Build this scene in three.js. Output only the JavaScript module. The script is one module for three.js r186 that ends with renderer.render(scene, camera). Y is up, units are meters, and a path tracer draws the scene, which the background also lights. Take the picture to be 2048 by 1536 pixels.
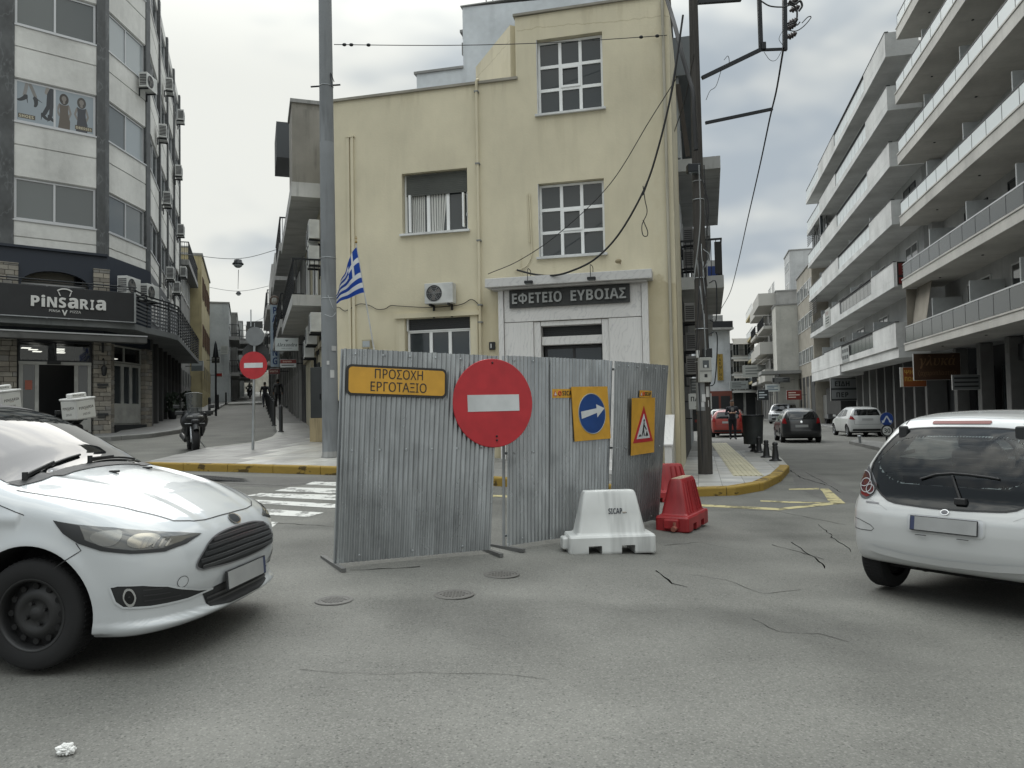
import * as THREE from 'three';
import { mergeGeometries, mergeVertices, toCreasedNormals } from 'three/addons/utils/BufferGeometryUtils.js';
import { RoundedBoxGeometry } from 'three/addons/geometries/RoundedBoxGeometry.js';
import { MarchingCubes } from 'three/addons/objects/MarchingCubes.js';
import { FontLoader } from 'three/addons/loaders/FontLoader.js';
import { TextGeometry } from 'three/addons/geometries/TextGeometry.js';
import { Brush, Evaluator, SUBTRACTION } from 'three-bvh-csg';

// ---------------------------------------------------------------- camera, sky, sun, exposure
const R = THREE.MathUtils.degToRad, { lerp, clamp, smoothstep } = THREE.MathUtils, PI = Math.PI;
const V = (x, y, z) => new THREE.Vector3(x, y, z);
const scene = new THREE.Scene();
const camera = new THREE.PerspectiveCamera(53.07, 4 / 3, 0.05, 3000);
camera.position.set(0, 1.42, 0); camera.rotation.order = 'YXZ'; camera.rotation.set(R(2.12), 0, R(-1.1));
const renderer = new THREE.WebGLRenderer({ antialias: true });
renderer.toneMapping = THREE.LinearToneMapping; renderer.toneMappingExposure = 2.2;
renderer.shadowMap.enabled = true;
let seed = 12345;
const rnd = () => { seed = (seed + 0x6D2B79F5) | 0; let t = Math.imul(seed ^ (seed >>> 15), 1 | seed); t = (t + Math.imul(t ^ (t >>> 7), 61 | t)) ^ t; return ((t ^ (t >>> 14)) >>> 0) / 4294967296; };
const rr = (a, b) => a + (b - a) * rnd();
const hash = (x, y, z) => { let h = Math.imul(x, 374761393) + Math.imul(y, 668265263) + Math.imul(z, 2147483647); h = Math.imul(h ^ (h >>> 13), 1274126177); return ((h ^ (h >>> 16)) >>> 0) / 4294967296; };
const ss = (x, a, b) => { const t = clamp((x - a) / (b - a), 0, 1); return t * t * (3 - 2 * t); };
const sm = (t) => t * t * t * (t * (t * 6 - 15) + 10);
function noise3(x, y, z) {
  const ix = Math.floor(x), iy = Math.floor(y), iz = Math.floor(z), u = sm(x - ix), v = sm(y - iy), w = sm(z - iz), h = (a, b, c) => hash(ix + a, iy + b, iz + c);
  return lerp(lerp(lerp(h(0, 0, 0), h(1, 0, 0), u), lerp(h(0, 1, 0), h(1, 1, 0), u), v), lerp(lerp(h(0, 0, 1), h(1, 0, 1), u), lerp(h(0, 1, 1), h(1, 1, 1), u), v), w);
}
const fbm3 = (x, y, z, o = 5) => { let s = 0, a = 0.5, n = 0; for (let i = 0; i < o; i++) { s += a * noise3(x, y, z); n += a; x = x * 2.03 + 7.1; y = y * 2.03 + 3.7; z = z * 2.03 + 1.3; a *= 0.5; } return s / n; };
const SUN = V(Math.sin(R(-24)) * Math.cos(R(46)), Math.sin(R(46)), -Math.cos(R(-24)) * Math.cos(R(46)));
{ // overcast sky: two layers of cloud, thinner and brighter towards the hidden sun
  const W = 1024, H = 512, d = new Float32Array(W * H * 4);
  for (let j = 0; j < H; j++) {
    const el = ((j + 0.5) / H - 0.5) * PI, y = Math.sin(el), c = Math.cos(el);
    for (let i = 0; i < W; i++) {
      const a = ((i + 0.5) / W - 0.5) * 2 * PI, x = Math.cos(a) * c, z = Math.sin(a) * c, k = (j * W + i) * 4;
      if (y < -0.02) { d[k] = 0.09; d[k + 1] = 0.09; d[k + 2] = 0.085; d[k + 3] = 1; continue; }
      const yy = Math.max(y, 0) + 0.22, px = x / yy, pz = z / yy;
      const big = fbm3(px * 0.75 + 3.2, pz * 0.75 + 9.4, 2.0, 4), mid = fbm3(px * 1.9 + 11 + big * 1.6, pz * 2.6 + 4, 5.0, 5), fine = fbm3(px * 6 + mid * 3, pz * 8, 9.0, 4);
      const sun = Math.max(0, x * SUN.x + y * SUN.y + z * SUN.z);
      let t = clamp((mid - 0.5) * 2.9 + (big - 0.5) * 2.0 + (fine - 0.5) * 0.7 + 0.50, 0, 1);
      if (y > 0.3) t = clamp(t + 1.3 * ss(y, 0.3, 0.6) * (fbm3(px * 7 + 2, pz * 16 + px * 3, 17, 4) - 0.5), 0, 1);
      const hz = Math.exp(-Math.max(y, 0) * 5.5), low = 0.62 + 0.33 * Math.pow(sun, 3);
      t = clamp(t * (1 - 0.5 * hz) + 0.5 * hz * 0.95, 0, 1); t = t * t * (3 - 2 * t);
      const q_ = 1 - 0.35 * ss(y, 0.3, 0.8), br = [0.352, 0.358, 0.340], dk = [0.180 * q_, 0.206 * q_, 0.230 * q_], zen = 1 + 3.7 * ss(y, 0.38, 0.95);
      for (let q = 0; q < 3; q++) d[k + q] = zen * lerp(dk[q], br[q], t) * lerp(0.98, 1.12, Math.pow(sun, 2)) * (0.96 + 0.06 * low);
      d[k + 3] = 1;
    }
  }
  const sky = new THREE.DataTexture(d, W, H, THREE.RGBAFormat, THREE.FloatType);
  sky.mapping = THREE.EquirectangularReflectionMapping; sky.magFilter = sky.minFilter = THREE.LinearFilter; sky.wrapS = THREE.RepeatWrapping; sky.needsUpdate = true;
  scene.background = sky; scene.environment = sky;
}
const sun = new THREE.DirectionalLight(new THREE.Color(1, 0.975, 0.93), 0.7);
sun.name = 'sun'; sun.position.copy(SUN).multiplyScalar(120); sun.castShadow = true; sun.shadow.radius = 90;
sun.shadow.mapSize.set(2048, 2048); Object.assign(sun.shadow.camera, { left: -60, right: 60, top: 60, bottom: -60, near: 1, far: 300 });
scene.add(sun, sun.target);

// ---------------------------------------------------------------- terrain height: flat at the crossing and down the right street, rising up the left street
function gy(x, z) {
  const D = Math.max(0, -z), t = x / Math.max(D, 0.1); let s = clamp((0.15 - t) / 0.35, 0, 1); s = s * s * (3 - 2 * s);
  return (0.047 * (Math.sqrt((D - 7) ** 2 + 16) + (D - 7)) / 2 - 0.025) * s - 0.12 * ss(x, 0.8, 3.0);
}
// ---------------------------------------------------------------- names, things, parts
const used = new Map();
function numbered(n) { const k = used.get(n) ?? 0; used.set(n, k + 1); return k ? n + '_' + String(k).padStart(3, '0') : n; }
function tag(o, label, category, group, kind) { if (label) o.userData.label = label; if (category) o.userData.category = category; if (group) o.userData.group = group; if (kind) o.userData.kind = kind; return o; }
function thing(name, label, category, [x, y, z] = [0, 0, 0], turn = 0, group) {
  const o = new THREE.Group(); o.name = numbered(name); o.position.set(x, y, z); o.rotation.y = turn; scene.add(o); return tag(o, label, category, group);
}
const facade = (name, label, category, [x, z], az, group, y = 0) => thing(name, label, category, [x, y, z], R(90 - az), group);   // local x runs along the facade, z points out of it
function dup(o, label, pos, turn, group) { const c = o.clone(); c.name = numbered(o.name.replace(/_\d{3}$/, '')); c.userData = { ...o.userData }; scene.add(c); if (pos) c.position.set(...pos); if (turn !== undefined) c.rotation.y = turn; return tag(c, label, null, group); }
function finish(mesh, name, parent) { mesh.name = parent === scene ? numbered(name) : name; mesh.castShadow = mesh.receiveShadow = true; parent.add(mesh); return mesh; }
const mesh = (name, geo, mat, parent) => finish(new THREE.Mesh(geo, mat), name, parent);
const struct = (name, geo, mat) => { const m = mesh(name, geo, mat, scene); m.userData.kind = 'structure'; return m; };
function boxUV(g) {
  const p = g.attributes.position, n = p.count, uv = new Float32Array(n * 2), a = V(), b = V(), c = V();
  for (let i = 0; i < n; i += 3) {
    a.fromBufferAttribute(p, i); b.fromBufferAttribute(p, i + 1); c.fromBufferAttribute(p, i + 2);
    b.sub(a); c.sub(a); b.cross(c); const x = Math.abs(b.x), y = Math.abs(b.y), z = Math.abs(b.z);
    for (let k = 0; k < 3; k++) { const q = i + k, X = p.getX(q), Y = p.getY(q), Z = p.getZ(q); if (y >= x && y >= z) { uv[q * 2] = X; uv[q * 2 + 1] = Z; } else if (x >= z) { uv[q * 2] = Z; uv[q * 2 + 1] = Y; } else { uv[q * 2] = X; uv[q * 2 + 1] = Y; } }
  }
  g.setAttribute('uv', new THREE.BufferAttribute(uv, 2)); return g;
}
const Q0 = new THREE.Quaternion(), M4 = () => new THREE.Matrix4();
class MB {   // collects shapes, builds ONE named mesh from them
  constructor() { this.g = []; }
  add(geo, m) { let g = geo.index ? geo.toNonIndexed() : geo.clone(); for (const k of Object.keys(g.attributes)) if (k !== 'position' && k !== 'normal') g.deleteAttribute(k); g.morphAttributes = {}; g.clearGroups(); if (m) g.applyMatrix4(m); this.g.push(g); return this; }
  box(x0, x1, y0, y1, z0, z1) { return this.add(new THREE.BoxGeometry(Math.abs(x1 - x0), Math.abs(y1 - y0), Math.abs(z1 - z0)).translate((x0 + x1) / 2, (y0 + y1) / 2, (z0 + z1) / 2)); }
  rbox(x0, x1, y0, y1, z0, z1, r = 0.01, s = 2) { return this.add(new RoundedBoxGeometry(x1 - x0, y1 - y0, z1 - z0, s, r).translate((x0 + x1) / 2, (y0 + y1) / 2, (z0 + z1) / 2)); }
  bar(a, b, r, r2 = r, n = 10, caps = true) { const d = b.clone().sub(a), L = d.length(), q = new THREE.Quaternion().setFromUnitVectors(V(0, 1, 0), d.normalize()); return this.add(new THREE.CylinderGeometry(r2, r, L, n, 1, !caps), new THREE.Matrix4().compose(a.clone().add(b).multiplyScalar(0.5), q, V(1, 1, 1))); }
  beam(a, b, w, h) { const d = b.clone().sub(a), L = d.length(); const o = new THREE.Object3D(); o.position.copy(a).add(b).multiplyScalar(0.5); o.lookAt(b.x + (Math.abs(d.x) + Math.abs(d.z) < 1e-6 ? 1e-5 : 0), b.y, b.z); o.updateMatrix(); const q = new THREE.Quaternion().setFromRotationMatrix(new THREE.Matrix4().lookAt(b, a, V(0, 1, 0))); return this.add(new THREE.BoxGeometry(w, h, L), new THREE.Matrix4().compose(o.position, q, V(1, 1, 1))); }
  tube(pts, r, n = 6, seg = 0, closed = false) { return this.add(new THREE.TubeGeometry(new THREE.CatmullRomCurve3(pts, closed, 'catmullrom', 0.5), seg || pts.length * 6, r, n, closed)); }
  lathe(pts, n = 20, m) { return this.add(new THREE.LatheGeometry(pts.map((p) => new THREE.Vector2(p[0], p[1])), n), m); }
  ball(x, y, z, r, sx = 1, sy = 1, sz = 1, n = 12) { return this.add(new THREE.SphereGeometry(r, n, Math.max(6, n >> 1)).scale(sx, sy, sz).translate(x, y, z)); }
  prism(pts, depth, m, bevel = 0, holes = []) { const s = new THREE.Shape(pts.map((p) => new THREE.Vector2(p[0], p[1]))); for (const h of holes) s.holes.push(new THREE.Path(h.map((p) => new THREE.Vector2(p[0], p[1])))); return this.add(new THREE.ExtrudeGeometry(s, { depth, bevelEnabled: bevel > 0, bevelSize: bevel, bevelThickness: bevel, bevelSegments: 2, curveSegments: 8 }), m); }
  geo() { const g = this.g.length === 1 ? this.g[0] : mergeGeometries(this.g); if (!g.attributes.normal) g.computeVertexNormals(); return boxUV(g); }
  build(name, mat, parent = scene) { return mesh(name, this.geo(), mat, parent); }
}
const circlePts = (cx, cy, r, n = 32, a0 = 0, a1 = 2 * PI, rx = r, ry = r) => Array.from({ length: n }, (_, i) => [cx + rx * Math.cos(a0 + (a1 - a0) * i / (a1 - a0 >= 2 * PI - 1e-6 ? n : n - 1)), cy + ry * Math.sin(a0 + (a1 - a0) * i / (a1 - a0 >= 2 * PI - 1e-6 ? n : n - 1))]);
const rectPts = (x0, x1, y0, y1) => [[x0, y0], [x1, y0], [x1, y1], [x0, y1]];
function roundRect(x0, x1, y0, y1, r, n = 5) { const o = []; for (const [cx, cy, a] of [[x1 - r, y0 + r, -PI / 2], [x1 - r, y1 - r, 0], [x0 + r, y1 - r, PI / 2], [x0 + r, y0 + r, PI]]) for (let i = 0; i <= n; i++) o.push([cx + r * Math.cos(a + i / n * PI / 2), cy + r * Math.sin(a + i / n * PI / 2)]); return o; }
const T4 = (x, y, z, rx = 0, ry = 0, rz = 0, s = 1) => new THREE.Matrix4().compose(V(x, y, z), new THREE.Quaternion().setFromEuler(new THREE.Euler(rx, ry, rz, 'YXZ')), typeof s === 'number' ? V(s, s, s) : V(...s));

// ---------------------------------------------------------------- textures: grain, stains and wear, each a factor near 1 on a material's own colour
function tnoise(u, v, f, s) { // tileable value noise, f cells per tile
  const x = u * f, y = v * f, ix = Math.floor(x), iy = Math.floor(y), a = sm(x - ix), b = sm(y - iy), h = (i, j) => hash(((ix + i) % f + f) % f, ((iy + j) % f + f) % f, s);
  return lerp(lerp(h(0, 0), h(1, 0), a), lerp(h(0, 1), h(1, 1), a), b);
}
const tfbm = (u, v, f, s, o = 5) => { let r = 0, a = 0.5, n = 0; for (let i = 0; i < o; i++) { r += a * tnoise(u, v, f, s + i * 17); n += a; f *= 2; a *= 0.5; } return r / n; };
function tex(w, h, fn, size, srgb = true) { // fn(u, v) -> grey or [r, g, b] 0..1; size = metres per tile (or [x, y])
  const d = new Uint8Array(w * h * 4);
  for (let j = 0; j < h; j++) for (let i = 0; i < w; i++) { const c = fn((i + 0.5) / w, (j + 0.5) / h, i, j), k = (j * w + i) * 4, g = typeof c === 'number'; d[k] = clamp((g ? c : c[0]) * 255, 0, 255); d[k + 1] = clamp((g ? c : c[1]) * 255, 0, 255); d[k + 2] = clamp((g ? c : c[2]) * 255, 0, 255); d[k + 3] = 255; }
  const t = new THREE.DataTexture(d, w, h, THREE.RGBAFormat); t.wrapS = t.wrapT = THREE.RepeatWrapping; t.magFilter = THREE.LinearFilter; t.minFilter = THREE.LinearMipmapLinearFilter; t.generateMipmaps = true; t.colorSpace = srgb ? THREE.SRGBColorSpace : THREE.NoColorSpace;
  const s = Array.isArray(size) ? size : [size, size]; t.repeat.set(1 / s[0], 1 / s[1]); t.needsUpdate = true; return t;
}
const retile = (t, sx, sy = sx) => { const c = t.clone(); c.repeat.set(1 / sx, 1 / sy); c.needsUpdate = true; return c; };
function canvasTex(w, h, draw) { const c = document.createElement('canvas'); c.width = w; c.height = h; const x = c.getContext('2d'); draw(x, w, h); const t = new THREE.CanvasTexture(c); t.colorSpace = THREE.SRGBColorSpace; t.anisotropy = 8; return t; }
const lin = (s) => Math.pow(s, 1 / 2.2);
const TX = {};
{
  const rough = (u, v, s) => tfbm(u, v, 8, s, 6);
  // asphalt: stones of many sizes in dark binder
  const AW = 2048, sp = new Float32Array(AW * AW);
  for (let k = 0; k < 230000; k++) { const x = rnd() * AW, y = rnd() * AW, r = 0.7 + rnd() ** 2.3 * 2.7, t = rnd() < 0.75 ? rr(0.1, 1) : rr(-1, -0.2); for (let dy = -Math.ceil(r); dy <= r; dy++) for (let dx = -Math.ceil(r); dx <= r; dx++) if (dx * dx + dy * dy <= r * r) { const q = (((y + dy) | 0) + AW) % AW * AW + (((x + dx) | 0) + AW) % AW; sp[q] = t; } }
  TX.asphalt = tex(AW, AW, (u, v, i, j) => { const s = sp[j * AW + i], n = tfbm(u, v, 6, 3, 6) - 0.5; return lin(clamp(0.50 + 0.23 * s + 0.24 * n + 0.10 * (hash(i, j, 5) - 0.5), 0, 1)); }, 4.0);
  TX.asphaltBump = tex(AW, AW, (u, v, i, j) => 0.5 + 0.3 * sp[j * AW + i] + 0.15 * (hash(i, j, 8) - 0.5), 4.0, false);
  TX.plaster = tex(1024, 1024, (u, v) => { const a = tfbm(u, v, 4, 1, 6), b = tfbm(u * 1, v, 40, 7, 3), st = tfbm(u, v * 0.12, 22, 31, 4); return lin(clamp(0.80 + 0.34 * (a - 0.5) + 0.10 * (b - 0.5) - 0.22 * Math.max(0, st - 0.56), 0, 1)); }, [4.7, 4.7]);
  TX.plasterBump = tex(512, 512, (u, v, i, j) => 0.5 + 0.6 * (tfbm(u, v, 24, 9, 5) - 0.5) + 0.12 * (hash(i, j, 3) - 0.5), 0.8, false);
  TX.dirty = tex(1024, 1024, (u, v) => { const a = tfbm(u, v, 5, 41, 6), st = tfbm(u, v * 0.1, 34, 61, 4), b = tfbm(u, v, 3, 81, 4); return lin(clamp(0.78 + 0.4 * (a - 0.5) - 0.75 * Math.max(0, st - 0.54) * smoothstep(b, 0.35, 0.65), 0, 1)); }, [3.3, 3.3]);
  TX.marble = tex(1024, 1024, (u, v) => { const w = tfbm(u, v, 3, 5, 6), k = Math.abs(Math.sin((u * 5 - v * 2 + w * 2.4) * PI * 2)), e = Math.pow(1 - k, 3.5), n = tfbm(u, v, 12, 15, 5); return [lin(0.88 - 0.28 * e * n - 0.1 * (w - 0.5)), lin(0.87 - 0.27 * e * n - 0.1 * (w - 0.5)), lin(0.86 - 0.25 * e * n - 0.1 * (w - 0.5))]; }, [1.3, 1.3]);
  TX.vein = tex(512, 1024, (u, v) => { const w = tfbm(u, v, 4, 25, 6), k = 1 - Math.abs(2 * tfbm(u, v, 5, 77, 5) - 1), e = Math.pow(k, 22), n = tfbm(u, v, 16, 19, 4); return lin(clamp(0.55 + 0.5 * (w - 0.5) + 0.25 * (n - 0.5) + 0.5 * e, 0, 1)); }, [1.6, 3.2]);
  TX.zinc = tex(1024, 1024, (u, v) => { const a = tfbm(u, v * 0.08, 60, 51, 4), b = tfbm(u, v, 6, 71, 6), c = tfbm(u, v * 0.25, 30, 91, 4); return lin(clamp(0.72 + 0.34 * (a - 0.5) + 0.26 * (b - 0.5) + 0.7 * Math.max(0, c - 0.64) - 0.5 * Math.max(0, 0.36 - b), 0, 1)); }, [2.1, 2.1]);
  TX.zincRough = tex(512, 512, (u, v) => clamp(0.48 + 0.5 * (tfbm(u, v * 0.2, 20, 57, 5) - 0.5), 0, 1), [2.1, 2.1], false);
  TX.wood = tex(512, 1024, (u, v) => { const g = tfbm(u, v * 0.05, 60, 33, 4), b = tfbm(u, v, 5, 43, 5); return lin(clamp(0.6 + 0.7 * (g - 0.5) + 0.4 * (b - 0.5), 0, 1)); }, [0.6, 2.4]);
  TX.grunge = tex(512, 512, (u, v) => lin(clamp(0.82 + 0.5 * (tfbm(u, v, 5, 13, 6) - 0.5), 0, 1)), 1.4);
  TX.kerb = tex(1024, 512, (u, v) => { const a = tfbm(u, v, 14, 23, 6), b = tfbm(u, v, 5, 29, 5), w = smoothstep(a * 0.6 + b * 0.6, 0.66, 0.74); return [lin(lerp(0.78, 0.17, w) + 0.16 * (a - 0.5)), lin(lerp(0.74, 0.15, w) + 0.16 * (a - 0.5)), lin(lerp(0.68, 0.12, w) + 0.14 * (a - 0.5))]; }, [2.2, 1.1]);
  TX.paint = tex(512, 512, (u, v) => { const a = tfbm(u, v, 10, 27, 6), b = tfbm(u, v, 40, 37, 3); const w = smoothstep(a * 0.75 + b * 0.35, 0.56, 0.66); return [lin(lerp(0.86, 0.3, w)), lin(lerp(0.86, 0.3, w)), lin(lerp(0.85, 0.29, w))]; }, 1.7);
  TX.orange = tex(512, 512, (u, v, i, j) => { const a = tfbm(u, v, 9, 97, 5); return lin(clamp(0.86 + 0.3 * (a - 0.5), 0, 1)); }, 1.0);
}
const C = (r, g, b) => new THREE.Color().setRGB(r, g, b);
function std(color, rough = 0.8, o = {}) { const m = new THREE.MeshPhysicalMaterial({ color: Array.isArray(color) ? C(...color) : new THREE.Color(color), roughness: rough, ...o }); m.name = o.name ?? ''; return m; }
const plaster = (c, map = TX.plaster, r = 0.9) => std(c, r, { map, bumpMap: TX.plasterBump, bumpScale: 0.003 });
const MT = {
  metalDark: std([0.025, 0.027, 0.03], 0.45, { metalness: 0.6 }), black: std([0.012, 0.013, 0.014], 0.6), rubber: std([0.018, 0.018, 0.019], 0.75, { map: TX.grunge }), iron: std([0.03, 0.031, 0.033], 0.6, { map: TX.grunge }),
  galv: std([0.42, 0.44, 0.45], 0.42, { metalness: 0.75, map: TX.grunge }), steel: std([0.5, 0.51, 0.52], 0.3, { metalness: 1 }), chrome: std([0.75, 0.76, 0.77], 0.12, { metalness: 1 }),
  white: std([0.72, 0.73, 0.72], 0.5, { map: TX.grunge }), pvc: std([0.78, 0.79, 0.78], 0.4), grey: std([0.25, 0.26, 0.26], 0.6, { map: TX.grunge }),
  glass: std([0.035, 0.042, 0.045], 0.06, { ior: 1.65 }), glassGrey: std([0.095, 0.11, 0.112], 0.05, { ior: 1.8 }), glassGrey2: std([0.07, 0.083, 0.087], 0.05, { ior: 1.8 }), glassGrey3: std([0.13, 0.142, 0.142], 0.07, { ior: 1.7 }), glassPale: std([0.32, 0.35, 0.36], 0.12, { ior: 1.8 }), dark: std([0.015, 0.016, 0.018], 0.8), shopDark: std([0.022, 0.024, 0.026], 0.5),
  concrete: std([0.34, 0.34, 0.33], 0.9, { map: TX.dirty, bumpMap: TX.plasterBump, bumpScale: 0.004 }), cable: std([0.014, 0.014, 0.015], 0.6), acWhite: std([0.62, 0.63, 0.61], 0.5, { map: TX.grunge }), acGrille: std([0.03, 0.03, 0.032], 0.6),
  curtain: std([0.55, 0.55, 0.52], 0.9), navy: std([0.012, 0.018, 0.03], 0.55), brown: std([0.12, 0.07, 0.045], 0.7),
};
// ---------------------------------------------------------------- ground
const camM = new THREE.Matrix4().makeRotationFromEuler(camera.rotation);
const rayOf = (px, py) => V((px - 1024) / 1538, -(py - 768) / 1538, -1).applyMatrix4(camM);
function GP(px, py, h = 0) { const d = rayOf(px, py), s = -d.z; for (let D = 0.6; D < 300; D += 0.02) { const x = d.x / s * D, y = 1.42 + d.y / s * D; if (y - gy(x, -D) - h <= 0) return V(x, gy(x, -D) + h, -D); } return V(d.x / s * 300, 0, -300); }   // where a ray from the eye meets the ground (or h above it)
const AT = (px, py, D) => { const d = rayOf(px, py), s = -d.z; return V(d.x / s * D, 1.42 + d.y / s * D, -D); };
const onG = (x, z, h = 0) => [x, gy(x, z) + h, z];
function clipPoly(poly, cell) { // clip polygon (any) by a convex counter-clockwise cell
  let out = poly;
  for (let i = 0; i < cell.length && out.length; i++) {
    const [ax, ay] = cell[i], [bx, by] = cell[(i + 1) % cell.length], side = (p) => (bx - ax) * (p[1] - ay) - (by - ay) * (p[0] - ax), next = [];
    for (let k = 0; k < out.length; k++) { const p = out[k], q = out[(k + 1) % out.length], sp = side(p), sq = side(q); if (sp >= 0) next.push(p); if ((sp > 0 && sq < 0) || (sp < 0 && sq > 0)) { const t = sp / (sp - sq); next.push([p[0] + (q[0] - p[0]) * t, p[1] + (q[1] - p[1]) * t]); } }
    out = next;
  }
  return out;
}
const area2 = (p) => { let s = 0; for (let i = 0; i < p.length; i++) { const a = p[i], b = p[(i + 1) % p.length]; s += a[0] * b[1] - a[1] * b[0]; } return s / 2; };
function draped(poly, h, cellSize = 1.5, skirt = 0) { // polygon in x, z laid over the terrain
  const pos = [], xs = poly.map((p) => p[0]), zs = poly.map((p) => p[1]), tri = [];
  for (let x = Math.floor(Math.min(...xs) / cellSize) * cellSize; x < Math.max(...xs); x += cellSize) for (let z = Math.floor(Math.min(...zs) / cellSize) * cellSize; z < Math.max(...zs); z += cellSize) {
    const c = clipPoly(poly, [[x, z], [x + cellSize, z], [x + cellSize, z + cellSize], [x, z + cellSize]]); if (c.length < 3) continue;
    const v = c.map((p) => new THREE.Vector2(p[0], p[1])); for (const f of THREE.ShapeUtils.triangulateShape(v, [])) tri.push(f.map((i) => c[i]));
  }
  for (const t of tri) { const [a, b, c] = t, up = (b[0] - a[0]) * (c[1] - a[1]) - (b[1] - a[1]) * (c[0] - a[0]) < 0; for (const p of up ? [a, b, c] : [a, c, b]) pos.push(p[0], gy(p[0], p[1]) + h, p[1]); }
  if (skirt) for (let i = 0; i < poly.length; i++) { const a = poly[i], b = poly[(i + 1) % poly.length], ya = gy(...a) + h, yb = gy(...b) + h; pos.push(a[0], ya, a[1], b[0], yb, b[1], b[0], yb - skirt, b[1], a[0], ya, a[1], b[0], yb - skirt, b[1], a[0], ya - skirt, a[1]); }
  const g = new THREE.BufferGeometry(); g.setAttribute('position', new THREE.Float32BufferAttribute(pos, 3)); g.computeVertexNormals(); return boxUV(g);
}
const P2 = (v) => [v.x, v.z];
const roadMat = std([0.252, 0.25, 0.228], 0.78, { map: TX.asphalt, bumpMap: TX.asphaltBump, bumpScale: 0.004, vertexColors: true, specularIntensity: 0.7 });
{
  const xs = [], zs = [];
  for (let x = -9; x <= 7.01; x += 0.25) xs.push(x);
  for (let s = 0.4, x = 7.4; x < 320; s *= 1.13, x += s) xs.push(x);
  for (let s = 0.4, x = -9.4; x > -320; s *= 1.13, x -= s) xs.unshift(x);
  for (let z = 1; z >= -20.01; z -= 0.25) zs.push(z);
  for (let s = 0.4, z = -20.4; z > -420; s *= 1.09, z -= s) zs.push(z);
  for (let s = 0.5, z = 1.5; z < 60; s *= 1.25, z += s) zs.unshift(z);
  const nx = xs.length, nz = zs.length, pos = [], uv = [], col = [], idx = [];
  for (const z of zs) for (const x of xs) {
    pos.push(x, gy(x, z), z); uv.push(x, z);
    const a = fbm3(x * 0.55, z * 0.55, 3, 5), b = fbm3(x * 0.13 + 9, z * 0.13, 7, 3), c = fbm3(x * 0.35, z * 2.2, 21, 4);
    const oil = Math.max(0, fbm3(x * 0.9 + 40, z * 0.9, 31, 3) - 0.62) * 1.6, trk = 0.05 * Math.sin(z * 2.1 + 0.6 * b * 6) * (z > -9 ? 1 : 0), k = 0.97 + 0.36 * (a - 0.5) + 0.28 * (b - 0.5) + 0.36 * (c - 0.5) - oil + trk; col.push(k * 1.0, k * (1.0 - 0.01 * (b - 0.5)), k * (0.99 + 0.03 * (b - 0.5)));
  }
  for (let j = 0; j < nz - 1; j++) for (let i = 0; i < nx - 1; i++) { const a = j * nx + i, b = a + 1, c = a + nx, d = c + 1; idx.push(a, b, c, b, d, c); }
  const g = new THREE.BufferGeometry(); g.setAttribute('position', new THREE.Float32BufferAttribute(pos, 3)); g.setAttribute('uv', new THREE.Float32BufferAttribute(uv, 2)); g.setAttribute('color', new THREE.Float32BufferAttribute(col, 3)); g.setIndex(idx); g.computeVertexNormals();
  if (g.attributes.normal.getY(5) < 0) { for (let i = 0; i < idx.length; i += 3) [idx[i + 1], idx[i + 2]] = [idx[i + 2], idx[i + 1]]; g.setIndex(idx); g.computeVertexNormals(); }
  struct('road', g, roadMat);
}
// ---- the pavement in front of the yellow building
const kerbFront = [GP(283, 940), GP(470, 944), GP(670, 950), GP(830, 961), GP(990, 972), GP(1200, 985), GP(1400, 993), GP(1470, 991), GP(1525, 981), GP(1560, 963), GP(1577, 944)].map(P2);
const kerbSide = [GP(1574, 934, 0.1), GP(1563, 921, 0.1), GP(1540, 903, 0.1), GP(1505, 874, 0.1)].map(P2);
const backLeft = [GP(415, 907), GP(506, 896), GP(546, 883), GP(556, 872), GP(551, 858), GP(540, 835), GP(530, 812)].map(P2);   // along the left street's right side
const leftWallDir = [Math.sin(R(-18.6)), -Math.cos(R(-18.6))], farR = [-20.6, -68];
const pavePoly = [...kerbFront, ...kerbSide, [9.3, -35.2], [8.2, -35.0], [3.4, -16.6], [-4.4, -18.7], [-5.3, -21.5], [-19.2, -68.4], farR, ...backLeft.slice().reverse()];
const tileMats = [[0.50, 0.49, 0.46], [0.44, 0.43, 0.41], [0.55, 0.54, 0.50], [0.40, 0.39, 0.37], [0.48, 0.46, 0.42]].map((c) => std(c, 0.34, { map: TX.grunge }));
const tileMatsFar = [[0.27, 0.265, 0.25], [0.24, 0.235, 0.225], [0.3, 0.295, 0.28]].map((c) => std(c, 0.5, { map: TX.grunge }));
const grout = std([0.2, 0.195, 0.185], 0.8, { map: TX.grunge });
const pavement = struct('pavement', draped(pavePoly, 0.142, 1.2, 0.35), grout);
const az = R(103.7), ux = [Math.sin(az), -Math.cos(az)], uz = [-ux[1], ux[0]];
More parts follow.
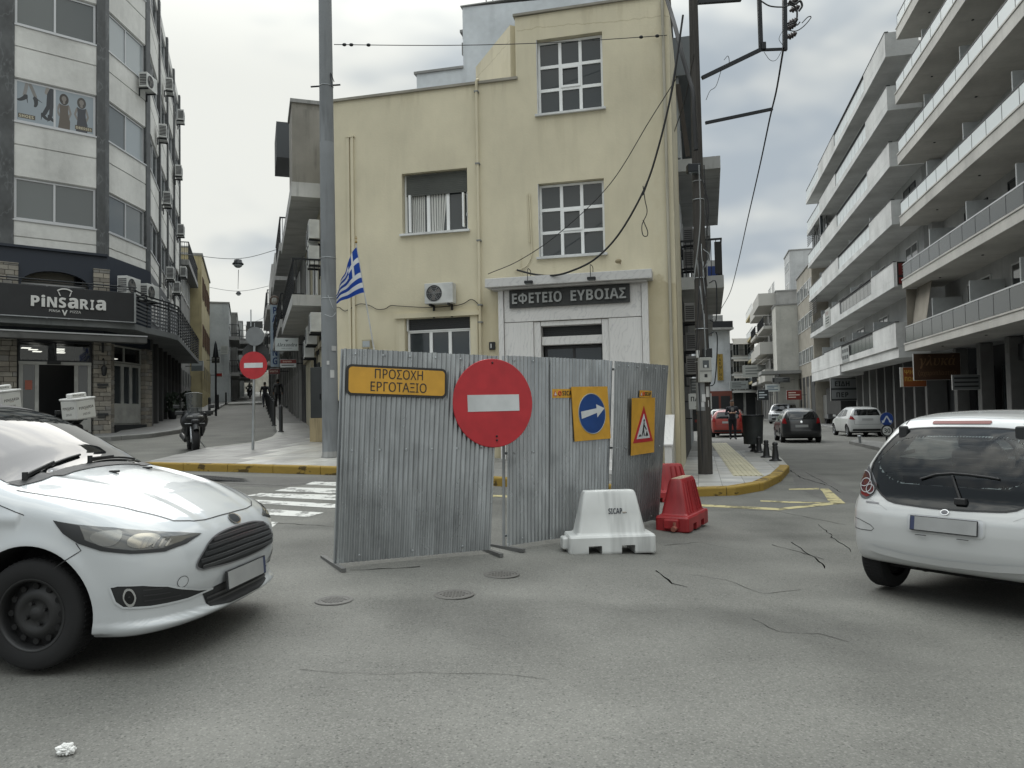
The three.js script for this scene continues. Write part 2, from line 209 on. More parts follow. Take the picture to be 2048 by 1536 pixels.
function kerbRow(parent, line, len, w, h, top, mat, inward = 1, name = 'kerb_stone') { // stones one after another along a line, each draped
  let carry = 0, i = 0, p = line[0].slice(); const pts = [p];
  const walk = []; for (let k = 0; k < line.length - 1; k++) { const a = line[k], b = line[k + 1], L = Math.hypot(b[0] - a[0], b[1] - a[1]), n = Math.max(1, Math.round(L / 0.15)); for (let q = 0; q < n; q++) walk.push([a[0] + (b[0] - a[0]) * q / n, a[1] + (b[1] - a[1]) * q / n]); } walk.push(line[line.length - 1]);
  let seg = [walk[0]], acc = 0, made = 0;
  const flush = () => {
    if (seg.length < 2) return; const pos = [], n = seg.length, prof = [[-0.02, -0.12], [-0.025, h - 0.03], [-0.016, h - 0.008], [0.01, h], [w, h], [w, -0.12]], ring = [];
    for (let k = 0; k < n; k++) { const a = seg[Math.max(0, k - 1)], b = seg[Math.min(n - 1, k + 1)], L = Math.hypot(b[0] - a[0], b[1] - a[1]) || 1, nx = -(b[1] - a[1]) / L * inward, nz = (b[0] - a[0]) / L * inward; let [x, z] = seg[k]; if (k === 0) { x += (b[0] - a[0]) / L * 0.006; z += (b[1] - a[1]) / L * 0.006; } if (k === n - 1) { x -= (b[0] - a[0]) / L * 0.006; z -= (b[1] - a[1]) / L * 0.006; } ring.push(prof.map(([d, y]) => [x + nx * d, gy(x, z) + y, z + nz * d])); }
    const quad = (a, b, c, d) => pos.push(...a, ...b, ...c, ...a, ...c, ...d);
    for (let k = 0; k < n - 1; k++) for (let q = 0; q < prof.length - 1; q++) quad(ring[k][q], ring[k + 1][q], ring[k + 1][q + 1], ring[k][q + 1]);
    for (const r of [ring[0], ring[n - 1]]) for (let q = 1; q < prof.length - 1; q++) pos.push(...r[0], ...r[q], ...r[q + 1]);
    const g = new THREE.BufferGeometry(); g.setAttribute('position', new THREE.Float32BufferAttribute(pos, 3)); g.computeVertexNormals(); mesh(name, boxUV(g), mat, parent); made++;
  };
  for (let k = 1; k < walk.length; k++) { acc += Math.hypot(walk[k][0] - walk[k - 1][0], walk[k][1] - walk[k - 1][1]); seg.push(walk[k]); if (acc > len) { flush(); seg = [walk[k]]; acc = 0; } }
  flush();
}
const yellowKerb = std([0.36, 0.25, 0.045], 0.75, { map: TX.kerb, bumpMap: TX.plasterBump, bumpScale: 0.004 }), stoneKerb = std([0.42, 0.41, 0.38], 0.7, { map: TX.grunge });
kerbRow(pavement, [...kerbFront, kerbSide[0]], 0.95, 0.19, 0.155, 0, yellowKerb, -1);
kerbRow(pavement, kerbSide, 1.0, 0.2, 0.152, 0, stoneKerb, -1);
kerbRow(pavement, [...backLeft, farR], 1.0, 0.2, 0.152, 0, stoneKerb, 1);
{ // paving tiles, laid square to the facade; near ones singly, the rest joined
  const S = 0.42, cells = [], inner = pavePoly;
  const ox = 3.57, oz = -16.7;
  for (let a = -36; a < 22; a++) for (let b = -22; b < 14; b++) {
    const q = [[a, b], [a + 1, b], [a + 1, b + 1], [a, b + 1]].map(([i, j], k) => { const u = i * S + (k === 0 || k === 3 ? 0.004 : -0.004), v = j * S + (k < 2 ? 0.004 : -0.004); return [ox + ux[0] * u + uz[0] * v, oz + ux[1] * u + uz[1] * v]; });
    const cell = area2(q) > 0 ? q : q.slice().reverse(), c = clipPoly(inner, cell); if (c.length < 3 || Math.abs(area2(c)) < 0.02) continue;
    const cx = (q[0][0] + q[2][0]) / 2, cz = (q[0][1] + q[2][1]) / 2; if (cz < -30) continue;
    const hidden = cx / -cz > -0.19 && cx / -cz < 0.19 && cz < -13.2;
    cells.push({ c, d: Math.hypot(cx, cz) + (hidden ? 40 : 0), cx, cz });
  }
  cells.sort((a, b) => a.d - b.d); const rest = [];
  cells.forEach((t, i) => {
    const pos = [], v = t.c.map((p) => new THREE.Vector2(p[0], p[1])), dy = rr(-0.0015, 0.0015), tx = rr(-0.004, 0.004), tz = rr(-0.004, 0.004), Y = (p) => gy(p[0], p[1]) + 0.1495 + dy + (p[0] - t.cx) * tx + (p[1] - t.cz) * tz;
    for (const f of THREE.ShapeUtils.triangulateShape(v, [])) { const [A, B, D] = f.map((k) => t.c[k]), up = (B[0] - A[0]) * (D[1] - A[1]) - (B[1] - A[1]) * (D[0] - A[0]) < 0; for (const p of up ? [A, B, D] : [A, D, B]) pos.push(p[0], Y(p), p[1]); }
    for (let k = 0; k < t.c.length; k++) { const A = t.c[k], B = t.c[(k + 1) % t.c.length]; pos.push(A[0], Y(A), A[1], A[0], Y(A) - 0.008, A[1], B[0], Y(B), B[1], B[0], Y(B), B[1], A[0], Y(A) - 0.008, A[1], B[0], Y(B) - 0.008, B[1]); }
    const g = new THREE.BufferGeometry(); g.setAttribute('position', new THREE.Float32BufferAttribute(pos, 3)); g.computeVertexNormals(); boxUV(g);
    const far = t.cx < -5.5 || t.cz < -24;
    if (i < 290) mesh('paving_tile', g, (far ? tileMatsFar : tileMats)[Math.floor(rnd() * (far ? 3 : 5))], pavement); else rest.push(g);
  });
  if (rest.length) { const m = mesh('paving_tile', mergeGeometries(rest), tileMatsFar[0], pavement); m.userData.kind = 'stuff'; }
  // ribbed guidance strip
  const sm_ = std([0.58, 0.53, 0.36], 0.5, { map: TX.grunge }), p0 = GP(1497, 952, 0.15), p1 = GP(1437, 886, 0.15), dir = p1.clone().sub(p0).setY(0).normalize(), nx = V(-dir.z, 0, dir.x), L = p0.distanceTo(p1);
  for (let k = 0; k < Math.floor(L / 0.4); k++) { const b = new MB(), a = p0.clone().addScaledVector(dir, k * 0.4), q = new THREE.Quaternion().setFromUnitVectors(V(0, 0, 1), dir); b.add(new THREE.BoxGeometry(0.6, 0.006, 0.392).translate(0, 0.006, 0.2), new THREE.Matrix4().compose(V(a.x, gy(a.x, a.z) + 0.149, a.z), q, V(1, 1, 1))); for (let r = 0; r < 6; r++) b.add(new THREE.BoxGeometry(0.04, 0.014, 0.392).translate(-0.25 + r * 0.1, 0.009, 0.2), new THREE.Matrix4().compose(V(a.x, gy(a.x, a.z) + 0.149, a.z), q, V(1, 1, 1))); b.build('tactile_tile', sm_, pavement); }
}
// ---- pavement on the pizzeria side and its kerb
const leftKerb = [[-21, -20.5], P2(GP(222, 882)), P2(GP(300, 876)), P2(GP(359, 867)), P2(GP(392, 848)), P2(GP(421, 828)), P2(GP(444, 814)), P2(GP(477, 797))];
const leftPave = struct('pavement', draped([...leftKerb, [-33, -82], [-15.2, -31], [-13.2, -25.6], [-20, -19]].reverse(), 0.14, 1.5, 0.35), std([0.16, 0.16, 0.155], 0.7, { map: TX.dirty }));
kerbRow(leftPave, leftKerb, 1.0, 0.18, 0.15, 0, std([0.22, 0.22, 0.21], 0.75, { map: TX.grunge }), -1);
// ---- pavement under the balconies on the right
const rightKerb = [[10.9, -5], [12.6, -13], [14.6, -21], [17.0, -31.5], [21.4, -50], [30, -85], [42, -130]];
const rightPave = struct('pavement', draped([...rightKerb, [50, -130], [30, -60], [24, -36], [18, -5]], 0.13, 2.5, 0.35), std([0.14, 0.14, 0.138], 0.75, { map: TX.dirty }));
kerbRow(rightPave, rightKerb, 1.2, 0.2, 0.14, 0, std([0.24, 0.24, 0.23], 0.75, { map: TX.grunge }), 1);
// ---- paint on the road: crosswalk bars, yellow corner box
const white = std([0.62, 0.62, 0.60], 0.6, { map: TX.paint }), yellowPaint = std([0.48, 0.42, 0.22], 0.7, { map: TX.paint });
const z4 = (x, y) => [x / 2.694, 780 + y / 2.694];
const bars = [[[1645, 510], [1690, 495], [2010, 505], [1990, 527]], [[1480, 545], [1560, 525], [2010, 538], [1990, 568]], [[1320, 572], [1405, 557], [2010, 572], [2010, 606]], [[1310, 590], [1440, 596], [1940, 622], [1980, 650], [1420, 614]], [[1362, 645], [1395, 640], [1745, 662], [1660, 685], [1372, 672]], [[1440, 712], [1500, 714], [1470, 740], [1432, 736]]];
for (const b of bars) struct('crosswalk_bar', draped(b.map(([x, y]) => P2(GP(...z4(x, y)))), 0.004, 0.5), white);
const zr = (x, y) => [1400 + x / 2.3626, 600 + y / 2.3626];
for (const p of [[[-60, 962], [370, 985], [620, 957], [682, 960], [612, 970], [370, 995], [-60, 972]], [[563, 892], [608, 893], [688, 962], [640, 966], [606, 950], [578, 905]], [[420, 892], [563, 889], [563, 897], [420, 898]], [[285, 948], [420, 953], [600, 957], [600, 962], [420, 960], [285, 953]]]) struct('road_marking', draped(p.map(([x, y]) => P2(GP(...zr(x, y)))), 0.004, 0.5), yellowPaint);
// lines seen through the gap in the hoarding
struct('road_marking', draped([[978, 990], [1030, 992], [1030, 996], [978, 994]].map(([x, y]) => P2(GP(x, y))), 0.004, 0.5), yellowPaint);
// ---- cracks, seams and patches of newer asphalt
function ribbon(pts, w, h) { const pos = []; const P = []; for (let i = 0; i < pts.length - 1; i++) { const a = pts[i], b = pts[i + 1], n = Math.max(1, Math.round(a.distanceTo(b) / 0.12)); for (let k = 0; k < n; k++) P.push(a.clone().lerp(b, k / n)); } P.push(pts[pts.length - 1]);
  const E = P.map((p, i) => { const a = P[Math.max(0, i - 1)], b = P[Math.min(P.length - 1, i + 1)], d = b.clone().sub(a).setY(0).normalize(), ww = w * rr(0.12, 0.55), o = rr(-0.02, 0.02); return [[p.x - d.z * (ww + o), p.z + d.x * (ww + o)], [p.x + d.z * (ww - o), p.z - d.x * (ww - o)]]; });
  for (let i = 0; i < E.length - 1; i++) { const [a, b] = E[i], [c, d] = E[i + 1]; for (const p of [a, b, c, b, d, c]) pos.push(p[0], gy(...p) + h, p[1]); }
  const g = new THREE.BufferGeometry(); g.setAttribute('position', new THREE.Float32BufferAttribute(pos, 3)); g.computeVertexNormals(); const n = g.attributes.normal; for (let i = 0; i < n.count; i++) n.setXYZ(i, 0, 1, 0); return boxUV(g); }
const tar = std([0.11, 0.108, 0.1], 0.75, { map: TX.grunge }), tarSoft = std([0.15, 0.147, 0.138], 0.85, { map: TX.grunge });
for (const [line, w, m] of [
  [[[1312, 1142], [1325, 1155], [1345, 1168], [1375, 1175]], 0.018, tar], [[[1640, 1050], [1665, 1075], [1705, 1105]], 0.012, tar], [[[1585, 1085], [1620, 1110], [1652, 1138]], 0.014, tar], [[[1545, 1090], [1600, 1105], [1650, 1120]], 0.01, tarSoft],
  [[[545, 1045], [600, 1050], [670, 1053]], 0.012, tar], [[[1330, 1092], [1400, 1085], [1470, 1100]], 0.008, tar], [[[1380, 1150], [1450, 1160], [1530, 1190], [1600, 1180]], 0.006, tarSoft], [[[700, 1142], [760, 1138], [840, 1135]], 0.02, tarSoft],
  [[[400, 960], [470, 968], [560, 972], [670, 962]], 0.02, tarSoft], [[[1610, 945], [1640, 960], [1680, 985]], 0.014, tarSoft], [[[1500, 1240], [1560, 1265], [1640, 1270], [1700, 1285]], 0.006, tarSoft], [[[600, 1340], [760, 1352], [930, 1348], [1100, 1360]], 0.004, tarSoft],
  [[[1560, 925], [1600, 955], [1650, 970]], 0.025, tarSoft], [[[1420, 1020], [1550, 1022], [1690, 1050]], 0.008, tarSoft]]) struct('road_crack', ribbon(line.map(([x, y]) => GP(x, y)), w, 0.004), m);
const patchM = std([0.20, 0.195, 0.18], 0.85, { map: TX.asphalt, bumpMap: TX.asphaltBump, bumpScale: 0.004 });
struct('road_patch', draped([[1580, 930], [1640, 950], [1710, 985], [1740, 1010], [1650, 1000], [1590, 975]].map(([x, y]) => P2(GP(x, y))), 0.003, 0.5), patchM);
struct('road_patch', draped([[390, 950], [560, 955], [672, 953], [672, 963], [560, 975], [420, 972]].map(([x, y]) => P2(GP(x, y))), 0.003, 0.5), patchM);
// ---- manhole covers, drain grate, litter
for (const [x, y, r, l] of [[1003, 1150, 0.125, 'round iron manhole cover in front of the gap between hoarding panels'], [908, 1190, 0.125, 'round iron manhole cover on the open asphalt below the left hoarding panel'], [668, 1202, 0.11, 'faint worn round cover in the asphalt beside the white car nose']]) {
  const p = GP(x, y), t = thing('manhole_cover', l, 'manhole cover', [p.x, p.y, p.z]), cover = y === 1202 ? std([0.16, 0.155, 0.145], 0.8, { map: TX.grunge }) : std([0.12, 0.115, 0.105], 0.65, { map: TX.grunge });
  new MB().lathe([[r + 0.03, 0.001], [r + 0.03, 0.008], [r + 0.006, 0.008], [r + 0.004, 0.002]], 36).build('rim', cover, t);
  const b = new MB().lathe([[0, 0.006], [r, 0.006], [r, 0]], 36); for (let i = -4; i <= 4; i++) for (let j = -4; j <= 4; j++) if (Math.hypot(i, j) < 4.1) b.box(i * r / 5 - 0.008, i * r / 5 + 0.008, 0.005, 0.010, j * r / 5 - 0.008, j * r / 5 + 0.008); b.build('lid', cover, t);
}
{
  const p = GP(470, 957), t = thing('drain_grate', 'long iron drain grate in the gutter before the yellow kerb', 'drain grate', [p.x, p.y, p.z], R(-14)); t.rotation.z = R(-3.6);
  const b = new MB(); b.box(-0.85, 0.85, 0.0, 0.012, -0.02, 0.0).box(-0.85, 0.85, 0, 0.012, 0.42, 0.44).build('frame', MT.iron, t);
  for (let i = 0; i < 28; i++) new MB().box(-0.84 + i * 0.061, -0.815 + i * 0.061, 0.002, 0.016, 0, 0.42).build('bar', MT.iron, t);
  new MB().box(-0.84, 0.84, 0.0, 0.004, 0, 0.42).build('pit', MT.dark, t);
}
{
  const p = GP(133, 1512), t = thing('crumpled_paper', 'crumpled white paper lying on the asphalt at the lower left', 'litter', [p.x, p.y, p.z]);
  const g = new THREE.IcosahedronGeometry(0.030, 14), a = g.attributes.position; for (let i = 0; i < a.count; i++) { const x = a.getX(i), y = a.getY(i), z = a.getZ(i), k = 0.62 + 0.75 * Math.abs(noise3(x * 75 + 5, y * 75, z * 75) - 0.45) + 0.35 * Math.abs(noise3(x * 160, y * 160, z * 160) - 0.5); a.setXYZ(i, x * k * 1.5, Math.max(0.001, (y * k + 0.018) * 0.95), z * k * 1.2); } g.computeVertexNormals();
  mesh('paper', boxUV(g.toNonIndexed ? (g.index ? g.toNonIndexed() : g) : g), std([0.62, 0.62, 0.6], 0.85), t);
}
// ---------------------------------------------------------------- shared building pieces
function windowUnit(parent, u0, u1, v0, v1, o = {}) { // frame > panes, sill, shutter, curtain
  const { z = -0.12, f = 0.055, cols = [0.5], rows = [], mat = MT.pvc, glass = MT.glass, sill = 0, sillMat = MT.white, dep = 0.05, name = 'window', bar = 0.05 } = o;
  const b = new MB(); b.box(u0, u1, v0, v0 + f, z - dep, z).box(u0, u1, v1 - f, v1, z - dep, z).box(u0, u0 + f, v0 + f, v1 - f, z - dep, z).box(u1 - f, u1, v0 + f, v1 - f, z - dep, z);
  const cx = [0, ...cols, 1].map((t) => lerp(u0 + f, u1 - f, t)), cy = [0, ...rows, 1].map((t) => lerp(v0 + f, v1 - f, t));
  for (let i = 1; i < cx.length - 1; i++) b.box(cx[i] - bar / 2, cx[i] + bar / 2, v0 + f, v1 - f, z - dep, z + 0.004);
  for (let j = 1; j < cy.length - 1; j++) for (let i = 0; i < cx.length - 1; i++) b.box(cx[i] + (i ? bar / 2 : 0), cx[i + 1] - (i < cx.length - 2 ? bar / 2 : 0), cy[j] - bar / 2, cy[j] + bar / 2, z - dep, z);
  const w = b.build(name, mat, parent); let n = 0;
  for (let i = 0; i < cx.length - 1; i++) for (let j = 0; j < cy.length - 1; j++) { const g = Array.isArray(glass) ? glass[n % glass.length] : glass; n++; if (g) new MB().box(cx[i], cx[i + 1], cy[j], cy[j + 1], z - dep + 0.012, z - dep + 0.02).build('pane', g, w); }
  if (sill) new MB().box(u0 - 0.06, u1 + 0.06, v0 - 0.05, v0, z - 0.02, sill).build('sill', sillMat, w);
  return w;
}
const EVENT = new Evaluator();
function acUnit(label, pos, turn, s = 1, group = 'air conditioner units on the walls', mats = MT.acWhite, side = 1) { // fan unit: pos = middle of its back at its base, z out of the wall
  const t = thing('air_conditioner', label, 'air conditioner', pos, turn, group), w = 0.8 * s, h = 0.55 * s, d = 0.3 * s;
  new MB().rbox(-w / 2, w / 2, 0, h, 0.06, 0.06 + d, 0.012).build('casing', mats, t);
  const fx = -w / 2 + h * 0.5, r = h * 0.4, z = 0.06 + d, m = T4(fx, h / 2, z, PI / 2, 0, 0);
  new MB().lathe([[0, 0.003], [r, 0.003], [r, 0]], 24, m).build('fan_opening', MT.acGrille, t);
  const g = new MB(); for (let k = 1; k <= 5; k++) g.add(new THREE.TorusGeometry(r * k / 5, 0.004, 4, 24).translate(fx, h / 2, z + 0.008)); for (let k = 0; k < 6; k++) g.bar(V(fx, h / 2, z + 0.01), V(fx + r * Math.cos(k * PI / 3), h / 2 + r * Math.sin(k * PI / 3), z + 0.01), 0.005, 0.005, 5); g.build('fan_grille', MT.grey, t);
  const bl = new MB(); for (let k = 0; k < 3; k++) bl.add(new THREE.BoxGeometry(r * 0.8, r * 0.42, 0.006), T4(fx + r * 0.42 * Math.cos(k * 2.094 + 0.4), h / 2 + r * 0.42 * Math.sin(k * 2.094 + 0.4), z + 0.005, 0, 0, k * 2.094 + 0.4)); bl.build('fan_blades', std([0.12, 0.11, 0.1], 0.6), t);
  const sl = new MB(); for (let j = 0; j < 7; j++) sl.box(-w / 2 - 0.004, -w / 2, h * (0.12 + j * 0.11), h * (0.19 + j * 0.11), 0.09, 0.04 + d); sl.build('side_grille', MT.acGrille, t);
  for (const x of [-w / 2 + 0.1, w / 2 - 0.14]) new MB().box(x, x + 0.04, -0.05, 0, 0.04, d + 0.06).box(x, x + 0.04, -0.3, 0, 0, 0.04).build('bracket', MT.metalDark, t);
  return t;
}
const fr = (x, z, azd) => { const a = R(azd), u = [Math.sin(a), -Math.cos(a)], n = [Math.cos(a), Math.sin(a)]; return (U, y, N = 0) => [x + u[0] * U + n[0] * N, y, z + u[1] * U + n[1] * N]; };   // facade coordinates to world

// ---------------------------------------------------------------- the yellow court building
const YF = fr(-4.30, -18.62, 103.7), yTurn = R(90 - 103.7);
{
  const t = facade('yellow_building', 'three storey yellow rendered public building on the corner behind the hoarding, with a marble entrance', 'building', [-4.30, -18.62], 103.7);
  const wallTex = tex(1024, 1280, (u, v) => {
    const x = u * 8.2, y = v * 10.8, a = tfbm(u, v, 9, 3, 6), b = tfbm(u, v, 40, 5, 4), c = tfbm(u, v * 0.18, 60, 9, 4), q = tfbm(u, v, 5, 77, 4);
    let k = 0.87 + 0.20 * (a - 0.5) + 0.06 * (b - 0.5) + 0.12 * (q - 0.5) - 0.12 * Math.max(0, c - 0.55), br = 0;
    const soft = (d, w) => Math.max(0, 1 - Math.abs(d) / w);
    br += ss(a * 0.5 + b * 0.5 + (4.35 - y) * 0.3, 0.45, 0.55) * ss(x, 7.42, 7.6) * (y < 4.4 ? 1 : 0) * 0.6;                   // brown peeling band at the corner
    br += ss(y, 4.1, 2.0) * 0.34 * (0.5 + a) * (x < 1.7 ? 1 : 0) + ss(x, 3.55, 3.75) * (1 - ss(x, 4.1, 4.25)) * ss(y, 4.3, 3.6) * (0.3 + 0.5 * c);   // damp low on the left and between window and entrance
    br += soft(y - 3.86, 0.25) * ss(x, 1.0, 1.4) * (1 - ss(x, 3.7, 4)) * 0.35 * (0.4 + a);
    for (const [ux0, ux1, yy] of [[1.8, 3.5, 5.68], [5.1, 6.65, 4.9], [5.15, 6.7, 8.18]]) if (x > ux0 && x < ux1 && y < yy) br += 0.14 * Math.exp(-(yy - y) * 1.6) * ss(c, 0.45, 0.7);
    br += 0.18 * ss(y, 8.6, 9.1) * (x < 4.6 ? 1 : 0) * ss(c, 0.5, 0.72) + 0.2 * ss(y, 10.0, 10.5) * ss(c, 0.52, 0.72);
    const crack = 10.28 - 0.05 * (x - 4.7) + 0.10 * (tfbm(u, 0.3, 30, 41, 4) - 0.5); if (x > 4.7 && Math.abs(y - crack) < 0.012) br += 0.5;
    br += 0.16 * soft(x - 7.8, 0.35) * ss(b, 0.4, 0.6) * (y < 10 ? 1 : 0);
    k -= br * 0.30; return [lin(clamp(k, 0, 1)), lin(clamp(k * (1 - br * 0.05), 0, 1)), lin(clamp(k * (1 - br * 0.16), 0, 1))];
  }, [8.2, 10.8]);
  const yel = std([0.69, 0.63, 0.465], 0.92, { map: wallTex, bumpMap: TX.plasterBump, bumpScale: 0.003 });
  const openings = [[5.15, 6.67, 8.22, 9.97], [5.12, 6.63, 4.93, 6.63], [1.81, 3.44, 5.70, 7.17], [1.85, 3.45, 1.95, 3.68], [5.0, 6.62, 0.25, 3.47]];
  new MB().prism([[0, -0.3], [8.15, -0.3], [8.15, 10.60], [4.66, 10.57], [4.66, 9.14], [0, 9.11]], 0.3, T4(0, 0, -0.3), 0, openings.map(([a, b, c, d]) => rectPts(a, b, c, d))).build('wall', yel, t);
  // side and back walls
  const side = new MB(), sR = Math.sin(R(14.3 - 103.7 + 90)), q = (azd, L) => { const a = R(azd - 103.7); return [Math.cos(a) * L, -Math.sin(a) * -L]; };
  const wx = (azd, L) => { const d = R(azd), u = R(103.7); const X = Math.sin(d) * L, Z = -Math.cos(d) * L; return [X * Math.sin(u) + Z * -Math.cos(u), X * Math.cos(u) + Z * Math.sin(u)]; };
  const [rx, rz] = wx(14.3, 4.0), [lx, lz] = wx(-18.6, 2.6);
  const wallStrip = (x0, z0, x1, z1, top, name) => { const L = Math.hypot(x1 - x0, z1 - z0), a = Math.atan2(-(z1 - z0), x1 - x0); return new MB().add(new THREE.BoxGeometry(L, top + 0.3, 0.25).translate(L / 2, (top - 0.3) / 2, -0.125), T4(x0, 0, z0, 0, a, 0)).build(name, yel, t); };
  wallStrip(8.15, -0.302, 8.15 + rx, rz, 10.55, 'side_wall'); wallStrip(lx, lz, 0, -0.302, 9.05, 'side_wall');
  new MB().prism([[0.02, 0.3], [8.13, 0.3], [8.13 + rx, -rz], [lx, -lz]], 0.15, T4(0, 8.7, 0, -PI / 2, 0, 0)).build('roof', MT.concrete, t);
  new MB().prism([[4.72, 0.31], [8.13, 0.31], [8.13 + rx, -rz], [4.72 + lx, -lz]], 0.15, T4(0, 10.2, 0, -PI / 2, 0, 0)).build('roof', MT.concrete, t);
  wallStrip(4.70, -0.31, 4.7 + lx, lz, 10.5, 'side_wall');
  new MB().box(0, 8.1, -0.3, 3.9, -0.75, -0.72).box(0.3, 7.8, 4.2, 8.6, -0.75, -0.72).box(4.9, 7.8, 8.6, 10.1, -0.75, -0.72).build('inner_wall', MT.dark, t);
  // parapet copings
  new MB().box(-0.03, 4.70, 9.11, 9.17, -0.33, 0.05).build('coping', std([0.33, 0.31, 0.26], 0.85, { map: TX.grunge }), t);
  new MB().box(4.62, 8.2, 10.585, 10.64, -0.33, 0.05).build('coping', std([0.33, 0.31, 0.26], 0.85, { map: TX.grunge }), t);
  // nine-pane windows
  for (const [a, b, c, d] of openings.slice(0, 2)) {
    const w = windowUnit(t, a + 0.01, b - 0.01, c + 0.01, d - 0.01, { z: -0.14, cols: [0.333, 0.667], rows: [0.333, 0.667], f: 0.05, bar: 0.07, glass: MT.glass, sill: 0.07 });
    const cx = (a + b) / 2, cy = (c + d) / 2, e = 0.225; new MB().box(cx - e, cx + e, cy - e - 0.02, cy - e + 0.03, -0.15, -0.12).box(cx - e, cx + e, cy + e - 0.03, cy + e + 0.02, -0.15, -0.12).box(cx - e, cx - e + 0.045, cy - e + 0.03, cy + e - 0.03, -0.15, -0.12).box(cx + e - 0.045, cx + e, cy - e + 0.03, cy + e - 0.03, -0.15, -0.12).build('sash', MT.pvc, w);
    new MB().box(a, a + 0.012, c, d, -0.13, 0.004).build('reveal', MT.white, w);
    const cl = new MB(); for (let k = 0; k < 2; k++) { const x0 = a + 0.12 + k * 0.95; for (let j = 0; j < 7; j++) cl.box(x0 + j * 0.035, x0 + j * 0.035 + 0.02, c + 0.1, d - 0.1, -0.36 - (j % 2) * 0.02, -0.34); } cl.build('curtain', std([0.1, 0.1, 0.1], 0.9), w);
  }
  { // first floor window with its roller shutter half down
    const w = windowUnit(t, 1.82, 3.43, 5.71, 7.16, { z: -0.16, cols: [0.36, 0.69], f: 0.06, bar: 0.075, glass: MT.glass, sill: 0.08 });
    for (let j = 0; j < 11; j++) new MB().box(1.88, 3.40, 6.64 + j * 0.046, 6.682 + j * 0.046, -0.135, -0.12).build('shutter_slat', std([0.075, 0.08, 0.07], 0.6, { map: TX.grunge }), w);
    const cur = new MB(), rows = 26; for (const [c0, c1] of [[2.0, 2.32], [2.42, 2.86]]) { const g = new THREE.PlaneGeometry(c1 - c0, 0.95, 40, 8), p = g.attributes.position; for (let i = 0; i < p.count; i++) { const s = (p.getX(i) / (c1 - c0) + 0.5), y = p.getY(i) / 0.95 + 0.5, k = c0 > 2.4 ? lerp(1, 0.62 + 0.5 * y, s) : 1; p.setXYZ(i, (c0 + c1) / 2 + p.getX(i) * k, 6.2 + p.getY(i), -0.182 + 0.012 * Math.sin(s * 42)); } g.computeVertexNormals(); cur.add(g); } cur.build('curtain', MT.curtain, w);
    new MB().box(3.30, 3.34, 5.8, 6.6, -0.115, -0.02).build('sash', MT.pvc, w); new MB().box(1.95, 2.0, 5.77, 6.66, -0.13, -0.06).build('sash', MT.pvc, w);
    new MB().box(3.385, 3.405, 6.05, 6.13, -0.12, -0.08).build('handle', MT.steel, w);
  }
  { // ground floor window under its cornice
    const w = windowUnit(t, 1.86, 3.44, 1.96, 3.40, { z: -0.13, cols: [0.36, 0.68], f: 0.05, bar: 0.075, glass: MT.glass, sill: 0.08 });
    for (let j = 0; j < 6; j++) new MB().box(1.88, 3.43, 3.405 + j * 0.046, 3.447 + j * 0.046, -0.14, -0.12).build('shutter_slat', MT.shopDark, w);
    new MB().box(1.86, 1.9, 3.4, 3.68, -0.16, -0.06).box(1.86, 3.44, 3.39, 3.41, -0.15, -0.1).build('shutter_guide', MT.pvc, w);
    new MB().box(2.0, 2.08, 2.0, 3.36, -0.178, -0.168).box(2.58, 2.66, 2.0, 3.36, -0.178, -0.168).build('curtain', MT.curtain, w);
    new MB().box(1.62, 3.70, 3.69, 3.80, 0.0, 0.10).box(1.66, 3.66, 3.80, 3.83, 0.0, 0.06).build('cornice', yel, t);
    for (const [a, b] of [[1.62, 1.84], [3.47, 3.64]]) new MB().box(a, b, 1.2, 3.69, 0.0, 0.03).build('window_surround', yel, t);
  }
  // strip casing at the left, rain pipe, conduits
  new MB().box(0.40, 0.47, 0.4, 8.18, 0.0, 0.05).box(0.51, 0.58, 0.4, 8.18, 0.0, 0.05).box(0.38, 0.60, 8.18, 8.22, 0.0, 0.06).build('cable_casing', yel, t);
  new MB().tube([V(3.74, 9.2, -0.1), V(3.74, 9.22, 0.06), V(3.73, 9.1, 0.09), V(3.72, 8.6, 0.07), V(3.72, 6, 0.07), V(3.71, 3.2, 0.07), V(3.71, 2.4, 0.07)], 0.032, 10, 60).build('rain_pipe', yel, t);
  const cl = new MB(); for (const y of [8.9, 7.2, 5.4, 3.9, 3.5]) cl.box(3.67, 3.77, y, y + 0.03, 0, 0.11); cl.build('pipe_clip', MT.grey, t);
  new MB().tube([V(4.93, 6.42, 0.03), V(4.95, 5.4, 0.03), V(4.96, 5.05, 0.03), V(4.85, 4.78, 0.03), V(4.7, 4.7, 0.03), V(4.55, 4.66, 0.04)], 0.014, 6, 30).bar(V(4.89, 6.42, 0.025), V(4.91, 5.3, 0.025), 0.012).bar(V(4.70, 5.0, 0.03), V(4.70, 4.45, 0.03), 0.010).build('conduit', yel, t);
  new MB().bar(V(8.02, 10.5, 0.05), V(8.02, 0.1, 0.05), 0.035).build('rain_pipe', std([0.5, 0.47, 0.38], 0.7, { map: TX.dirty }), t);
  // marble entrance
  const mar = std([0.74, 0.735, 0.72], 0.42, { map: TX.marble }), mar2 = std([0.74, 0.735, 0.72], 0.42, { map: retile(TX.marble, 0.9, 2.2) });
  const slab = (a, b, c, d, z0, z1, m = mar) => new MB().rbox(a, b, c, d, z0, z1, 0.006, 1).build('marble_slab', m, t);
  slab(4.30, 4.97, 0.1, 3.46, 0, 0.10, mar2); slab(6.68, 7.40, 0.1, 3.46, 0, 0.10, mar2); slab(4.30, 7.40, 3.475, 4.24, 0, 0.10); slab(4.17, 4.29, 0.1, 4.24, 0, 0.15, mar2); slab(7.41, 7.55, 0.1, 4.24, 0, 0.15, mar2);
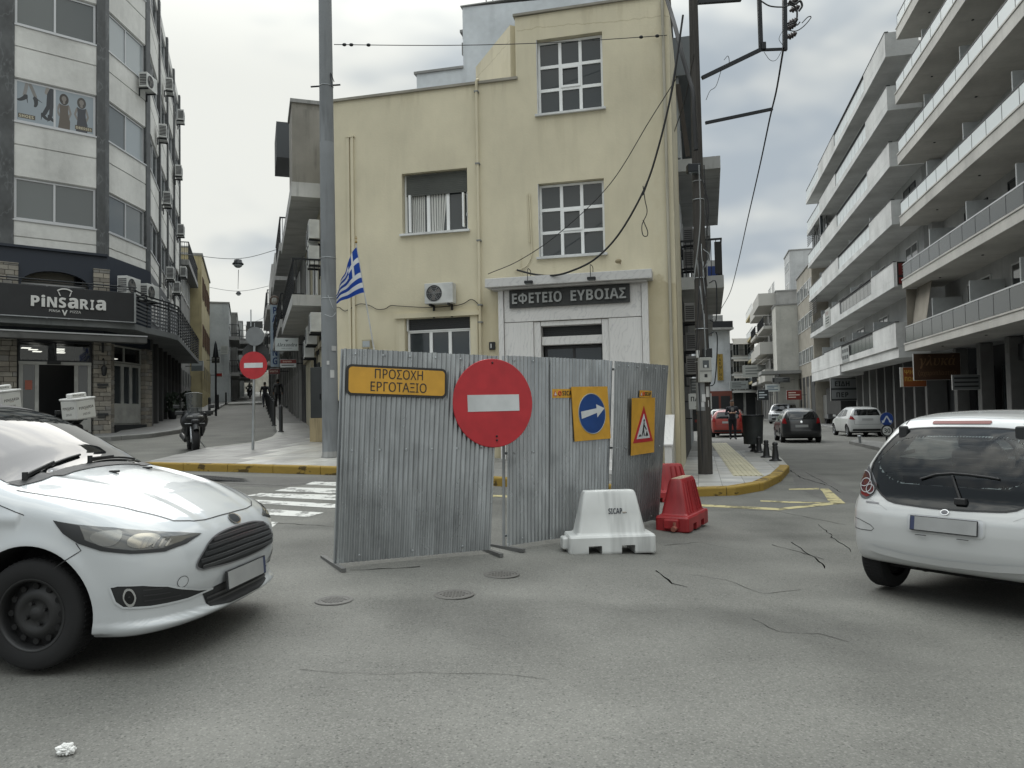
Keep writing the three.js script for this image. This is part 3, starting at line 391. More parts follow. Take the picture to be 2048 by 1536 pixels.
  slab(4.975, 5.13, 0.1, 3.46, -0.24, 0.06, mar2); slab(6.52, 6.675, 0.1, 3.46, -0.24, 0.06, mar2); slab(5.14, 6.51, 3.36, 3.46, -0.24, 0.06); slab(5.14, 6.51, 2.93, 3.12, -0.24, -0.02);
  new MB().box(5.13, 6.52, 0.1, 2.93, -0.5, -0.45).build('door_opening', MT.dark, t);
  const dr = windowUnit(t, 5.14, 6.51, 0.3, 2.92, { z: -0.3, cols: [0.5], rows: [0.72], f: 0.06, mat: std([0.03, 0.03, 0.032], 0.5), glass: MT.glass, name: 'door' });
  for (let j = 0; j < 5; j++) new MB().box(5.14, 6.51, 3.125 + j * 0.046, 3.168 + j * 0.046, -0.22, -0.2).build('shutter_slat', MT.shopDark, t);
  new MB().rbox(3.94, 7.66, 4.25, 4.45, 0, 0.42, 0.012).build('canopy_slab', std([0.62, 0.62, 0.61], 0.6, { map: retile(TX.marble, 2, 1) }), t);
  new MB().rbox(4.05, 7.55, 4.20, 4.248, 0, 0.32, 0.006).build('canopy_moulding', std([0.5, 0.49, 0.47], 0.7, { map: TX.grunge }), t);
  // steps and the marble flank of the steps at the corner
  for (let k = 0; k < 2; k++) new MB().rbox(4.6 - k * 0.2, 7.0 + k * 0.2, -0.1, 0.33 - k * 0.15, 0, 0.45 + k * 0.35, 0.01).build('step', mar, t);
  { const w = new MB().prism([[0, -0.2], [1.5, -0.2], [1.5, 0.7], [0.2, 1.25], [0, 1.25]], 0.14, T4(8.02, 0.0, 0.0, 0, -PI / 2, 0)); w.build('stair_flank', std([0.62, 0.62, 0.6], 0.5, { map: TX.marble }), t); new MB().add(new THREE.BoxGeometry(0.2, 0.04, 1.48), T4(7.95, 1.0, 0.85, R(23), 0, 0)).build('stair_coping', mar, t); }
}
// letters over the door
const FONT_B = await new FontLoader().loadAsync('fonts/droid/droid_sans_bold.typeface.json'), FONT_R = await new FontLoader().loadAsync('fonts/droid/droid_sans_regular.typeface.json');
function letters(parent, text, size, depth, x, y, z, mat, width, font = FONT_R, name = 'letter') { // one mesh per letter along +x, squeezed to a width
  const res = []; let cx = 0; const sc = size / font.data.resolution;
  for (const ch of text) { const adv = (font.data.glyphs[ch]?.ha ?? 600) * sc; if (ch !== ' ') res.push([ch, cx]); cx += adv; }
  const k = width / cx; for (const [ch, px] of res) { const g = new TextGeometry(ch, { font, size, depth, curveSegments: 5, bevelEnabled: false }); g.scale(k, 1, 1); g.translate(x + px * k, y, z); mesh(name, boxUV(g.index ? g.toNonIndexed() : g), mat, parent); }
}
{
  const t = thing('court_sign', 'dark plate with raised pale Greek letters above the marble entrance', 'sign', YF(5.80, 3.99, 0.13), yTurn);
  new MB().rbox(-1.36, 1.36, -0.205, 0.205, 0, 0.04, 0.008).build('plate', std([0.045, 0.047, 0.046], 0.7, { map: TX.grunge }), t);
  letters(t, 'ΕΦΕΤΕΙΟ', 0.235, 0.03, -1.31, -0.115, 0.055, std([0.36, 0.37, 0.36], 0.45, { map: TX.grunge }), 1.18, FONT_B); letters(t, 'ΕΥΒΟΙΑΣ', 0.235, 0.03, 0.03, -0.115, 0.055, std([0.36, 0.37, 0.36], 0.45, { map: TX.grunge }), 1.26, FONT_B);
}
for (const [u, k] of [[4.98, 0], [6.38, 1]]) {
  const t = thing('floodlight', ['small black floodlight on a bent arm at the left end of the entrance canopy', 'small black floodlight on a bent arm at the right end of the entrance canopy'][k], 'floodlight', YF(u, 4.46, 0.3), yTurn);
  new MB().tube([V(0, 0, 0), V(0, 0.12, 0.02), V(-0.04, 0.16, 0.1), V(-0.03, 0.02, 0.2), V(-0.03, -0.12, 0.2)], 0.008, 6, 24).build('arm', MT.black, t);
  new MB().rbox(-0.1, 0.08, -0.19, -0.13, 0.14, 0.26, 0.01).build('housing', MT.black, t); new MB().box(-0.08, 0.06, -0.2, -0.192, 0.15, 0.25).build('lens', MT.glassGrey, t);
}
acUnit('white air conditioner unit with brown fan over the ground floor window of the yellow building', YF(2.80, 3.97), yTurn, 0.86, null);
{ // alarm bell / camera above canopy, lamp on left wall, cables along the wall
  let t = thing('wall_lamp', 'small rusty spotlight fixed to the yellow wall above the canopy', 'lamp', YF(6.95, 4.68, 0), yTurn);
  new MB().bar(V(0, 0, 0), V(0, 0, 0.14), 0.015).build('arm', MT.brown, t); new MB().ball(-0.02, 0.02, 0.18, 0.06, 1.2, 0.9, 1).build('head', std([0.3, 0.25, 0.15], 0.6, { map: TX.grunge }), t);
  t = thing('wall_lamp', 'small floodlight on a bracket low on the yellow wall beside the flagpole', 'lamp', YF(0.95, 2.95, 0), yTurn);
  new MB().box(-0.12, 0.1, 0.06, 0.26, 0.1, 0.22).build('housing', std([0.4, 0.36, 0.25], 0.6, { map: TX.grunge }), t); new MB().box(-0.1, 0.08, 0.09, 0.23, 0.221, 0.226).build('lens', MT.glassPale, t); new MB().bar(V(0, -0.1, 0), V(0, 0.08, 0.14), 0.012).build('bracket', MT.grey, t);
  t = thing('number_plate', 'small dark house number plate on the yellow wall between window and entrance', 'plate', YF(3.98, 2.96, 0.0), yTurn);
  new MB().rbox(-0.07, 0.07, -0.09, 0.09, 0, 0.05, 0.01).build('plate', MT.black, t); new MB().box(-0.03, -0.01, -0.05, 0.05, 0.051, 0.054).build('mark', MT.white, t);
  t = thing('wall_cable', 'thin dark cable sagging along the yellow wall past the flagpole', 'cable', YF(0, 0, 0), yTurn);
  new MB().tube([[0.0, 4.02], [0.15, 4.05], [0.3, 3.95], [0.45, 4.0], [0.7, 4.1], [0.95, 4.05], [1.15, 3.95], [1.35, 3.95], [1.5, 4.02], [1.7, 4.0], [2.4, 3.93], [3.0, 3.93], [3.3, 3.97], [3.5, 4.06], [3.66, 3.95], [3.7, 3.85]].map(([x, y]) => V(x, y, 0.03)), 0.009, 6, 120).build('wire', MT.cable, t);
}
{ // flag
  const b0 = YF(1.20, 2.35, 0.12), dirv = V(...YF(0.96, 5.40, 0.75)).sub(V(...b0)), L = dirv.length(), t = thing('flag', 'blue and white striped flag drooping from a white pole on the yellow wall', 'flag', b0);
  const d = dirv.clone().normalize(), top = d.clone().multiplyScalar(L);
  new MB().bar(V(0, 0, 0), top, 0.02, 0.013, 10).build('pole', MT.white, t); new MB().ball(top.x, top.y + 0.03, top.z, 0.03).bar(top, top.clone().add(V(0, 0.17, 0)), 0.008).bar(top.clone().add(V(-0.03, 0.12, 0)), top.clone().add(V(0.03, 0.12, 0)), 0.006).build('finial', std([0.3, 0.2, 0.06], 0.4, { metalness: 0.6 }), t);
  const ft = canvasTex(540, 360, (x, w, h) => { for (let i = 0; i < 9; i++) { x.fillStyle = i % 2 ? '#e6e8ea' : '#1747a6'; x.fillRect(0, i * h / 9, w, h / 9 + 1); } x.fillStyle = '#1747a6'; x.fillRect(0, 0, h * 5 / 9, h * 5 / 9); x.fillStyle = '#e6e8ea'; x.fillRect(h * 2 / 9, 0, h / 9, h * 5 / 9); x.fillRect(0, h * 2 / 9, h * 5 / 9, h / 9); });
  const N = 48, M = 26, g = new THREE.PlaneGeometry(1, 1, N, M), p = g.attributes.position, Ht = 1.05;
  for (let i = 0; i < p.count; i++) {
    const s = p.getX(i) + 0.5, r = 0.5 - p.getY(i), h = top.clone().addScaledVector(d, -0.1 - r * Ht);   // r down the hoist
    const swing = Math.pow(s, 0.85), x = -0.86 * swing + 0.10 * s * s - r * 0.04 * s, y = -(0.62 - 0.42 * r) * Math.pow(s, 1.1) * 1.55 - 0.05 * s, z = 0.05 + 0.09 * Math.sin(s * 9 + r * 2.2) * s ** 0.4 + 0.05 * Math.sin(s * 19 + r * 4) * s;
    p.setXYZ(i, h.x + x * (0.55 + 0.45 * r), h.y + y, h.z + z);
  }
  g.computeVertexNormals(); mesh('cloth', g, std([0.95, 0.95, 0.95], 0.85, { map: ft, side: THREE.DoubleSide }), t);
}
// ---------------------------------------------------------------- grey corner building with the pizzeria

const greyWall = plaster([0.72, 0.72, 0.69], TX.plaster), veinStone = std([0.115, 0.122, 0.125], 0.5, { map: TX.vein }), aluFrame = std([0.5, 0.51, 0.52], 0.4, { metalness: 0.3 });
const clearPane = std([0.7, 0.72, 0.72], 0.02, { transmission: 1, thickness: 0 });
const G1o = [-18.35, -22.06], G2o = [-13.82, -26.0], G3o = [-13.74, -29.1], G1 = fr(...G1o, 49), G2 = fr(...G2o, 1.5), G3 = fr(...G3o, -19);
const stoneMats = [[0.26, 0.235, 0.195], [0.30, 0.28, 0.24], [0.22, 0.20, 0.17], [0.33, 0.30, 0.25], [0.25, 0.24, 0.22]].map((c) => std(c, 0.85, { map: TX.grunge, bumpMap: TX.plasterBump, bumpScale: 0.006 }));
function stones(parent, u0, u1, v0, v1, z0, z1, sub, wrap = true) { // coursed stone cladding: every stone a piece; sub = matrix of the face it lies on
  let row = 0; for (let y = v0; y < v1 - 0.05; row++) { const h = Math.min(rr(0.13, 0.19), v1 - y); for (let x = u0, k = 0; x < u1 - 0.02; k++) { const w = Math.min(k === 0 && row % 2 ? rr(0.12, 0.2) : rr(0.24, 0.42), u1 - x), ww = u1 - x - w < 0.09 ? u1 - x : w; const b = new MB().add(new RoundedBoxGeometry(ww - 0.012, h - 0.012, z1 - z0 + rr(-0.01, 0.012), 1, 0.008).translate(x + ww / 2, y + h / 2, (z0 + z1) / 2), sub); b.build('stone', stoneMats[Math.floor(rnd() * 5)], parent); x += ww; } y += h; }
}
const office = facade('corner_building', 'grey left corner office building with dark veined columns above a ground floor pizzeria', 'building', G1o, 49);
{
  const t = office, toLocal = (azd, o) => { const d = R(49 - azd), u = [Math.sin(R(49)), -Math.cos(R(49))], n = [Math.cos(R(49)), Math.sin(R(49))], dx = o[0] - G1o[0], dz = o[1] - G1o[1]; return new THREE.Matrix4().makeTranslation(dx * u[0] + dz * u[1], 0, dx * n[0] + dz * n[1]).multiply(new THREE.Matrix4().makeRotationY(d)); };
  const A = M4(), B = toLocal(1.5, G2o), Cc = toLocal(-19, G3o);
  const top = 19.3;
  // each face: wall strips between windows, columns, windows; m puts the face in place
  const faceGroup = (m, fn) => { const before = t.children.length; fn(); for (const c of t.children.slice(before)) { c.applyMatrix4(m); } };
  const sills = [7.9, 11.07, 14.24, 17.4], heads = [9.27, 12.47, 15.64, 18.8];
  const bay = (u0, u1, glass) => {
    new MB().box(u0, u1, 7.05, sills[0], -0.3, 0).build('spandrel', greyWall, t);
    new MB().box(u0, u1, 7.05, 7.32, 0.0, 0.025).build('spandrel_panel', greyWall, t); new MB().box(u0, u1, 7.36, 7.86, 0.0, 0.03).build('spandrel_panel', greyWall, t);
    for (let k = 0; k < 4; k++) {
      const s1 = k < 3 ? sills[k + 1] : top;
      new MB().box(u0, u1, heads[k], s1, -0.3, 0).build('spandrel', greyWall, t);
      if (k < 3) { new MB().box(u0, u1, heads[k] + 0.03, heads[k] + 1.02, 0, 0.025).build('spandrel_panel', greyWall, t); new MB().box(u0, u1, heads[k] + 1.06, s1 - 0.05, 0, 0.03).build('spandrel_panel', greyWall, t); }
      windowUnit(t, u0 + 0.01, u1 - 0.01, sills[k], heads[k], { z: -0.04, cols: [0.48], f: 0.07, bar: 0.06, mat: aluFrame, glass: glass(k), sill: 0.06, sillMat: aluFrame });
    }
  };
  const column = (u0, u1, z = 0.06) => new MB().rbox(u0, u1, 7.02, top, -0.3, z, 0.01).build('column', veinStone, t);
  const g = [MT.glassGrey, MT.glass, MT.glassPale];
  faceGroup(A, () => { bay(-1.6, 0.5, () => MT.glassGrey2); column(0.5, 1.0); bay(1.0, 2.85, () => [MT.glassGrey2, MT.glassGrey]); column(2.86, 3.40); bay(3.40, 5.77, (k) => (k === 1 ? MT.glassPale : [MT.glassGrey, MT.glassGrey2])); column(5.77, 6.05); });
  faceGroup(B, () => { column(0.0, 0.26, 0.05); bay(0.26, 2.80, (k) => (k === 2 ? MT.glassPale : k === 1 ? [MT.glassGrey3, MT.glassPale] : [MT.glassGrey2, MT.glassGrey3])); column(2.80, 3.12); });
  faceGroup(Cc, () => { for (let k = 0; k < 4; k++) { const u = 0.06 + k * 3.42; bay(u, u + 3.14, (f) => ((k + f) % 3 ? MT.glassGrey : MT.glass)); column(u + 3.14, u + 3.42, 0.1); } });
  // body behind the faces, roof slab
  new MB().prism([[-1.6, 0.31], [5.9, 0.31], [...(() => { const p = V(3.0, 0, -0.31).applyMatrix4(B); return [p.x, -p.z]; })()], [...(() => { const p = V(13.7, 0, -0.31).applyMatrix4(Cc); return [p.x, -p.z]; })()], [-1.6, 16]], 0.3, T4(0, top, 0, -PI / 2, 0, 0)).build('roof', MT.concrete, t);
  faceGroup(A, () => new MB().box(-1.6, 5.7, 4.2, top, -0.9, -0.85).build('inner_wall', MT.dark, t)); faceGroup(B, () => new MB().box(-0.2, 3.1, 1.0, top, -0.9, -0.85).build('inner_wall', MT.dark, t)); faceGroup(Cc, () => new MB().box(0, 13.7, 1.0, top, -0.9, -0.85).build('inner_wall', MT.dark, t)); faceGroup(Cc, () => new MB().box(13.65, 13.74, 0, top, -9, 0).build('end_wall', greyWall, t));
  // navy mezzanine band with its arch and stone stubs
  faceGroup(A, () => {
    const arch = [[3.60, 4.7], [5.55, 4.7], [5.55, 5.88], ...circlePts(4.575, 5.86, 0, 14, 0, PI, 0.975, 0.46), [3.60, 5.88]];
    new MB().prism(rectPts(-1.6, 6.12, 4.7, 7.05), 0.2, T4(0, 0, -0.15), 0, [arch]).build('mezzanine_wall', MT.navy, t);
    new MB().box(-1.6, 6.1, 6.98, 7.06, -0.3, 0.12).build('band', MT.navy, t);
    new MB().box(3.5, 5.7, 4.7, 6.5, -0.72, -0.7).build('alcove_wall', std([0.36, 0.34, 0.29], 0.9), t);
    windowUnit(t, 3.62, 5.54, 4.75, 5.95, { z: -0.4, cols: [0.4, 0.75], f: 0.05, mat: aluFrame, glass: MT.glass });
    stones(t, 5.66, 6.16, 5.6, 6.5, 0.05, 0.16, M4()); stones(t, 2.6, 3.52, 5.6, 6.44, 0.05, 0.16, M4()); new MB().box(5.66, 6.16, 6.5, 6.53, 0.04, 0.17).box(2.6, 3.52, 6.44, 6.47, 0.04, 0.17).build('cap_stone', stoneMats[1], t);
  });
  faceGroup(B, () => { new MB().box(0, 3.12, 4.7, 7.05, -0.15, 0.06).build('mezzanine_wall', MT.navy, t); });
  faceGroup(Cc, () => { new MB().box(0, 13.7, 4.7, 7.05, -0.15, 0.03).build('mezzanine_wall', std([0.11, 0.115, 0.12], 0.7), t); for (let k = 0; k < 4; k++) windowUnit(t, 0.5 + k * 3.42, 2.8 + k * 3.42, 5.2, 6.7, { z: 0.06, cols: [0.5], mat: aluFrame, glass: MT.glass }); });
  // gallery slab round the corner and its railing
  const P = (m, u, z) => { const p = V(u, 0, z).applyMatrix4(m); return [p.x, -p.z]; };
  const edge = [P(A, -1.6, 1.05), P(A, 5.9, 1.05), P(A, 6.75, 0.95), P(B, 0.95, 1.0), P(B, 2.6, 1.0), P(Cc, 0.2, 1.0), P(Cc, 13.7, 1.0)];
  new MB().prism([...edge, P(Cc, 13.7, -0.1), P(B, 3.0, -0.1), P(A, 5.9, -0.1), P(A, -1.6, -0.1)], 0.2, T4(0, 4.45, 0, -PI / 2, 0, 0)).build('gallery_slab', std([0.19, 0.2, 0.2], 0.85, { map: TX.dirty }), t);
  const rail = edge.slice(2).map(([x, y]) => V(x, 0, -y)), path = [V(P(A, 6.72, 1.05)[0], 0, -P(A, 6.72, 1.05)[1]), ...rail.slice(1)];
  for (let i = 0; i < path.length - 1; i++) { const n = Math.max(1, Math.round(path[i].distanceTo(path[i + 1]) / 1.15)); for (let k = 0; k < n; k++) { const p = path[i].clone().lerp(path[i + 1], k / n); new MB().bar(p.clone().setY(4.65), p.clone().setY(5.78), 0.025).build('railing_post', MT.metalDark, t); } }
  for (let j = 0; j < 9; j++) { const b = new MB(); for (let i = 0; i < path.length - 1; i++) b.beam(path[i].clone().setY(4.75 + j * 0.125), path[i + 1].clone().setY(4.75 + j * 0.125), 0.02, j === 8 ? 0.05 : 0.055); b.build('railing_bar', j < 6 ? std([0.09, 0.095, 0.1], 0.5) : MT.metalDark, t); }
  faceGroup(A, () => { new MB().bar(V(-1.6, 5.84, 1.1), V(6.75, 5.84, 1.1), 0.022).bar(V(-1.6, 5.76, 1.08), V(6.75, 5.76, 1.08), 0.015).build('railing_bar', MT.metalDark, t); });
  // ground floor: stone piers, shop front
  faceGroup(A, () => {
    stones(t, -1.2, 0.2, 0.6, 4.4, -0.1, 0.12, M4()); new MB().box(-1.6, 6.0, 4.05, 4.7, -0.35, 0.04).build('beam', MT.navy, t);
    stones(t, 2.2, 3.5, 0.7, 4.1, -0.1, 0.1, M4()); stones(t, 5.68, 6.22, 0.8, 4.1, -0.1, 0.1, M4());
    new MB().box(-1.6, 6.0, 0.2, 4.2, -4.2, -4.1).box(-1.6, 6.2, 0.2, 0.98, -4.2, -0.1).build('shop_inside', MT.shopDark, t); new MB().box(-1.6, 6.0, 4.1, 4.15, -4.2, -0.36).build('shop_ceiling', MT.shopDark, t);
    const cream = std([0.42, 0.42, 0.395], 0.5, { map: TX.grunge });
    windowUnit(t, 3.55, 5.64, 3.36, 4.02, { z: -0.06, cols: [0.5], f: 0.05, mat: MT.metalDark, glass: clearPane, name: 'transom' });
    const door = (u0, u1) => { const d = windowUnit(t, u0, u1, 1.02, 3.36, { z: -0.06, cols: [], f: 0.11, mat: cream, glass: MT.glass, name: 'door' }); new MB().box(u0 + 0.1, u1 - 0.1, 1.12, 1.45, -0.09, -0.05).build('panel', cream, d); return d; };
    const dl = door(3.57, 4.12); door(5.14, 5.64); new MB().box(3.56, 5.64, 3.26, 3.36, -0.11, -0.02).build('door_head', cream, t); new MB().box(4.35, 4.72, 3.28, 3.36, -0.02, 0.08).build('door_sensor', MT.black, t);
    new MB().box(3.74, 3.94, 2.45, 2.75, -0.075, -0.07).build('notice', std([0.3, 0.09, 0.06], 0.6), dl);
    const lamps = std([0, 0, 0], 0.5, { emissive: C(1, 0.95, 0.85), emissiveIntensity: 1.1 });
    for (const [u, y, z] of [[4.0, 3.98, -1.6], [4.3, 3.98, -2.2], [4.55, 3.98, -3.0], [5.0, 3.98, -1.6], [5.15, 3.98, -2.4], [5.32, 3.98, -3.2]]) new MB().box(u - 0.13, u + 0.13, y - 0.08, y - 0.06, z - 0.13, z + 0.13).build('ceiling_lamp', lamps, t);
  });
  faceGroup(B, () => {
    const cream = std([0.40, 0.40, 0.375], 0.5, { map: TX.grunge });
    new MB().box(0.0, 3.12, 4.06, 4.7, -0.3, 0.04).build('beam', MT.navy, t); stones(t, 0.0, 0.5, 0.8, 4.05, -0.1, 0.1, M4()); stones(t, 2.62, 3.12, 0.8, 4.05, -0.1, 0.1, M4());
    windowUnit(t, 0.6, 2.6, 3.44, 4.04, { z: -0.05, cols: [0.4], f: 0.05, mat: cream, glass: clearPane, name: 'transom' });
    const d = windowUnit(t, 0.62, 2.56, 1.25, 3.42, { z: -0.05, cols: [0.33, 0.66], f: 0.1, bar: 0.16, mat: cream, glass: MT.glass, name: 'door' });
    new MB().box(0.72, 2.46, 1.3, 2.0, -0.09, -0.035).build('panel', cream, d); new MB().box(0.5, 2.64, 0.9, 1.24, -0.1, 0.14).build('door_step', MT.shopDark, t);
    const lamps = std([0, 0, 0], 0.5, { emissive: C(1, 0.95, 0.85), emissiveIntensity: 1.1 }); for (const [u, z] of [[0.95, -0.5], [1.3, -0.55], [1.7, -0.6]]) new MB().box(u - 0.1, u + 0.1, 3.72 - u * 0.06, 3.74 - u * 0.06, z - 0.1, z + 0.1).build('ceiling_lamp', lamps, t);
  });
  faceGroup(Cc, () => { for (let k = 0; k <= 7; k++) new MB().box(k * 1.9, k * 1.9 + 0.35, 0.9, 4.45, -0.1, 0.1).build('pilaster', std([0.1, 0.1, 0.098], 0.8, { map: TX.dirty }), t); for (let k = 0; k < 7; k++) { new MB().box(k * 1.9 + 0.35, k * 1.9 + 1.9, 0.9, 3.9, -0.25, -0.2).build('shop_window', k % 2 ? MT.shopDark : std([0.13, 0.13, 0.125], 0.6), t); } new MB().box(0, 13.7, 3.9, 4.45, -0.25, -0.05).build('beam', MT.shopDark, t); });
}
{ // shop sign with raised letters, and awning box
  const t = thing('shop_sign', 'long black shop sign with raised pale lettering along the gallery of the corner building', 'sign', G1(3.0, 5.15, 1.06), R(90 - 49));
  new MB().rbox(-4.6, 3.72, -0.48, 0.50, 0, 0.08, 0.015).build('board', std([0.014, 0.015, 0.017], 0.55, { map: TX.grunge }), t); new MB().box(3.66, 3.72, -0.5, 0.52, 0.08, 0.1).box(-4.6, 3.66, -0.5, -0.47, 0.08, 0.1).build('trim', MT.galv, t);
  const lm = std([0.55, 0.55, 0.53], 0.5), put = (ch, u, w, h, y) => { const g = new TextGeometry(ch, { font: FONT_B, size: 1, depth: 0.03, curveSegments: 6, bevelEnabled: true, bevelSize: 0.02, bevelThickness: 0.004, bevelSegments: 1 }); g.computeBoundingBox(); const b = g.boundingBox, sx = w / (b.max.x - b.min.x), sy = h / (b.max.y - b.min.y); g.translate(-b.min.x, -b.min.y, 0); g.scale(sx, sy, 1); g.translate(u, y, 0.081); mesh('letter', boxUV(g.index ? g.toNonIndexed() : g), lm, t); };
  let u = 0.70; for (const [ch, w, h, y] of [['P', 0.23, 0.33, -0.16], ['i', 0.10, 0.37, -0.16], ['N', 0.27, 0.32, -0.16], ['S', 0.20, 0.33, -0.16], ['a', 0.29, 0.34, -0.16], ['R', 0.25, 0.32, -0.16], ['I', 0.10, 0.32, -0.16], ['a', 0.30, 0.34, -0.16]]) { put(ch, u, w, h, y); u += w + 0.052; }
  const arc = circlePts(1.62, 0.10, 0.30, 12, R(50), R(130)), arc2 = circlePts(1.62, 0.10, 0.34, 12, R(50), R(130));
  new MB().prism([...arc2, ...arc.slice().reverse()], 0.03, T4(0, 0.03, 0.081)).prism([[1.425, 0.36], [1.455, 0.345], [1.51, 0.22], [1.48, 0.22]], 0.03, T4(0, 0, 0.081)).prism([[1.815, 0.36], [1.785, 0.345], [1.74, 0.22], [1.77, 0.22]], 0.03, T4(0, 0, 0.081)).prism([[1.54, -0.22], [1.58, -0.22], [1.62, -0.33], [1.66, -0.22], [1.70, -0.22], [1.63, -0.40], [1.61, -0.40]], 0.03, T4(0, 0, 0.081)).build('pizza_slice', lm, t);
  letters(t, 'PINSA', 0.075, 0.012, 1.18, -0.30, 0.081, lm, 0.32); letters(t, 'PIZZA', 0.075, 0.012, 1.76, -0.30, 0.081, lm, 0.32);
  const a = thing('awning', 'rolled up dark awning box under the black shop sign', 'awning', G1(3.0, 4.12, 0.75), R(90 - 49));
  new MB().rbox(-4.6, 4.1, -0.14, 0.08, 0, 0.32, 0.03).build('cassette', std([0.10, 0.10, 0.095], 0.7, { map: TX.dirty }), a); new MB().box(-4.6, 4.1, 0.08, 0.12, 0.1, 0.34).build('front_rail', std([0.38, 0.39, 0.39], 0.5), a);
  const w = thing('wall_lantern', 'black wall lantern on the stone pier between the pizzeria doors', 'lantern', G1(5.95, 3.1, 0.1), R(90 - 49));
  new MB().tube([V(0, 0.35, 0), V(0, 0.4, 0.12), V(0, 0.3, 0.2), V(0, 0.15, 0.2)], 0.015, 6, 20).build('arm', MT.black, w); new MB().lathe([[0.02, -0.2], [0.07, -0.17], [0.1, 0.08], [0.04, 0.16], [0, 0.18]], 6, T4(0, 0, 0.2)).build('lamp_housing', MT.black, w); new MB().box(-0.03, 0.03, 0.6, 0.95, 0, 0.05).build('back_plate', MT.black, w);
  // signs on the pier
  for (const [y, l] of [[2.62, 'small dark lettering strip high on the stone pier of the pizzeria'], [1.62, 'small dark lettering block low on the stone pier of the pizzeria']]) { const s = thing('pier_sign', l, 'sign', G1(5.95, y, 0.125), R(90 - 49)); new MB().box(-0.17, 0.17, -0.04, 0.04, 0, 0.01).box(-0.16, 0.1, -0.11, -0.07, 0, 0.01).build('strip', MT.shopDark, s); }
}
{ // film poster on the first floor window: shoes and dresses
  const t = thing('window_poster', 'printed shoe and dress poster pasted in a first floor window of the grey building', 'poster', G1(3.47, 11.14, -0.045), R(90 - 49));
  const tx = canvasTex(1024, 600, (x, w, h) => {
    x.fillStyle = '#9fa9b0'; x.fillRect(0, 0, w, h); const leg = (pts, wd, c) => { x.strokeStyle = c; x.lineWidth = wd; x.lineCap = 'round'; x.lineJoin = 'round'; x.beginPath(); pts.forEach(([a, b], i) => (i ? x.lineTo(a, b) : x.moveTo(a, b))); x.stroke(); };
    const shoe = (px, py, s, f) => { x.save(); x.translate(px, py); x.scale(f * s, s); x.fillStyle = '#3c3f42'; x.beginPath(); x.moveTo(0, -55); x.lineTo(38, -60); x.quadraticCurveTo(46, -20, 40, 0); x.lineTo(44, 70); x.lineTo(38, 70); x.lineTo(26, 10); x.quadraticCurveTo(-20, 60, -70, 62); x.quadraticCurveTo(-100, 58, -92, 34); x.quadraticCurveTo(-40, 14, 0, -55); x.fill(); x.restore(); };
    leg([[130, 20], [112, 130], [100, 190]], 46, '#8f8d8b'); leg([[175, 20], [215, 120], [240, 190]], 46, '#85837f'); shoe(100, 240, 1, 1); x.save(); x.translate(250, 250); x.rotate(-0.9); shoe(0, 0, 1, 1); x.restore();
    leg([[400, 20], [385, 90]], 50, '#96928c'); leg([[450, 30], [420, 110], [410, 300], [360, 420]], 54, '#3f4246'); leg([[460, 30], [470, 150], [450, 330], [445, 430]], 50, '#45484c'); shoe(352, 470, 0.9, -1); shoe(440, 480, 0.9, -1);
    x.fillStyle = '#5c564a'; x.fillRect(20, 490, 220, 70); x.fillStyle = '#cfc7ad'; x.font = 'bold 62px sans-serif'; x.fillText('SHOES', 30, 547);
    const fig = (cx, dress, hair) => { x.fillStyle = hair; x.beginPath(); x.ellipse(cx, 130, 62, 90, 0, 0, 7); x.fill(); x.fillStyle = '#8a8580'; x.beginPath(); x.ellipse(cx, 120, 32, 44, 0, 0, 7); x.fill(); x.fillRect(cx - 16, 150, 32, 50); leg([[cx - 62, 230], [cx - 90, 330], [cx - 60, 400]], 30, '#8c8782'); leg([[cx + 62, 230], [cx + 90, 340], [cx + 60, 420]], 30, '#8c8782'); x.fillStyle = dress; x.beginPath(); x.moveTo(cx - 66, 200); x.quadraticCurveTo(cx, 250, cx + 66, 200); x.quadraticCurveTo(cx + 40, 330, cx + 84, 470); x.lineTo(cx + 80, 600); x.lineTo(cx - 80, 600); x.quadraticCurveTo(cx - 40, 330, cx - 66, 200); x.fill(); };
    fig(620, '#6a625a', '#4a4642'); fig(860, '#4b4d52', '#55524e'); x.fillStyle = '#9fa9b0'; x.fillRect(500, 0, 30, h);
    x.fillStyle = '#5c564a'; x.fillRect(770, 500, 240, 70); x.fillStyle = '#cfc7ad'; x.font = 'bold 56px sans-serif'; x.fillText('DRESSES', 778, 555, 224);
  });
  const g = new THREE.BoxGeometry(2.22, 1.26, 0.006).translate(1.11, 0.63, 0); mesh('print', g, std([0.8, 0.8, 0.8], 0.4, { map: tx }), t);
}
for (const [f, u, y, a, l] of [
  [G2, 2.45, 13.75, 1.5, 'air conditioner with round fan on the chamfered corner of the grey building'],
  [G3, 5.0, 16.0, -19, 'topmost air conditioner on the street side of the grey building'], [G3, 2.2, 12.9, -19, 'air conditioner nearest the chamfer on the street side, above the second window row'], [G3, 3.9, 10.6, -19, 'lower near air conditioner below the chamfer unit on the street side of the grey building'],
  [G3, 11.3, 17.0, -19, 'high far air conditioner at the end of the grey street side'], [G3, 9.8, 13.6, -19, 'far air conditioner in the third row of the grey street side'], [G3, 11.0, 10.9, -19, 'far air conditioner in the second row of the grey street side'], [G3, 5.2, 7.6, -19, 'air conditioner just above the louvred gallery railing, nearer of two'], [G3, 8.5, 7.5, -19, 'air conditioner just above the louvred gallery railing, farther of two'], [G3, 12.6, 9.0, -19, 'air conditioner at the far end of the grey street side above the gallery'],
]) acUnit(l, f(u, y, 0.1), R(90 - a), 1.0);
acUnit('white air conditioner standing on the gallery next to the stone stub', G2(0.75, 5.75, 0.25), R(90 - 1.5), 1.15); acUnit('second white air conditioner on the gallery at the chamfered corner', G2(2.15, 5.75, 0.25), R(90 - 1.5), 1.1);

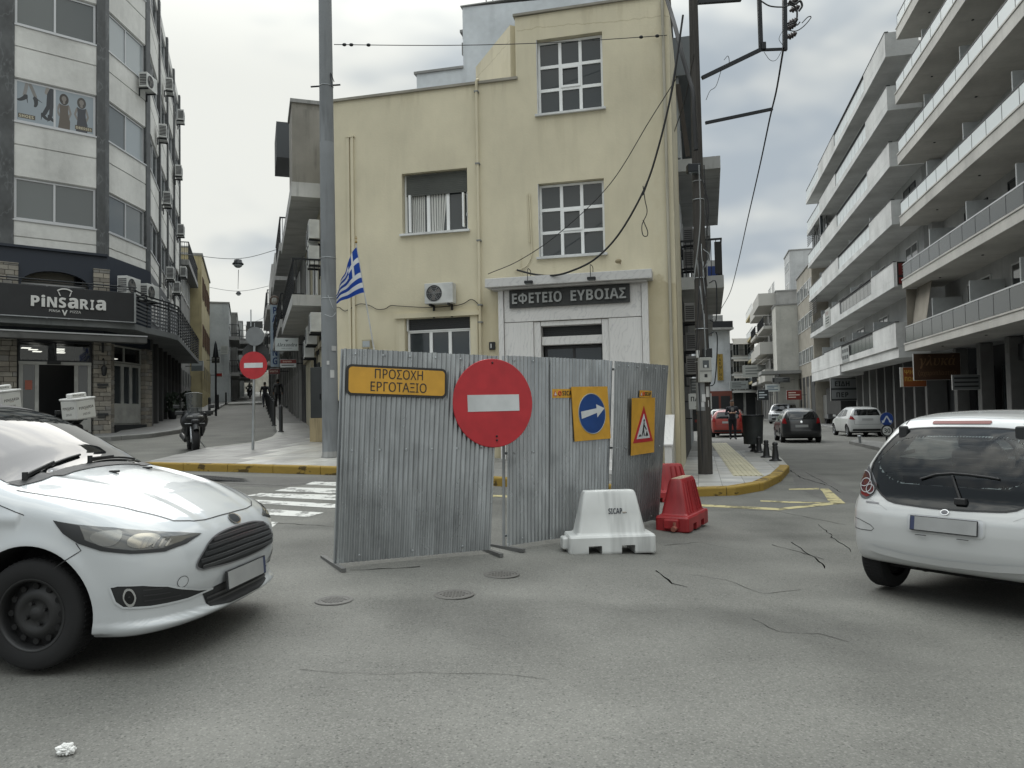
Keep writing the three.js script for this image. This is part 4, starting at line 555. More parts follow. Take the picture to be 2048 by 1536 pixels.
// ---------------------------------------------------------------- generic street block with storeys, windows, balconies
function block(name, label, [x, z], azd, o) {
  const { L, dep = 8, y0 = -0.5, top, mat, floors = [], ground, grp } = o, t = facade(name, label, 'building', [x, z], azd, grp);
  new MB().box(0, L, y0, top, -dep, 0).build('wall', mat, t);
  if (o.coping !== false) new MB().box(-0.05, L + 0.05, top, top + 0.12, -dep - 0.05, 0.08).build('coping', o.trim ?? MT.concrete, t);
  floors.forEach((f) => {
    for (const w of f.win ?? []) windowUnit(t, w[0], w[1], f.y + (w[2] ?? 0.9), f.y + (w[3] ?? 2.3), { z: 0.045, dep: 0.04, cols: w[4] ?? [0.5], mat: o.frame ?? MT.pvc, glass: o.glass ?? MT.glass, f: 0.06 });
    for (const bl of f.balc ?? []) balcony(t, bl[0], bl[1], f.y, bl[2] ?? 1.2, bl[3] ?? 'bars', o.slab ?? MT.concrete, bl[4]);
  });
  if (ground) { const { y, h, n, glass = MT.shopDark, pil = mat } = ground, w = L / n; for (let k = 0; k < n; k++) { new MB().box(k * w + 0.25, (k + 1) * w - 0.1, y, y + h * 0.78, 0.0, 0.03).build('shop_window', k % 3 === 2 ? std([0.12, 0.12, 0.115], 0.6) : glass, t); new MB().box(k * w - 0.1, k * w + 0.25, y, y + h, 0, 0.12).build('pilaster', pil, t); } new MB().box(0, L, y + h * 0.78, y + h, 0.0, 0.06).build('fascia', MT.shopDark, t); }
  return t;
}
function balcony(t, u0, u1, y, d, kind, slab, awn) {
  new MB().box(u0, u1, y - 0.3, y, 0.0, d).build('balcony_slab', slab, t);
  if (kind === 'bars') { const n = Math.round((u1 - u0) / 0.13), b = new MB(); for (let k = 0; k <= n; k++) b.box(u0 + (u1 - u0) * k / n - 0.01, u0 + (u1 - u0) * k / n + 0.01, y, y + 0.95, d - 0.05, d - 0.03); const m = Math.round(d / 0.13); for (const uu of [u0 + 0.02, u1 - 0.02]) for (let k = 0; k < m; k++) b.box(uu - 0.01, uu + 0.01, y, y + 0.95, d * k / m, d * k / m + 0.02); b.build('railing_bar', MT.metalDark, t).userData.kind = 'stuff'; new MB().box(u0, u1, y + 0.95, y + 1.0, d - 0.07, d - 0.01).build('hand_rail', MT.metalDark, t); for (const uu of [u0 + 0.02, u1 - 0.02]) new MB().box(uu - 0.02, uu + 0.02, y + 0.95, y + 1.0, 0, d - 0.07).build('hand_rail', MT.metalDark, t); }
  else if (kind === 'solid') { new MB().box(u0, u1, y, y + 0.95, d - 0.12, d).box(u0, u0 + 0.12, y, y + 0.95, 0, d - 0.12).box(u1 - 0.12, u1, y, y + 0.95, 0, d - 0.12).build('parapet', slab, t); }
  else if (kind === 'glass') { new MB().box(u0, u1, y + 0.05, y + 0.9, d - 0.05, d - 0.03).build('glass_panel', MT.glassPale, t); new MB().box(u0, u1, y + 0.9, y + 0.95, d - 0.06, d - 0.01).build('hand_rail', MT.steel, t); }
  if (awn) { const g = new THREE.BoxGeometry(u1 - u0 - 0.2, 0.02, 1.5); new MB().add(g, T4((u0 + u1) / 2, y + 2.2, d * 0.6 + 0.25, R(38), 0, 0)).build('awning', awn, t); }
}
const LA = -19, W3 = (u) => [G3o[0] + Math.sin(R(LA)) * u, G3o[1] - Math.cos(R(LA)) * u];
const off = (p, azd, n) => [p[0] + Math.cos(R(azd)) * n, p[1] + Math.sin(R(azd)) * n];
const awnGrey = std([0.2, 0.2, 0.19], 0.9), awnPale = std([0.42, 0.4, 0.36], 0.9);
block('street_building', 'pale grey building with awnings and rails on its roof terrace beyond the grey office building', W3(13.9), LA, { L: 8.2, dep: 7, top: 10.2, mat: plaster([0.3, 0.3, 0.29], TX.dirty), floors: [{ y: 4.6, win: [[0.5, 2.2], [3, 4.8], [5.6, 7.4]] }, { y: 7.6, win: [[0.5, 2.2], [3, 4.8], [5.6, 7.4]] }, { y: 10.25, balc: [[0, 8.2, 0.5, 'bars']] }], ground: { y: 1.0, h: 3.2, n: 4 } });
block('street_building', 'yellow rendered building on the left side of the narrow street', off(W3(22.3), LA, 0.7), LA, { L: 11.3, dep: 8, top: 12.2, mat: plaster([0.44, 0.38, 0.22], TX.dirty), frame: MT.brown, floors: [{ y: 5.4, win: [[0.8, 2.6], [3.6, 5.4], [6.4, 8.2], [9, 10.6]] }, { y: 8.6, win: [[0.8, 2.6], [3.6, 5.4], [6.4, 8.2], [9, 10.6]] }], ground: { y: 1.5, h: 3.4, n: 5 } });
block('street_building', 'small cream roof block rising behind the yellow building', off(W3(36), LA, -1), LA, { L: 5, dep: 5, top: 15.5, y0: 8, mat: plaster([0.55, 0.5, 0.36]) });
block('street_building', 'building with a blank pale blue-grey end wall on the left of the narrow street', off(W3(34.9), LA, 2.1), LA, { L: 9, dep: 8, top: 10.8, mat: plaster([0.46, 0.49, 0.5], TX.plaster), floors: [{ y: 5.2, balc: [[1, 8, 0.8]], win: [[1.5, 3.5], [5, 7]] }, { y: 8.2, balc: [[1, 8, 0.8]], win: [[1.5, 3.5], [5, 7]] }], ground: { y: 2, h: 3, n: 4 } });
block('street_building', 'dark balconied building with a tiled roof edge farther up the narrow street', off(W3(44.5), LA, 2.6), LA, { L: 15, dep: 8, top: 11.2, mat: plaster([0.22, 0.22, 0.21], TX.dirty), floors: [{ y: 5.8, balc: [[0.2, 6, 1.2, 'bars'], [8, 14, 1.2]], win: [[1, 3], [9, 11]] }, { y: 8.7, balc: [[0.2, 6, 1.2, 'bars'], [8, 14, 1.2, 'solid']], win: [[1, 3], [9, 11]] }], ground: { y: 2.2, h: 3.2, n: 5 } });
block('street_building', 'far pale building with stacked balconies on the left at the end of the narrow street', off(W3(62), LA, 3.0), LA, { L: 30, dep: 8, top: 12.5, mat: plaster([0.36, 0.37, 0.36], TX.dirty), floors: [{ y: 6.6, balc: [[1, 9, 1.2, 'solid'], [12, 20, 1.2, 'bars', awnPale]], win: [[2, 4], [14, 16], [24, 27]] }, { y: 9.6, balc: [[1, 9, 1.2, 'bars', awnPale], [12, 20, 1.2]], win: [[2, 4], [14, 16], [24, 27]] }], ground: { y: 3, h: 3.2, n: 7 } });
// right side of the narrow street: origin at the far end so that z points into the street
const RA = 161.4, WR = (u) => [-4.30 + Math.sin(R(-18.6)) * u, -18.62 - Math.cos(R(-18.6)) * u];   // u metres up the street from the yellow corner
const slabPale = std([0.58, 0.58, 0.565], 0.85, { map: TX.dirty });
{
  const t = block('street_building', 'weathered grey building with deep balconies behind the concrete pole', WR(10.6), RA, { L: 8.0, dep: 5, top: 7.5, coping: false, mat: plaster([0.5, 0.46, 0.34], TX.dirty), slab: slabPale, floors: [{ y: 4.75, balc: [[0, 8.0, 0.85, 'bars']], win: [[1, 2.4, 0.1, 2.2], [4.5, 6, 0.1, 2.2]] }] });
  new MB().box(0, 8.0, 7.45, 7.85, 0.0, 0.85).build('balcony_slab', slabPale, t); new MB().box(6.4, 8.0, 7.85, 10.05, -5, 0.82).box(0, 6.4, 7.5, 9.6, -5, -0.2).build('top_storey', plaster([0.3, 0.285, 0.25], TX.dirty), t); new MB().box(6.35, 8.05, 10.05, 10.15, -5.1, 0.86).build('coping', MT.concrete, t);
  new MB().box(3.4, 5.4, 9.35, 10.45, 0, 1.15).build('roof_screen', std([0.06, 0.065, 0.07], 0.7), t);
  
  new MB().box(5.6, 6.5, 1.0, 3.0, 0.0, 0.05).build('door', MT.shopDark, t); new MB().box(3.4, 3.6, 1.2, 3.3, 0, 0.06).box(0, 8, 3.35, 3.5, 0, 0.1).build('pilaster', plaster([0.38, 0.34, 0.25], TX.dirty), t);
}
block('street_building', 'dark shabby building with many balconies on the right side of the narrow street', WR(22.6), RA, { L: 11.9, dep: 6, top: 8.9, mat: plaster([0.3, 0.3, 0.285], TX.dirty), slab: slabPale, floors: [{ y: 5.1, balc: [[0.3, 5, 0.9], [6, 11.5, 0.9, 'bars']], win: [[1, 3], [7, 9]] }, { y: 8.0, balc: [[0.3, 5, 0.9, 'solid'], [6, 11.5, 0.9]], win: [[1, 3], [7, 9]] }], ground: { y: 1.2, h: 3.2, n: 5 } });
block('street_building', 'mid grey building farther up the right side of the narrow street', WR(40), RA, { L: 17.2, dep: 6, top: 10.2, mat: plaster([0.3, 0.3, 0.29], TX.dirty), slab: slabPale, floors: [{ y: 5.8, balc: [[0.5, 7, 1.0, 'bars'], [9, 16, 0.9]], win: [[1, 3], [10, 12]] }, { y: 8.7, balc: [[0.5, 7, 1.0], [9, 16, 0.9, 'solid']], win: [[1, 3], [10, 12]] }], ground: { y: 2, h: 3.4, n: 6 } });
block('street_building', 'far building closing the right side of the narrow street', WR(78), RA, { L: 37.8, dep: 6, top: 12.2, mat: plaster([0.34, 0.34, 0.33], TX.dirty), slab: slabPale, floors: [{ y: 7.2, balc: [[3, 12, 1.0], [18, 34, 0.9, 'bars']], win: [[5, 7], [22, 25]] }, { y: 10.2, balc: [[3, 12, 1.0], [18, 34, 0.9]], win: [[5, 7], [22, 25]] }], ground: { y: 3, h: 3.6, n: 9 } });
block('street_building', 'pale buildings crossing the far end of the narrow street', [-46, -128], 71, { L: 22, dep: 8, top: 11.5, y0: 2, mat: plaster([0.5, 0.47, 0.4], TX.dirty), floors: [{ y: 8, win: [[3, 5], [8, 10], [14, 16]] }] });
for (const [u, y, l] of [[10.6 - 9.1, 6.3, 'upper white air conditioner on the balconied building beside the concrete pole'], [10.6 - 9.3, 5.6, 'second white air conditioner below it beside the concrete pole'], [3.4, 6.2, 'grey air conditioner high under the balcony soffit in the narrow street'], [2.6, 3.7, 'white air conditioner under the lower balcony beside the concrete pole'], [4.1, 3.5, 'dark air conditioner under the lower balcony, middle one of three'], [5.2, 3.2, 'dark air conditioner under the lower balcony, farthest of three']]) { const p = WR(u < 2.6 ? 2.9 + (u === 10.6 - 9.1 ? 0 : 0.1) : u); const q = off(p, RA, 0.05); acUnit(l, [q[0], y, q[1]], R(90 - RA), 0.95); }
// ---------------------------------------------------------------- white block behind the yellow building
{
  const q = YF(0, 0, -3.5), t = facade('white_building', 'bluish white building stepping up behind the yellow building', 'building', [q[0], q[2]], 103.7), m = plaster([0.68, 0.72, 0.75], TX.plaster);
  new MB().prism([[0.92, 6], [8.05, 6], [8.05, 12.66], [2.33, 12.97], [2.33, 11.2], [0.92, 11.2]], 0.3, T4(0, 0, -0.3)).box(0.92, 1.2, 6, 11.2, -6, -0.3).box(2.33, 2.6, 11.2, 12.9, -6, -0.3).build('wall', m, t);
  new MB().box(0.85, 2.33, 11.2, 11.27, -6, 0.04).build('coping', MT.concrete, t); new MB().box(2.28, 8.1, 12.97, 13.0, -6, 0.04).build('coping', MT.concrete, t);
  new MB().box(2.18, 2.33, 12.35, 12.43, -1.6, -0.2).box(2.23, 2.33, 12.2, 12.35, -1.5, -0.3).box(2.2, 2.33, 11.75, 12.1, -0.9, -0.3).build('eave', MT.concrete, t);
  new MB().bar(V(2.9, 12.95, -0.5), V(2.9, 13.5, -0.5), 0.015).bar(V(3.1, 12.95, -0.5), V(3.1, 13.4, -0.5), 0.012).bar(V(2.6, 13.2, -0.5), V(3.5, 13.25, -0.5), 0.01).bar(V(2.8, 13.0, -0.5), V(3.4, 13.35, -0.5), 0.008).build('antenna', MT.metalDark, t);
  for (const c of new Array(0)) t.add(c);
}
// ---------------------------------------------------------------- balconied block right of the yellow building, along the right street
const SA = 14.3, SW = (u, n = 0) => off([3.57 + Math.sin(R(SA)) * u, -16.7 - Math.cos(R(SA)) * u], SA, n);
{
  const o = SW(3.95), t = facade('apartment_building', 'white apartment building with two projecting balconies beside the wooden pole', 'building', o, SA);
  const wm = plaster([0.47, 0.5, 0.52], TX.dirty), sl = std([0.52, 0.53, 0.53], 0.8, { map: TX.dirty }), so = std([0.33, 0.34, 0.33], 0.85);
  new MB().box(0, 14, -0.3, 11.2, -7, 0).build('wall', wm, t); new MB().box(-0.1, 14.1, 10.4, 11.45, -7.2, 0.5).build('eave', std([0.12, 0.13, 0.135], 0.8), t);
  for (const [y, l, d] of [[7.82, 6.6, 1.15], [4.62, 6.0, 1.15]]) { new MB().box(0, l, y, y + 0.33, 0.0, d).build('balcony_slab', sl, t); }
  new MB().box(0, 7, -0.1, 4.6, 0, 0.03).build('shop_wall', std([0.1, 0.1, 0.1], 0.8, { map: TX.dirty }), t);
  new MB().box(0, 14, 8.15, 8.2, 0.0, 0.02).build('band', so, t);
  { const b = new MB(), y = 4.95; for (let k = 0; k <= 8; k++) b.box(0.01, 0.03, y, y + 0.95, 0.05 + k * 0.13, 0.07 + k * 0.13); for (let k = 0; k < 44; k++) b.box(k * 0.135, k * 0.135 + 0.02, y, y + 0.95, 1.1, 1.12); b.build('railing_bar', MT.metalDark, t).userData.kind = 'stuff'; new MB().box(0, 0.04, y + 0.95, y + 1.0, 0, 1.13).box(0.04, 6, y + 0.95, y + 1.0, 1.09, 1.13).build('hand_rail', MT.metalDark, t); new MB().box(0.0, 0.06, y + 0.05, y + 0.9, 0.93, 1.12).build('railing_panel', MT.black, t); }
  new MB().box(0.0, 0.3, 8.2, 10.9, 0.0, 0.12).build('pilaster', wm, t);
  for (const [u, a] of [[1.0, 5.0], [3.4, 5.0], [1.0, 8.3], [3.4, 8.3], [8, 5.0], [10.5, 5.0], [8, 8.3], [10.5, 8.3]]) windowUnit(t, u, u + 1.5, a, a + 2.2, { z: 0.045, dep: 0.04, cols: [0.5], glass: MT.glass });
  for (const y of [4.9, 7.9, 10.2]) new MB().box(7.2, 13.8, y - 0.3, y, 0, 0.9).build('balcony_slab', sl, t);
  for (const y of [4.9, 7.9]) { new MB().box(7.2, 13.8, y, y + 0.9, 0.82, 0.9).build('parapet', sl, t); }
  new MB().beam(V(-0.02, 10.2, 0.10), V(-0.02, 8.2, 0.32), 0.06, 0.12).build('brace', std([0.05, 0.042, 0.036], 0.8), t);
  const E = fr(...SW(3.95), SA), turn = R(90 - SA);
  for (const [u, y, l] of [[1.0, 5.95, 'dark air conditioner under the upper balcony right of the yellow building, upper of two'], [0.6, 5.25, 'dark air conditioner behind the balcony railing right of the yellow building'], [0.3, 3.75, 'air conditioner right under the lower balcony soffit behind the wooden pole'], [0.7, 3.0, 'air conditioner in the stack behind the wooden pole, second from the top'], [0.5, 2.35, 'air conditioner in the stack behind the wooden pole, third from the top']]) acUnit(l, E(u, y, 0.05), turn, 0.9, null, std([0.2, 0.2, 0.2], 0.7, { map: TX.grunge }));
  // little signs stacked under the balcony
  const sg = (name, label, u, y, w, h, c, draw) => { const s = thing(name, label, 'sign', SWy(u, y, 0.45), 0); new MB().box(-w / 2, w / 2, -h / 2, h / 2, -0.04, 0).build('box', std([0.45, 0.45, 0.44], 0.6), s); const tx = canvasTex(256, Math.round(256 * h / w), draw); mesh('face', new THREE.PlaneGeometry(w - 0.02, h - 0.02).translate(0, 0, 0.003), std([0.8, 0.8, 0.8], 0.6, { map: tx }), s); new MB().bar(V(-w / 2, 0, -0.02), V(-w / 2 - 0.25, 0, -0.1), 0.015).build('bracket', MT.metalDark, s); };
  const SWy = (u, y, n) => { const p = SW(u, n); return [p[0], y, p[1]]; };
  sg('small_sign', 'grey lettered sign box hanging below the balcony, above the white sign', 4.6, 2.05, 0.55, 0.42, 0, (x, w, h) => { x.fillStyle = '#5e6262'; x.fillRect(0, 0, w, h); x.fillStyle = '#9a9d9c'; for (let j = 0; j < 4; j++) x.fillRect(20, 20 + j * h / 5, w - 60 + (j % 2) * 30, h / 11); });
  sg('small_sign', 'white sign reading ΠΑΝΤ hanging beside the wooden pole', 4.2, 1.62, 0.62, 0.42, 0, (x, w, h) => { x.fillStyle = '#c9cccb'; x.fillRect(0, 0, w, h); x.fillStyle = '#26292b'; x.font = 'bold 76px sans-serif'; x.fillText('ΠΑΝΤ', 14, 84, w - 28); x.font = 'italic 46px serif'; x.fillText('Atelier', 70, 150); });
  sg('small_sign', 'dark sign with an orange ring hanging low on the shop wall behind the wooden pole', 5.6, 1.15, 0.5, 0.75, 0, (x, w, h) => { x.fillStyle = '#1d2021'; x.fillRect(0, 0, w, h); x.strokeStyle = '#b06a3c'; x.lineWidth = 22; x.beginPath(); x.arc(w / 2, h * 0.3, 56, 0, 7); x.stroke(); x.fillStyle = '#7d1f1a'; x.fillRect(30, h * 0.55, w - 60, 40); x.strokeStyle = '#8f9291'; x.beginPath(); x.arc(w / 2, h * 0.82, 44, 0, 7); x.stroke(); });
  { const p = SW(9.5, 0.75), s = thing('hotel_sign', 'white hanging sign with a blue square projecting over the far balcony', 'sign', [p[0], 6.0, p[1]], 0); new MB().box(-0.55, 0.45, -0.4, 0.4, -0.05, 0.05).build('board', MT.white, s); new MB().box(0.0, 0.4, -0.22, 0.2, 0.05, 0.06).build('square', std([0.02, 0.06, 0.25], 0.5), s); }
}
// ---------------------------------------------------------------- the two big balcony blocks on the right
{
  const slabM = std([0.60, 0.585, 0.545], 0.8, { map: TX.plaster }), soffit = slabM, wallM = plaster([0.5, 0.505, 0.5], TX.plaster), inner = std([0.05, 0.052, 0.055], 0.8), part = plaster([0.5, 0.52, 0.52]);
  const frost = std([0.62, 0.66, 0.66], 0.35, { ior: 1.6 }), dkGlass = std([0.045, 0.052, 0.052], 0.15, { ior: 1.4 }), railM = MT.metalDark;
  const o = [18.446, -36.0], t = facade('balcony_building', 'nearer white apartment block on the right with long glass balconies, shops below', 'building', o, 193.1), L = 27;
  const yS = [3.92, 6.87, 9.82, 12.76, 15.66, 18.5], hS = [0.38, 0.45, 0.5, 0.52, 0.52, 0.55], D = 1.7;
  new MB().box(0.4, L, 3.95, 23, -9, -D).build('wall', wallM, t);
  yS.forEach((y, k) => {
    const u0 = k === 5 ? 0.6 : 0;
    new MB().rbox(u0, L, y, y + hS[k], -D - 0.05, 0, 0.012, 1).build('balcony_slab', slabM, t); new MB().box(u0, L, y + hS[k] - 0.06, y + hS[k], -0.004, 0.03).build('drip_edge', slabM, t);
    const g0 = y + hS[k] + 0.04, g1 = y + 1.12, n = Math.round((L - u0) / 1.32), w = (L - u0) / n;
    for (let i = 0; i < n; i++) { new MB().box(u0 + i * w + 0.02, u0 + (i + 1) * w - 0.02, g0, g1 - 0.02, -0.075, -0.06).build('glass_panel', k < 2 ? dkGlass : frost, t); }
    for (let i = 0; i <= n; i++) new MB().box(u0 + i * w - 0.012, u0 + i * w + 0.012, y + hS[k], g1, -0.1, -0.055).build('railing_post', railM, t);
    new MB().box(u0, L, g1, g1 + 0.05, -0.11, -0.05).box(u0, u0 + 0.05, g1, g1 + 0.05, -D, -0.11).build('hand_rail', k < 2 ? MT.steel : railM, t);
    new MB().box(u0 + 0.01, u0 + 0.025, g0, g1 - 0.02, -D + 0.05, -0.1).build('glass_panel', k < 2 ? dkGlass : frost, t);
    const f = y + hS[k], nx = k < 5 ? yS[k + 1] : 21.6;
    for (let j = 0; j < 6; j++) { const u = 2.6 + j * 4.6; if (u + 0.1 < L) new MB().rbox(u, u + 0.1, f, Math.min(nx, f + 1.75), -D, -0.5, 0.01, 1).build('partition', part, t); windowUnit(t, u + 0.8, u + 3.4, f + 0.05, f + 2.15, { z: -D + 0.05, dep: 0.05, cols: [0.5], mat: k === 0 ? MT.white : MT.metalDark, glass: MT.glass }); }
    for (let j = 0; j < 5; j++) new MB().lathe([[0, 0], [0.045, 0], [0.05, 0.03]], 10, T4(3 + j * 5, y - 0.025, -0.75)).build('ceiling_spot', MT.metalDark, t);
  });
  new MB().box(0.6, L, 21.4, 21.9, -D - 0.05, 0.0).build('roof_slab', slabM, t);
  new MB().box(0.05, 0.55, 6.9, 23, -D - 0.05, -1.2).build('corner_wall', wallM, t);
  // pulled down fabric screen on the first balcony corner
  new MB().prism([[0.15, 0], [1.15, 0], [0.75, -2.15], [0.15, -2.15]], 0.02, T4(0, 6.85, 0.0, 0, PI / 2, 0)).add(new THREE.BoxGeometry(2.2, 2.2, 0.02), T4(1.2, 5.78, -0.45, R(-9), 0, 0)).build('fabric_screen', std([0.34, 0.31, 0.26], 0.95, { map: TX.dirty }), t);
  // ground floor: recessed shops
  new MB().box(0, L, 0, 3.95, -9, -3.2).build('shop_wall', inner, t);
  for (let k = 0; k < 9; k++) { const u = 0.4 + k * 3.0; new MB().rbox(u, u + 0.45, 0.1, 3.92, -2.4, -1.9, 0.02, 1).build('column', plaster([0.2, 0.2, 0.195], TX.dirty), t); if (k < 8) { windowUnit(t, u + 0.6, u + 2.8, 0.75, 3.0, { z: -2.6, cols: [0.35, 0.7], rows: [], mat: MT.metalDark, glass: MT.glass, name: 'shop_window' }); new MB().box(u + 0.5, u + 2.95, 0.15, 0.72, -2.7, -2.55).build('stall_riser', std([0.13, 0.13, 0.13], 0.6), t); } }
  new MB().box(6.5, L, 3.02, 3.6, -2.35, -2.2).build('shop_fascia', MT.shopDark, t);
  const N = fr(...o, 193.1), turn = R(90 - 193.1);
  { const s = thing('shop_lettering', 'pale lettering reading catering on the dark fascia of the nearer right block', 'sign', N(10.3, 3.16, -2.18), turn); letters(s, 'catering', 0.34, 0.02, 0, 0, 0, std([0.3, 0.3, 0.29], 0.5), 1.8); }
  // ---- farther block
  const o2 = [18.66, -37.5], t2 = facade('balcony_building', 'farther white apartment block on the right with solid and glass balcony fronts', 'building', o2, 193.4), wM = plaster([0.70, 0.705, 0.69], TX.plaster), Y = [4.2, 7.12, 10.15, 12.98, 15.75, 18.4];
  new MB().box(-27.3, 0.2, 3.9, 19.2, -10, -1.5).build('wall', wallM, t2);
  Y.forEach((y, k) => {
    const a = -27.3, z = 0, h0 = 0.36;
    new MB().rbox(a, 0.6, y, y + h0, -1.55, 0, 0.012, 1).build('balcony_slab', wM, t2);
    new MB().box(-4.3, 0.6, y + h0, y + 1.2, -0.14, 0).build('parapet', wM, t2); new MB().box(0.46, 0.6, y + h0, y + 1.2, -1.5, -0.14).build('parapet', wM, t2);
    new MB().box(-20.5, -13.7, y + h0, y + 1.2, -0.14, 0).build('parapet', wM, t2); new MB().box(-20.55, 0.62, y + 1.2, y + 1.24, -0.16, 0.02).build('hand_rail', MT.metalDark, t2);
    const gl = k < 2 ? dkGlass : frost; for (const [p, q] of [[-13.7, -4.3], [-27.3, -20.5]]) { const n = Math.round((q - p) / 1.05); for (let i = 0; i < n; i++) new MB().box(p + (q - p) * i / n + 0.03, p + (q - p) * (i + 1) / n - 0.03, y + h0 + 0.04, y + 1.1, -0.07, -0.05).build('glass_panel', gl, t2); new MB().box(p, q, y + 1.1, y + 1.15, -0.1, -0.03).build('hand_rail', railM, t2); }
    for (const u of [-6, -12, -19, -24]) new MB().box(u, u + 0.1, y + h0, y + 1.9, -1.5, -0.4).build('partition', part, t2);
    for (const u of [-3, -9.5, -16, -22.5]) windowUnit(t2, u, u + 2.2, y + h0 + 0.05, y + 2.45, { z: -1.45, dep: 0.04, cols: [0.5], mat: k < 2 ? MT.white : MT.metalDark, glass: MT.glass });
  });
  new MB().box(-20.6, -20.4, 13.3, 15.75, -0.2, 0).box(-27.2, -20.4, 14.2, 15.75, -0.5, -0.45).build('closed_gallery', MT.glass, t2);
  for (let k = 0; k < 6; k++) new MB().box(-27.0 + k * 1.1, -26.95 + k * 1.1, 14.2, 15.75, -0.43, -0.36).build('gallery_mullion', MT.white, t2);
  for (const y of [7.6, 13.5]) for (let j = 0; j < 8; j++) new MB().box(-27.3, -23.5, y + 1.3 + j * 0.17, y + 1.36 + j * 0.17, -0.04, -0.01).build('louvre', MT.metalDark, t2);
  new MB().box(-14.5, 0.6, 3.7, 4.2, -1.5, -0.1).build('beam', wM, t2); new MB().box(-27.3, -14.5, 3.5, 5.3, -1.5, -0.02).build('wall_panel', wM, t2);
  new MB().box(-27.3, 0.5, 0, 4.2, -10, -2.6).build('shop_wall', inner, t2);
  for (let k = 0; k < 10; k++) new MB().rbox(-1.0 - k * 2.1, -0.65 - k * 2.1, 0.1, 4.1, -2.5, -1.6, 0.02, 1).build('column', k < 6 ? plaster([0.15, 0.15, 0.148], TX.dirty) : plaster([0.3, 0.3, 0.29], TX.dirty), t2);
  for (let k = 0; k < 9; k++) new MB().box(-2.95 - k * 2.1, -1.1 - k * 2.1, 0.15, 3.4, -2.45, -2.4).build('shop_shutter', k < 5 ? std([0.17, 0.17, 0.165], 0.7, { map: TX.dirty }) : MT.shopDark, t2);
  const F = fr(...o2, 193.4), tf = R(90 - 193.4);
  const flat = (name, label, cat, pos, turn_, w, h, draw, d = 0.06) => { const s = thing(name, label, cat, pos, turn_); new MB().box(-w / 2, w / 2, -h / 2, h / 2, -d, 0).build('box', std([0.4, 0.4, 0.39], 0.6), s); const tx = canvasTex(256, Math.max(32, Math.round(256 * h / w)), draw); mesh('face', new THREE.PlaneGeometry(w - 0.03, h - 0.03).translate(0, 0, 0.004), std([0.85, 0.85, 0.85], 0.6, { map: tx }), s); return s; };
  flat('shop_sign', 'red and dark sign panel on the end face of the farther balcony', 'sign', F(0.62, 7.75, -0.62), 0, 1.05, 1.15, (x, w, h) => { x.fillStyle = '#26211f'; x.fillRect(0, 0, w, h); x.fillStyle = '#6d1f1c'; x.fillRect(18, 20, w - 36, h * 0.5); x.fillStyle = '#b9b2a4'; for (let j = 0; j < 4; j++) x.fillRect(60, 40 + j * 34, w - 100, 10); x.beginPath(); x.arc(130, 56, 30, 0, 7); x.fill(); x.fillStyle = '#7c2220'; x.fillRect(18, h * 0.68, w - 36, h * 0.26); });
  flat('shop_sign', 'small orange shop sign with yellow lettering hanging at the column', 'sign', F(0.6, 2.75, -0.7), 0, 1.25, 0.95, (x, w, h) => { x.fillStyle = '#8a4a1e'; x.fillRect(0, 0, w, h); x.fillStyle = '#c9a24a'; x.font = 'bold 60px sans-serif'; x.fillText('ΨΗΤΟ', 36, 70, 190); x.fillText('ΠΩΛΕΙΟ', 36, 140, 190); x.fillStyle = '#d8d4c6'; x.fillRect(0, 0, 26, h); });
  flat('shop_sign', 'large brown banner with faded lettering under the nearer balcony', 'sign', N(1.6, 3.1, -0.9), 0, 2.1, 1.2, (x, w, h) => { x.fillStyle = '#4a3322'; x.fillRect(0, 0, w, h); x.fillStyle = '#7d6246'; x.font = 'italic bold 74px serif'; x.fillText('γλυκά', 26, 66, 200); x.font = '34px sans-serif'; x.fillText('ζαχαροπλαστείο', 20, 120, 215); });
  flat('shop_sign', 'white board with dark lines of text on a column beside the brown banner', 'sign', N(4.3, 2.3, -1.2), 0, 1.15, 0.62, (x, w, h) => { x.fillStyle = '#7d8080'; x.fillRect(0, 0, w, h); x.fillStyle = '#2c2f30'; for (let j = 0; j < 3; j++) x.fillRect(14, 20 + j * 40, w - 28, 16); });
  flat('kiosk_sign', 'stacked white signs reading ΕΙΔΗ and ΠΕΡ over a far shop window', 'sign', F(-17.5, 2.6, -0.9), 0, 2.2, 1.6, (x, w, h) => { x.fillStyle = '#3a3d3e'; x.fillRect(0, 0, w, h); x.fillStyle = '#8d9090'; x.fillRect(6, 6, w - 12, h * 0.4); x.fillRect(6, h * 0.52, w - 12, h * 0.4); x.fillStyle = '#202324'; x.font = 'bold 58px sans-serif'; x.fillText('ΕΙΔΗ', 30, 66, 190); x.fillText('ΠΕΡ', 40, 158, 180); });
  flat('banner', 'white lettered banner on the second balcony front of the farther block', 'banner', F(-18.4, 7.85, 0.02), tf, 2.2, 1.25, (x, w, h) => { x.fillStyle = '#a9aba6'; x.fillRect(0, 0, w, h); x.fillStyle = '#6a3b34'; x.font = 'bold 40px sans-serif'; x.fillText('ΙΑΤΡΕΙΟ', 20, 50, 210); x.fillStyle = '#3c4042'; for (let j = 0; j < 3; j++) x.fillRect(24, 70 + j * 22, 180, 10); }, 0.03);
  flat('banner', 'pale poster on the lowest balcony front of the farther block', 'banner', F(-12.2, 4.75, 0.02), tf, 2.4, 1.0, (x, w, h) => { x.fillStyle = '#9fa2a0'; x.fillRect(0, 0, w, h); x.fillStyle = '#46494b'; for (let j = 0; j < 6; j++) x.fillRect(16 + (j % 3) * 78, 16 + Math.floor(j / 3) * 46, 62, 26); }, 0.03);
  acUnit('air conditioner on the side wall between the two big balcony blocks', N(0.9, 14.2, -1.1), turn, 0.9);
  // ---- buildings farther along the right street
  const R3 = (u, n = 0) => off([18.66 + Math.sin(R(13.4)) * u, -37.5 - Math.cos(R(13.4)) * u], 193.4, n);
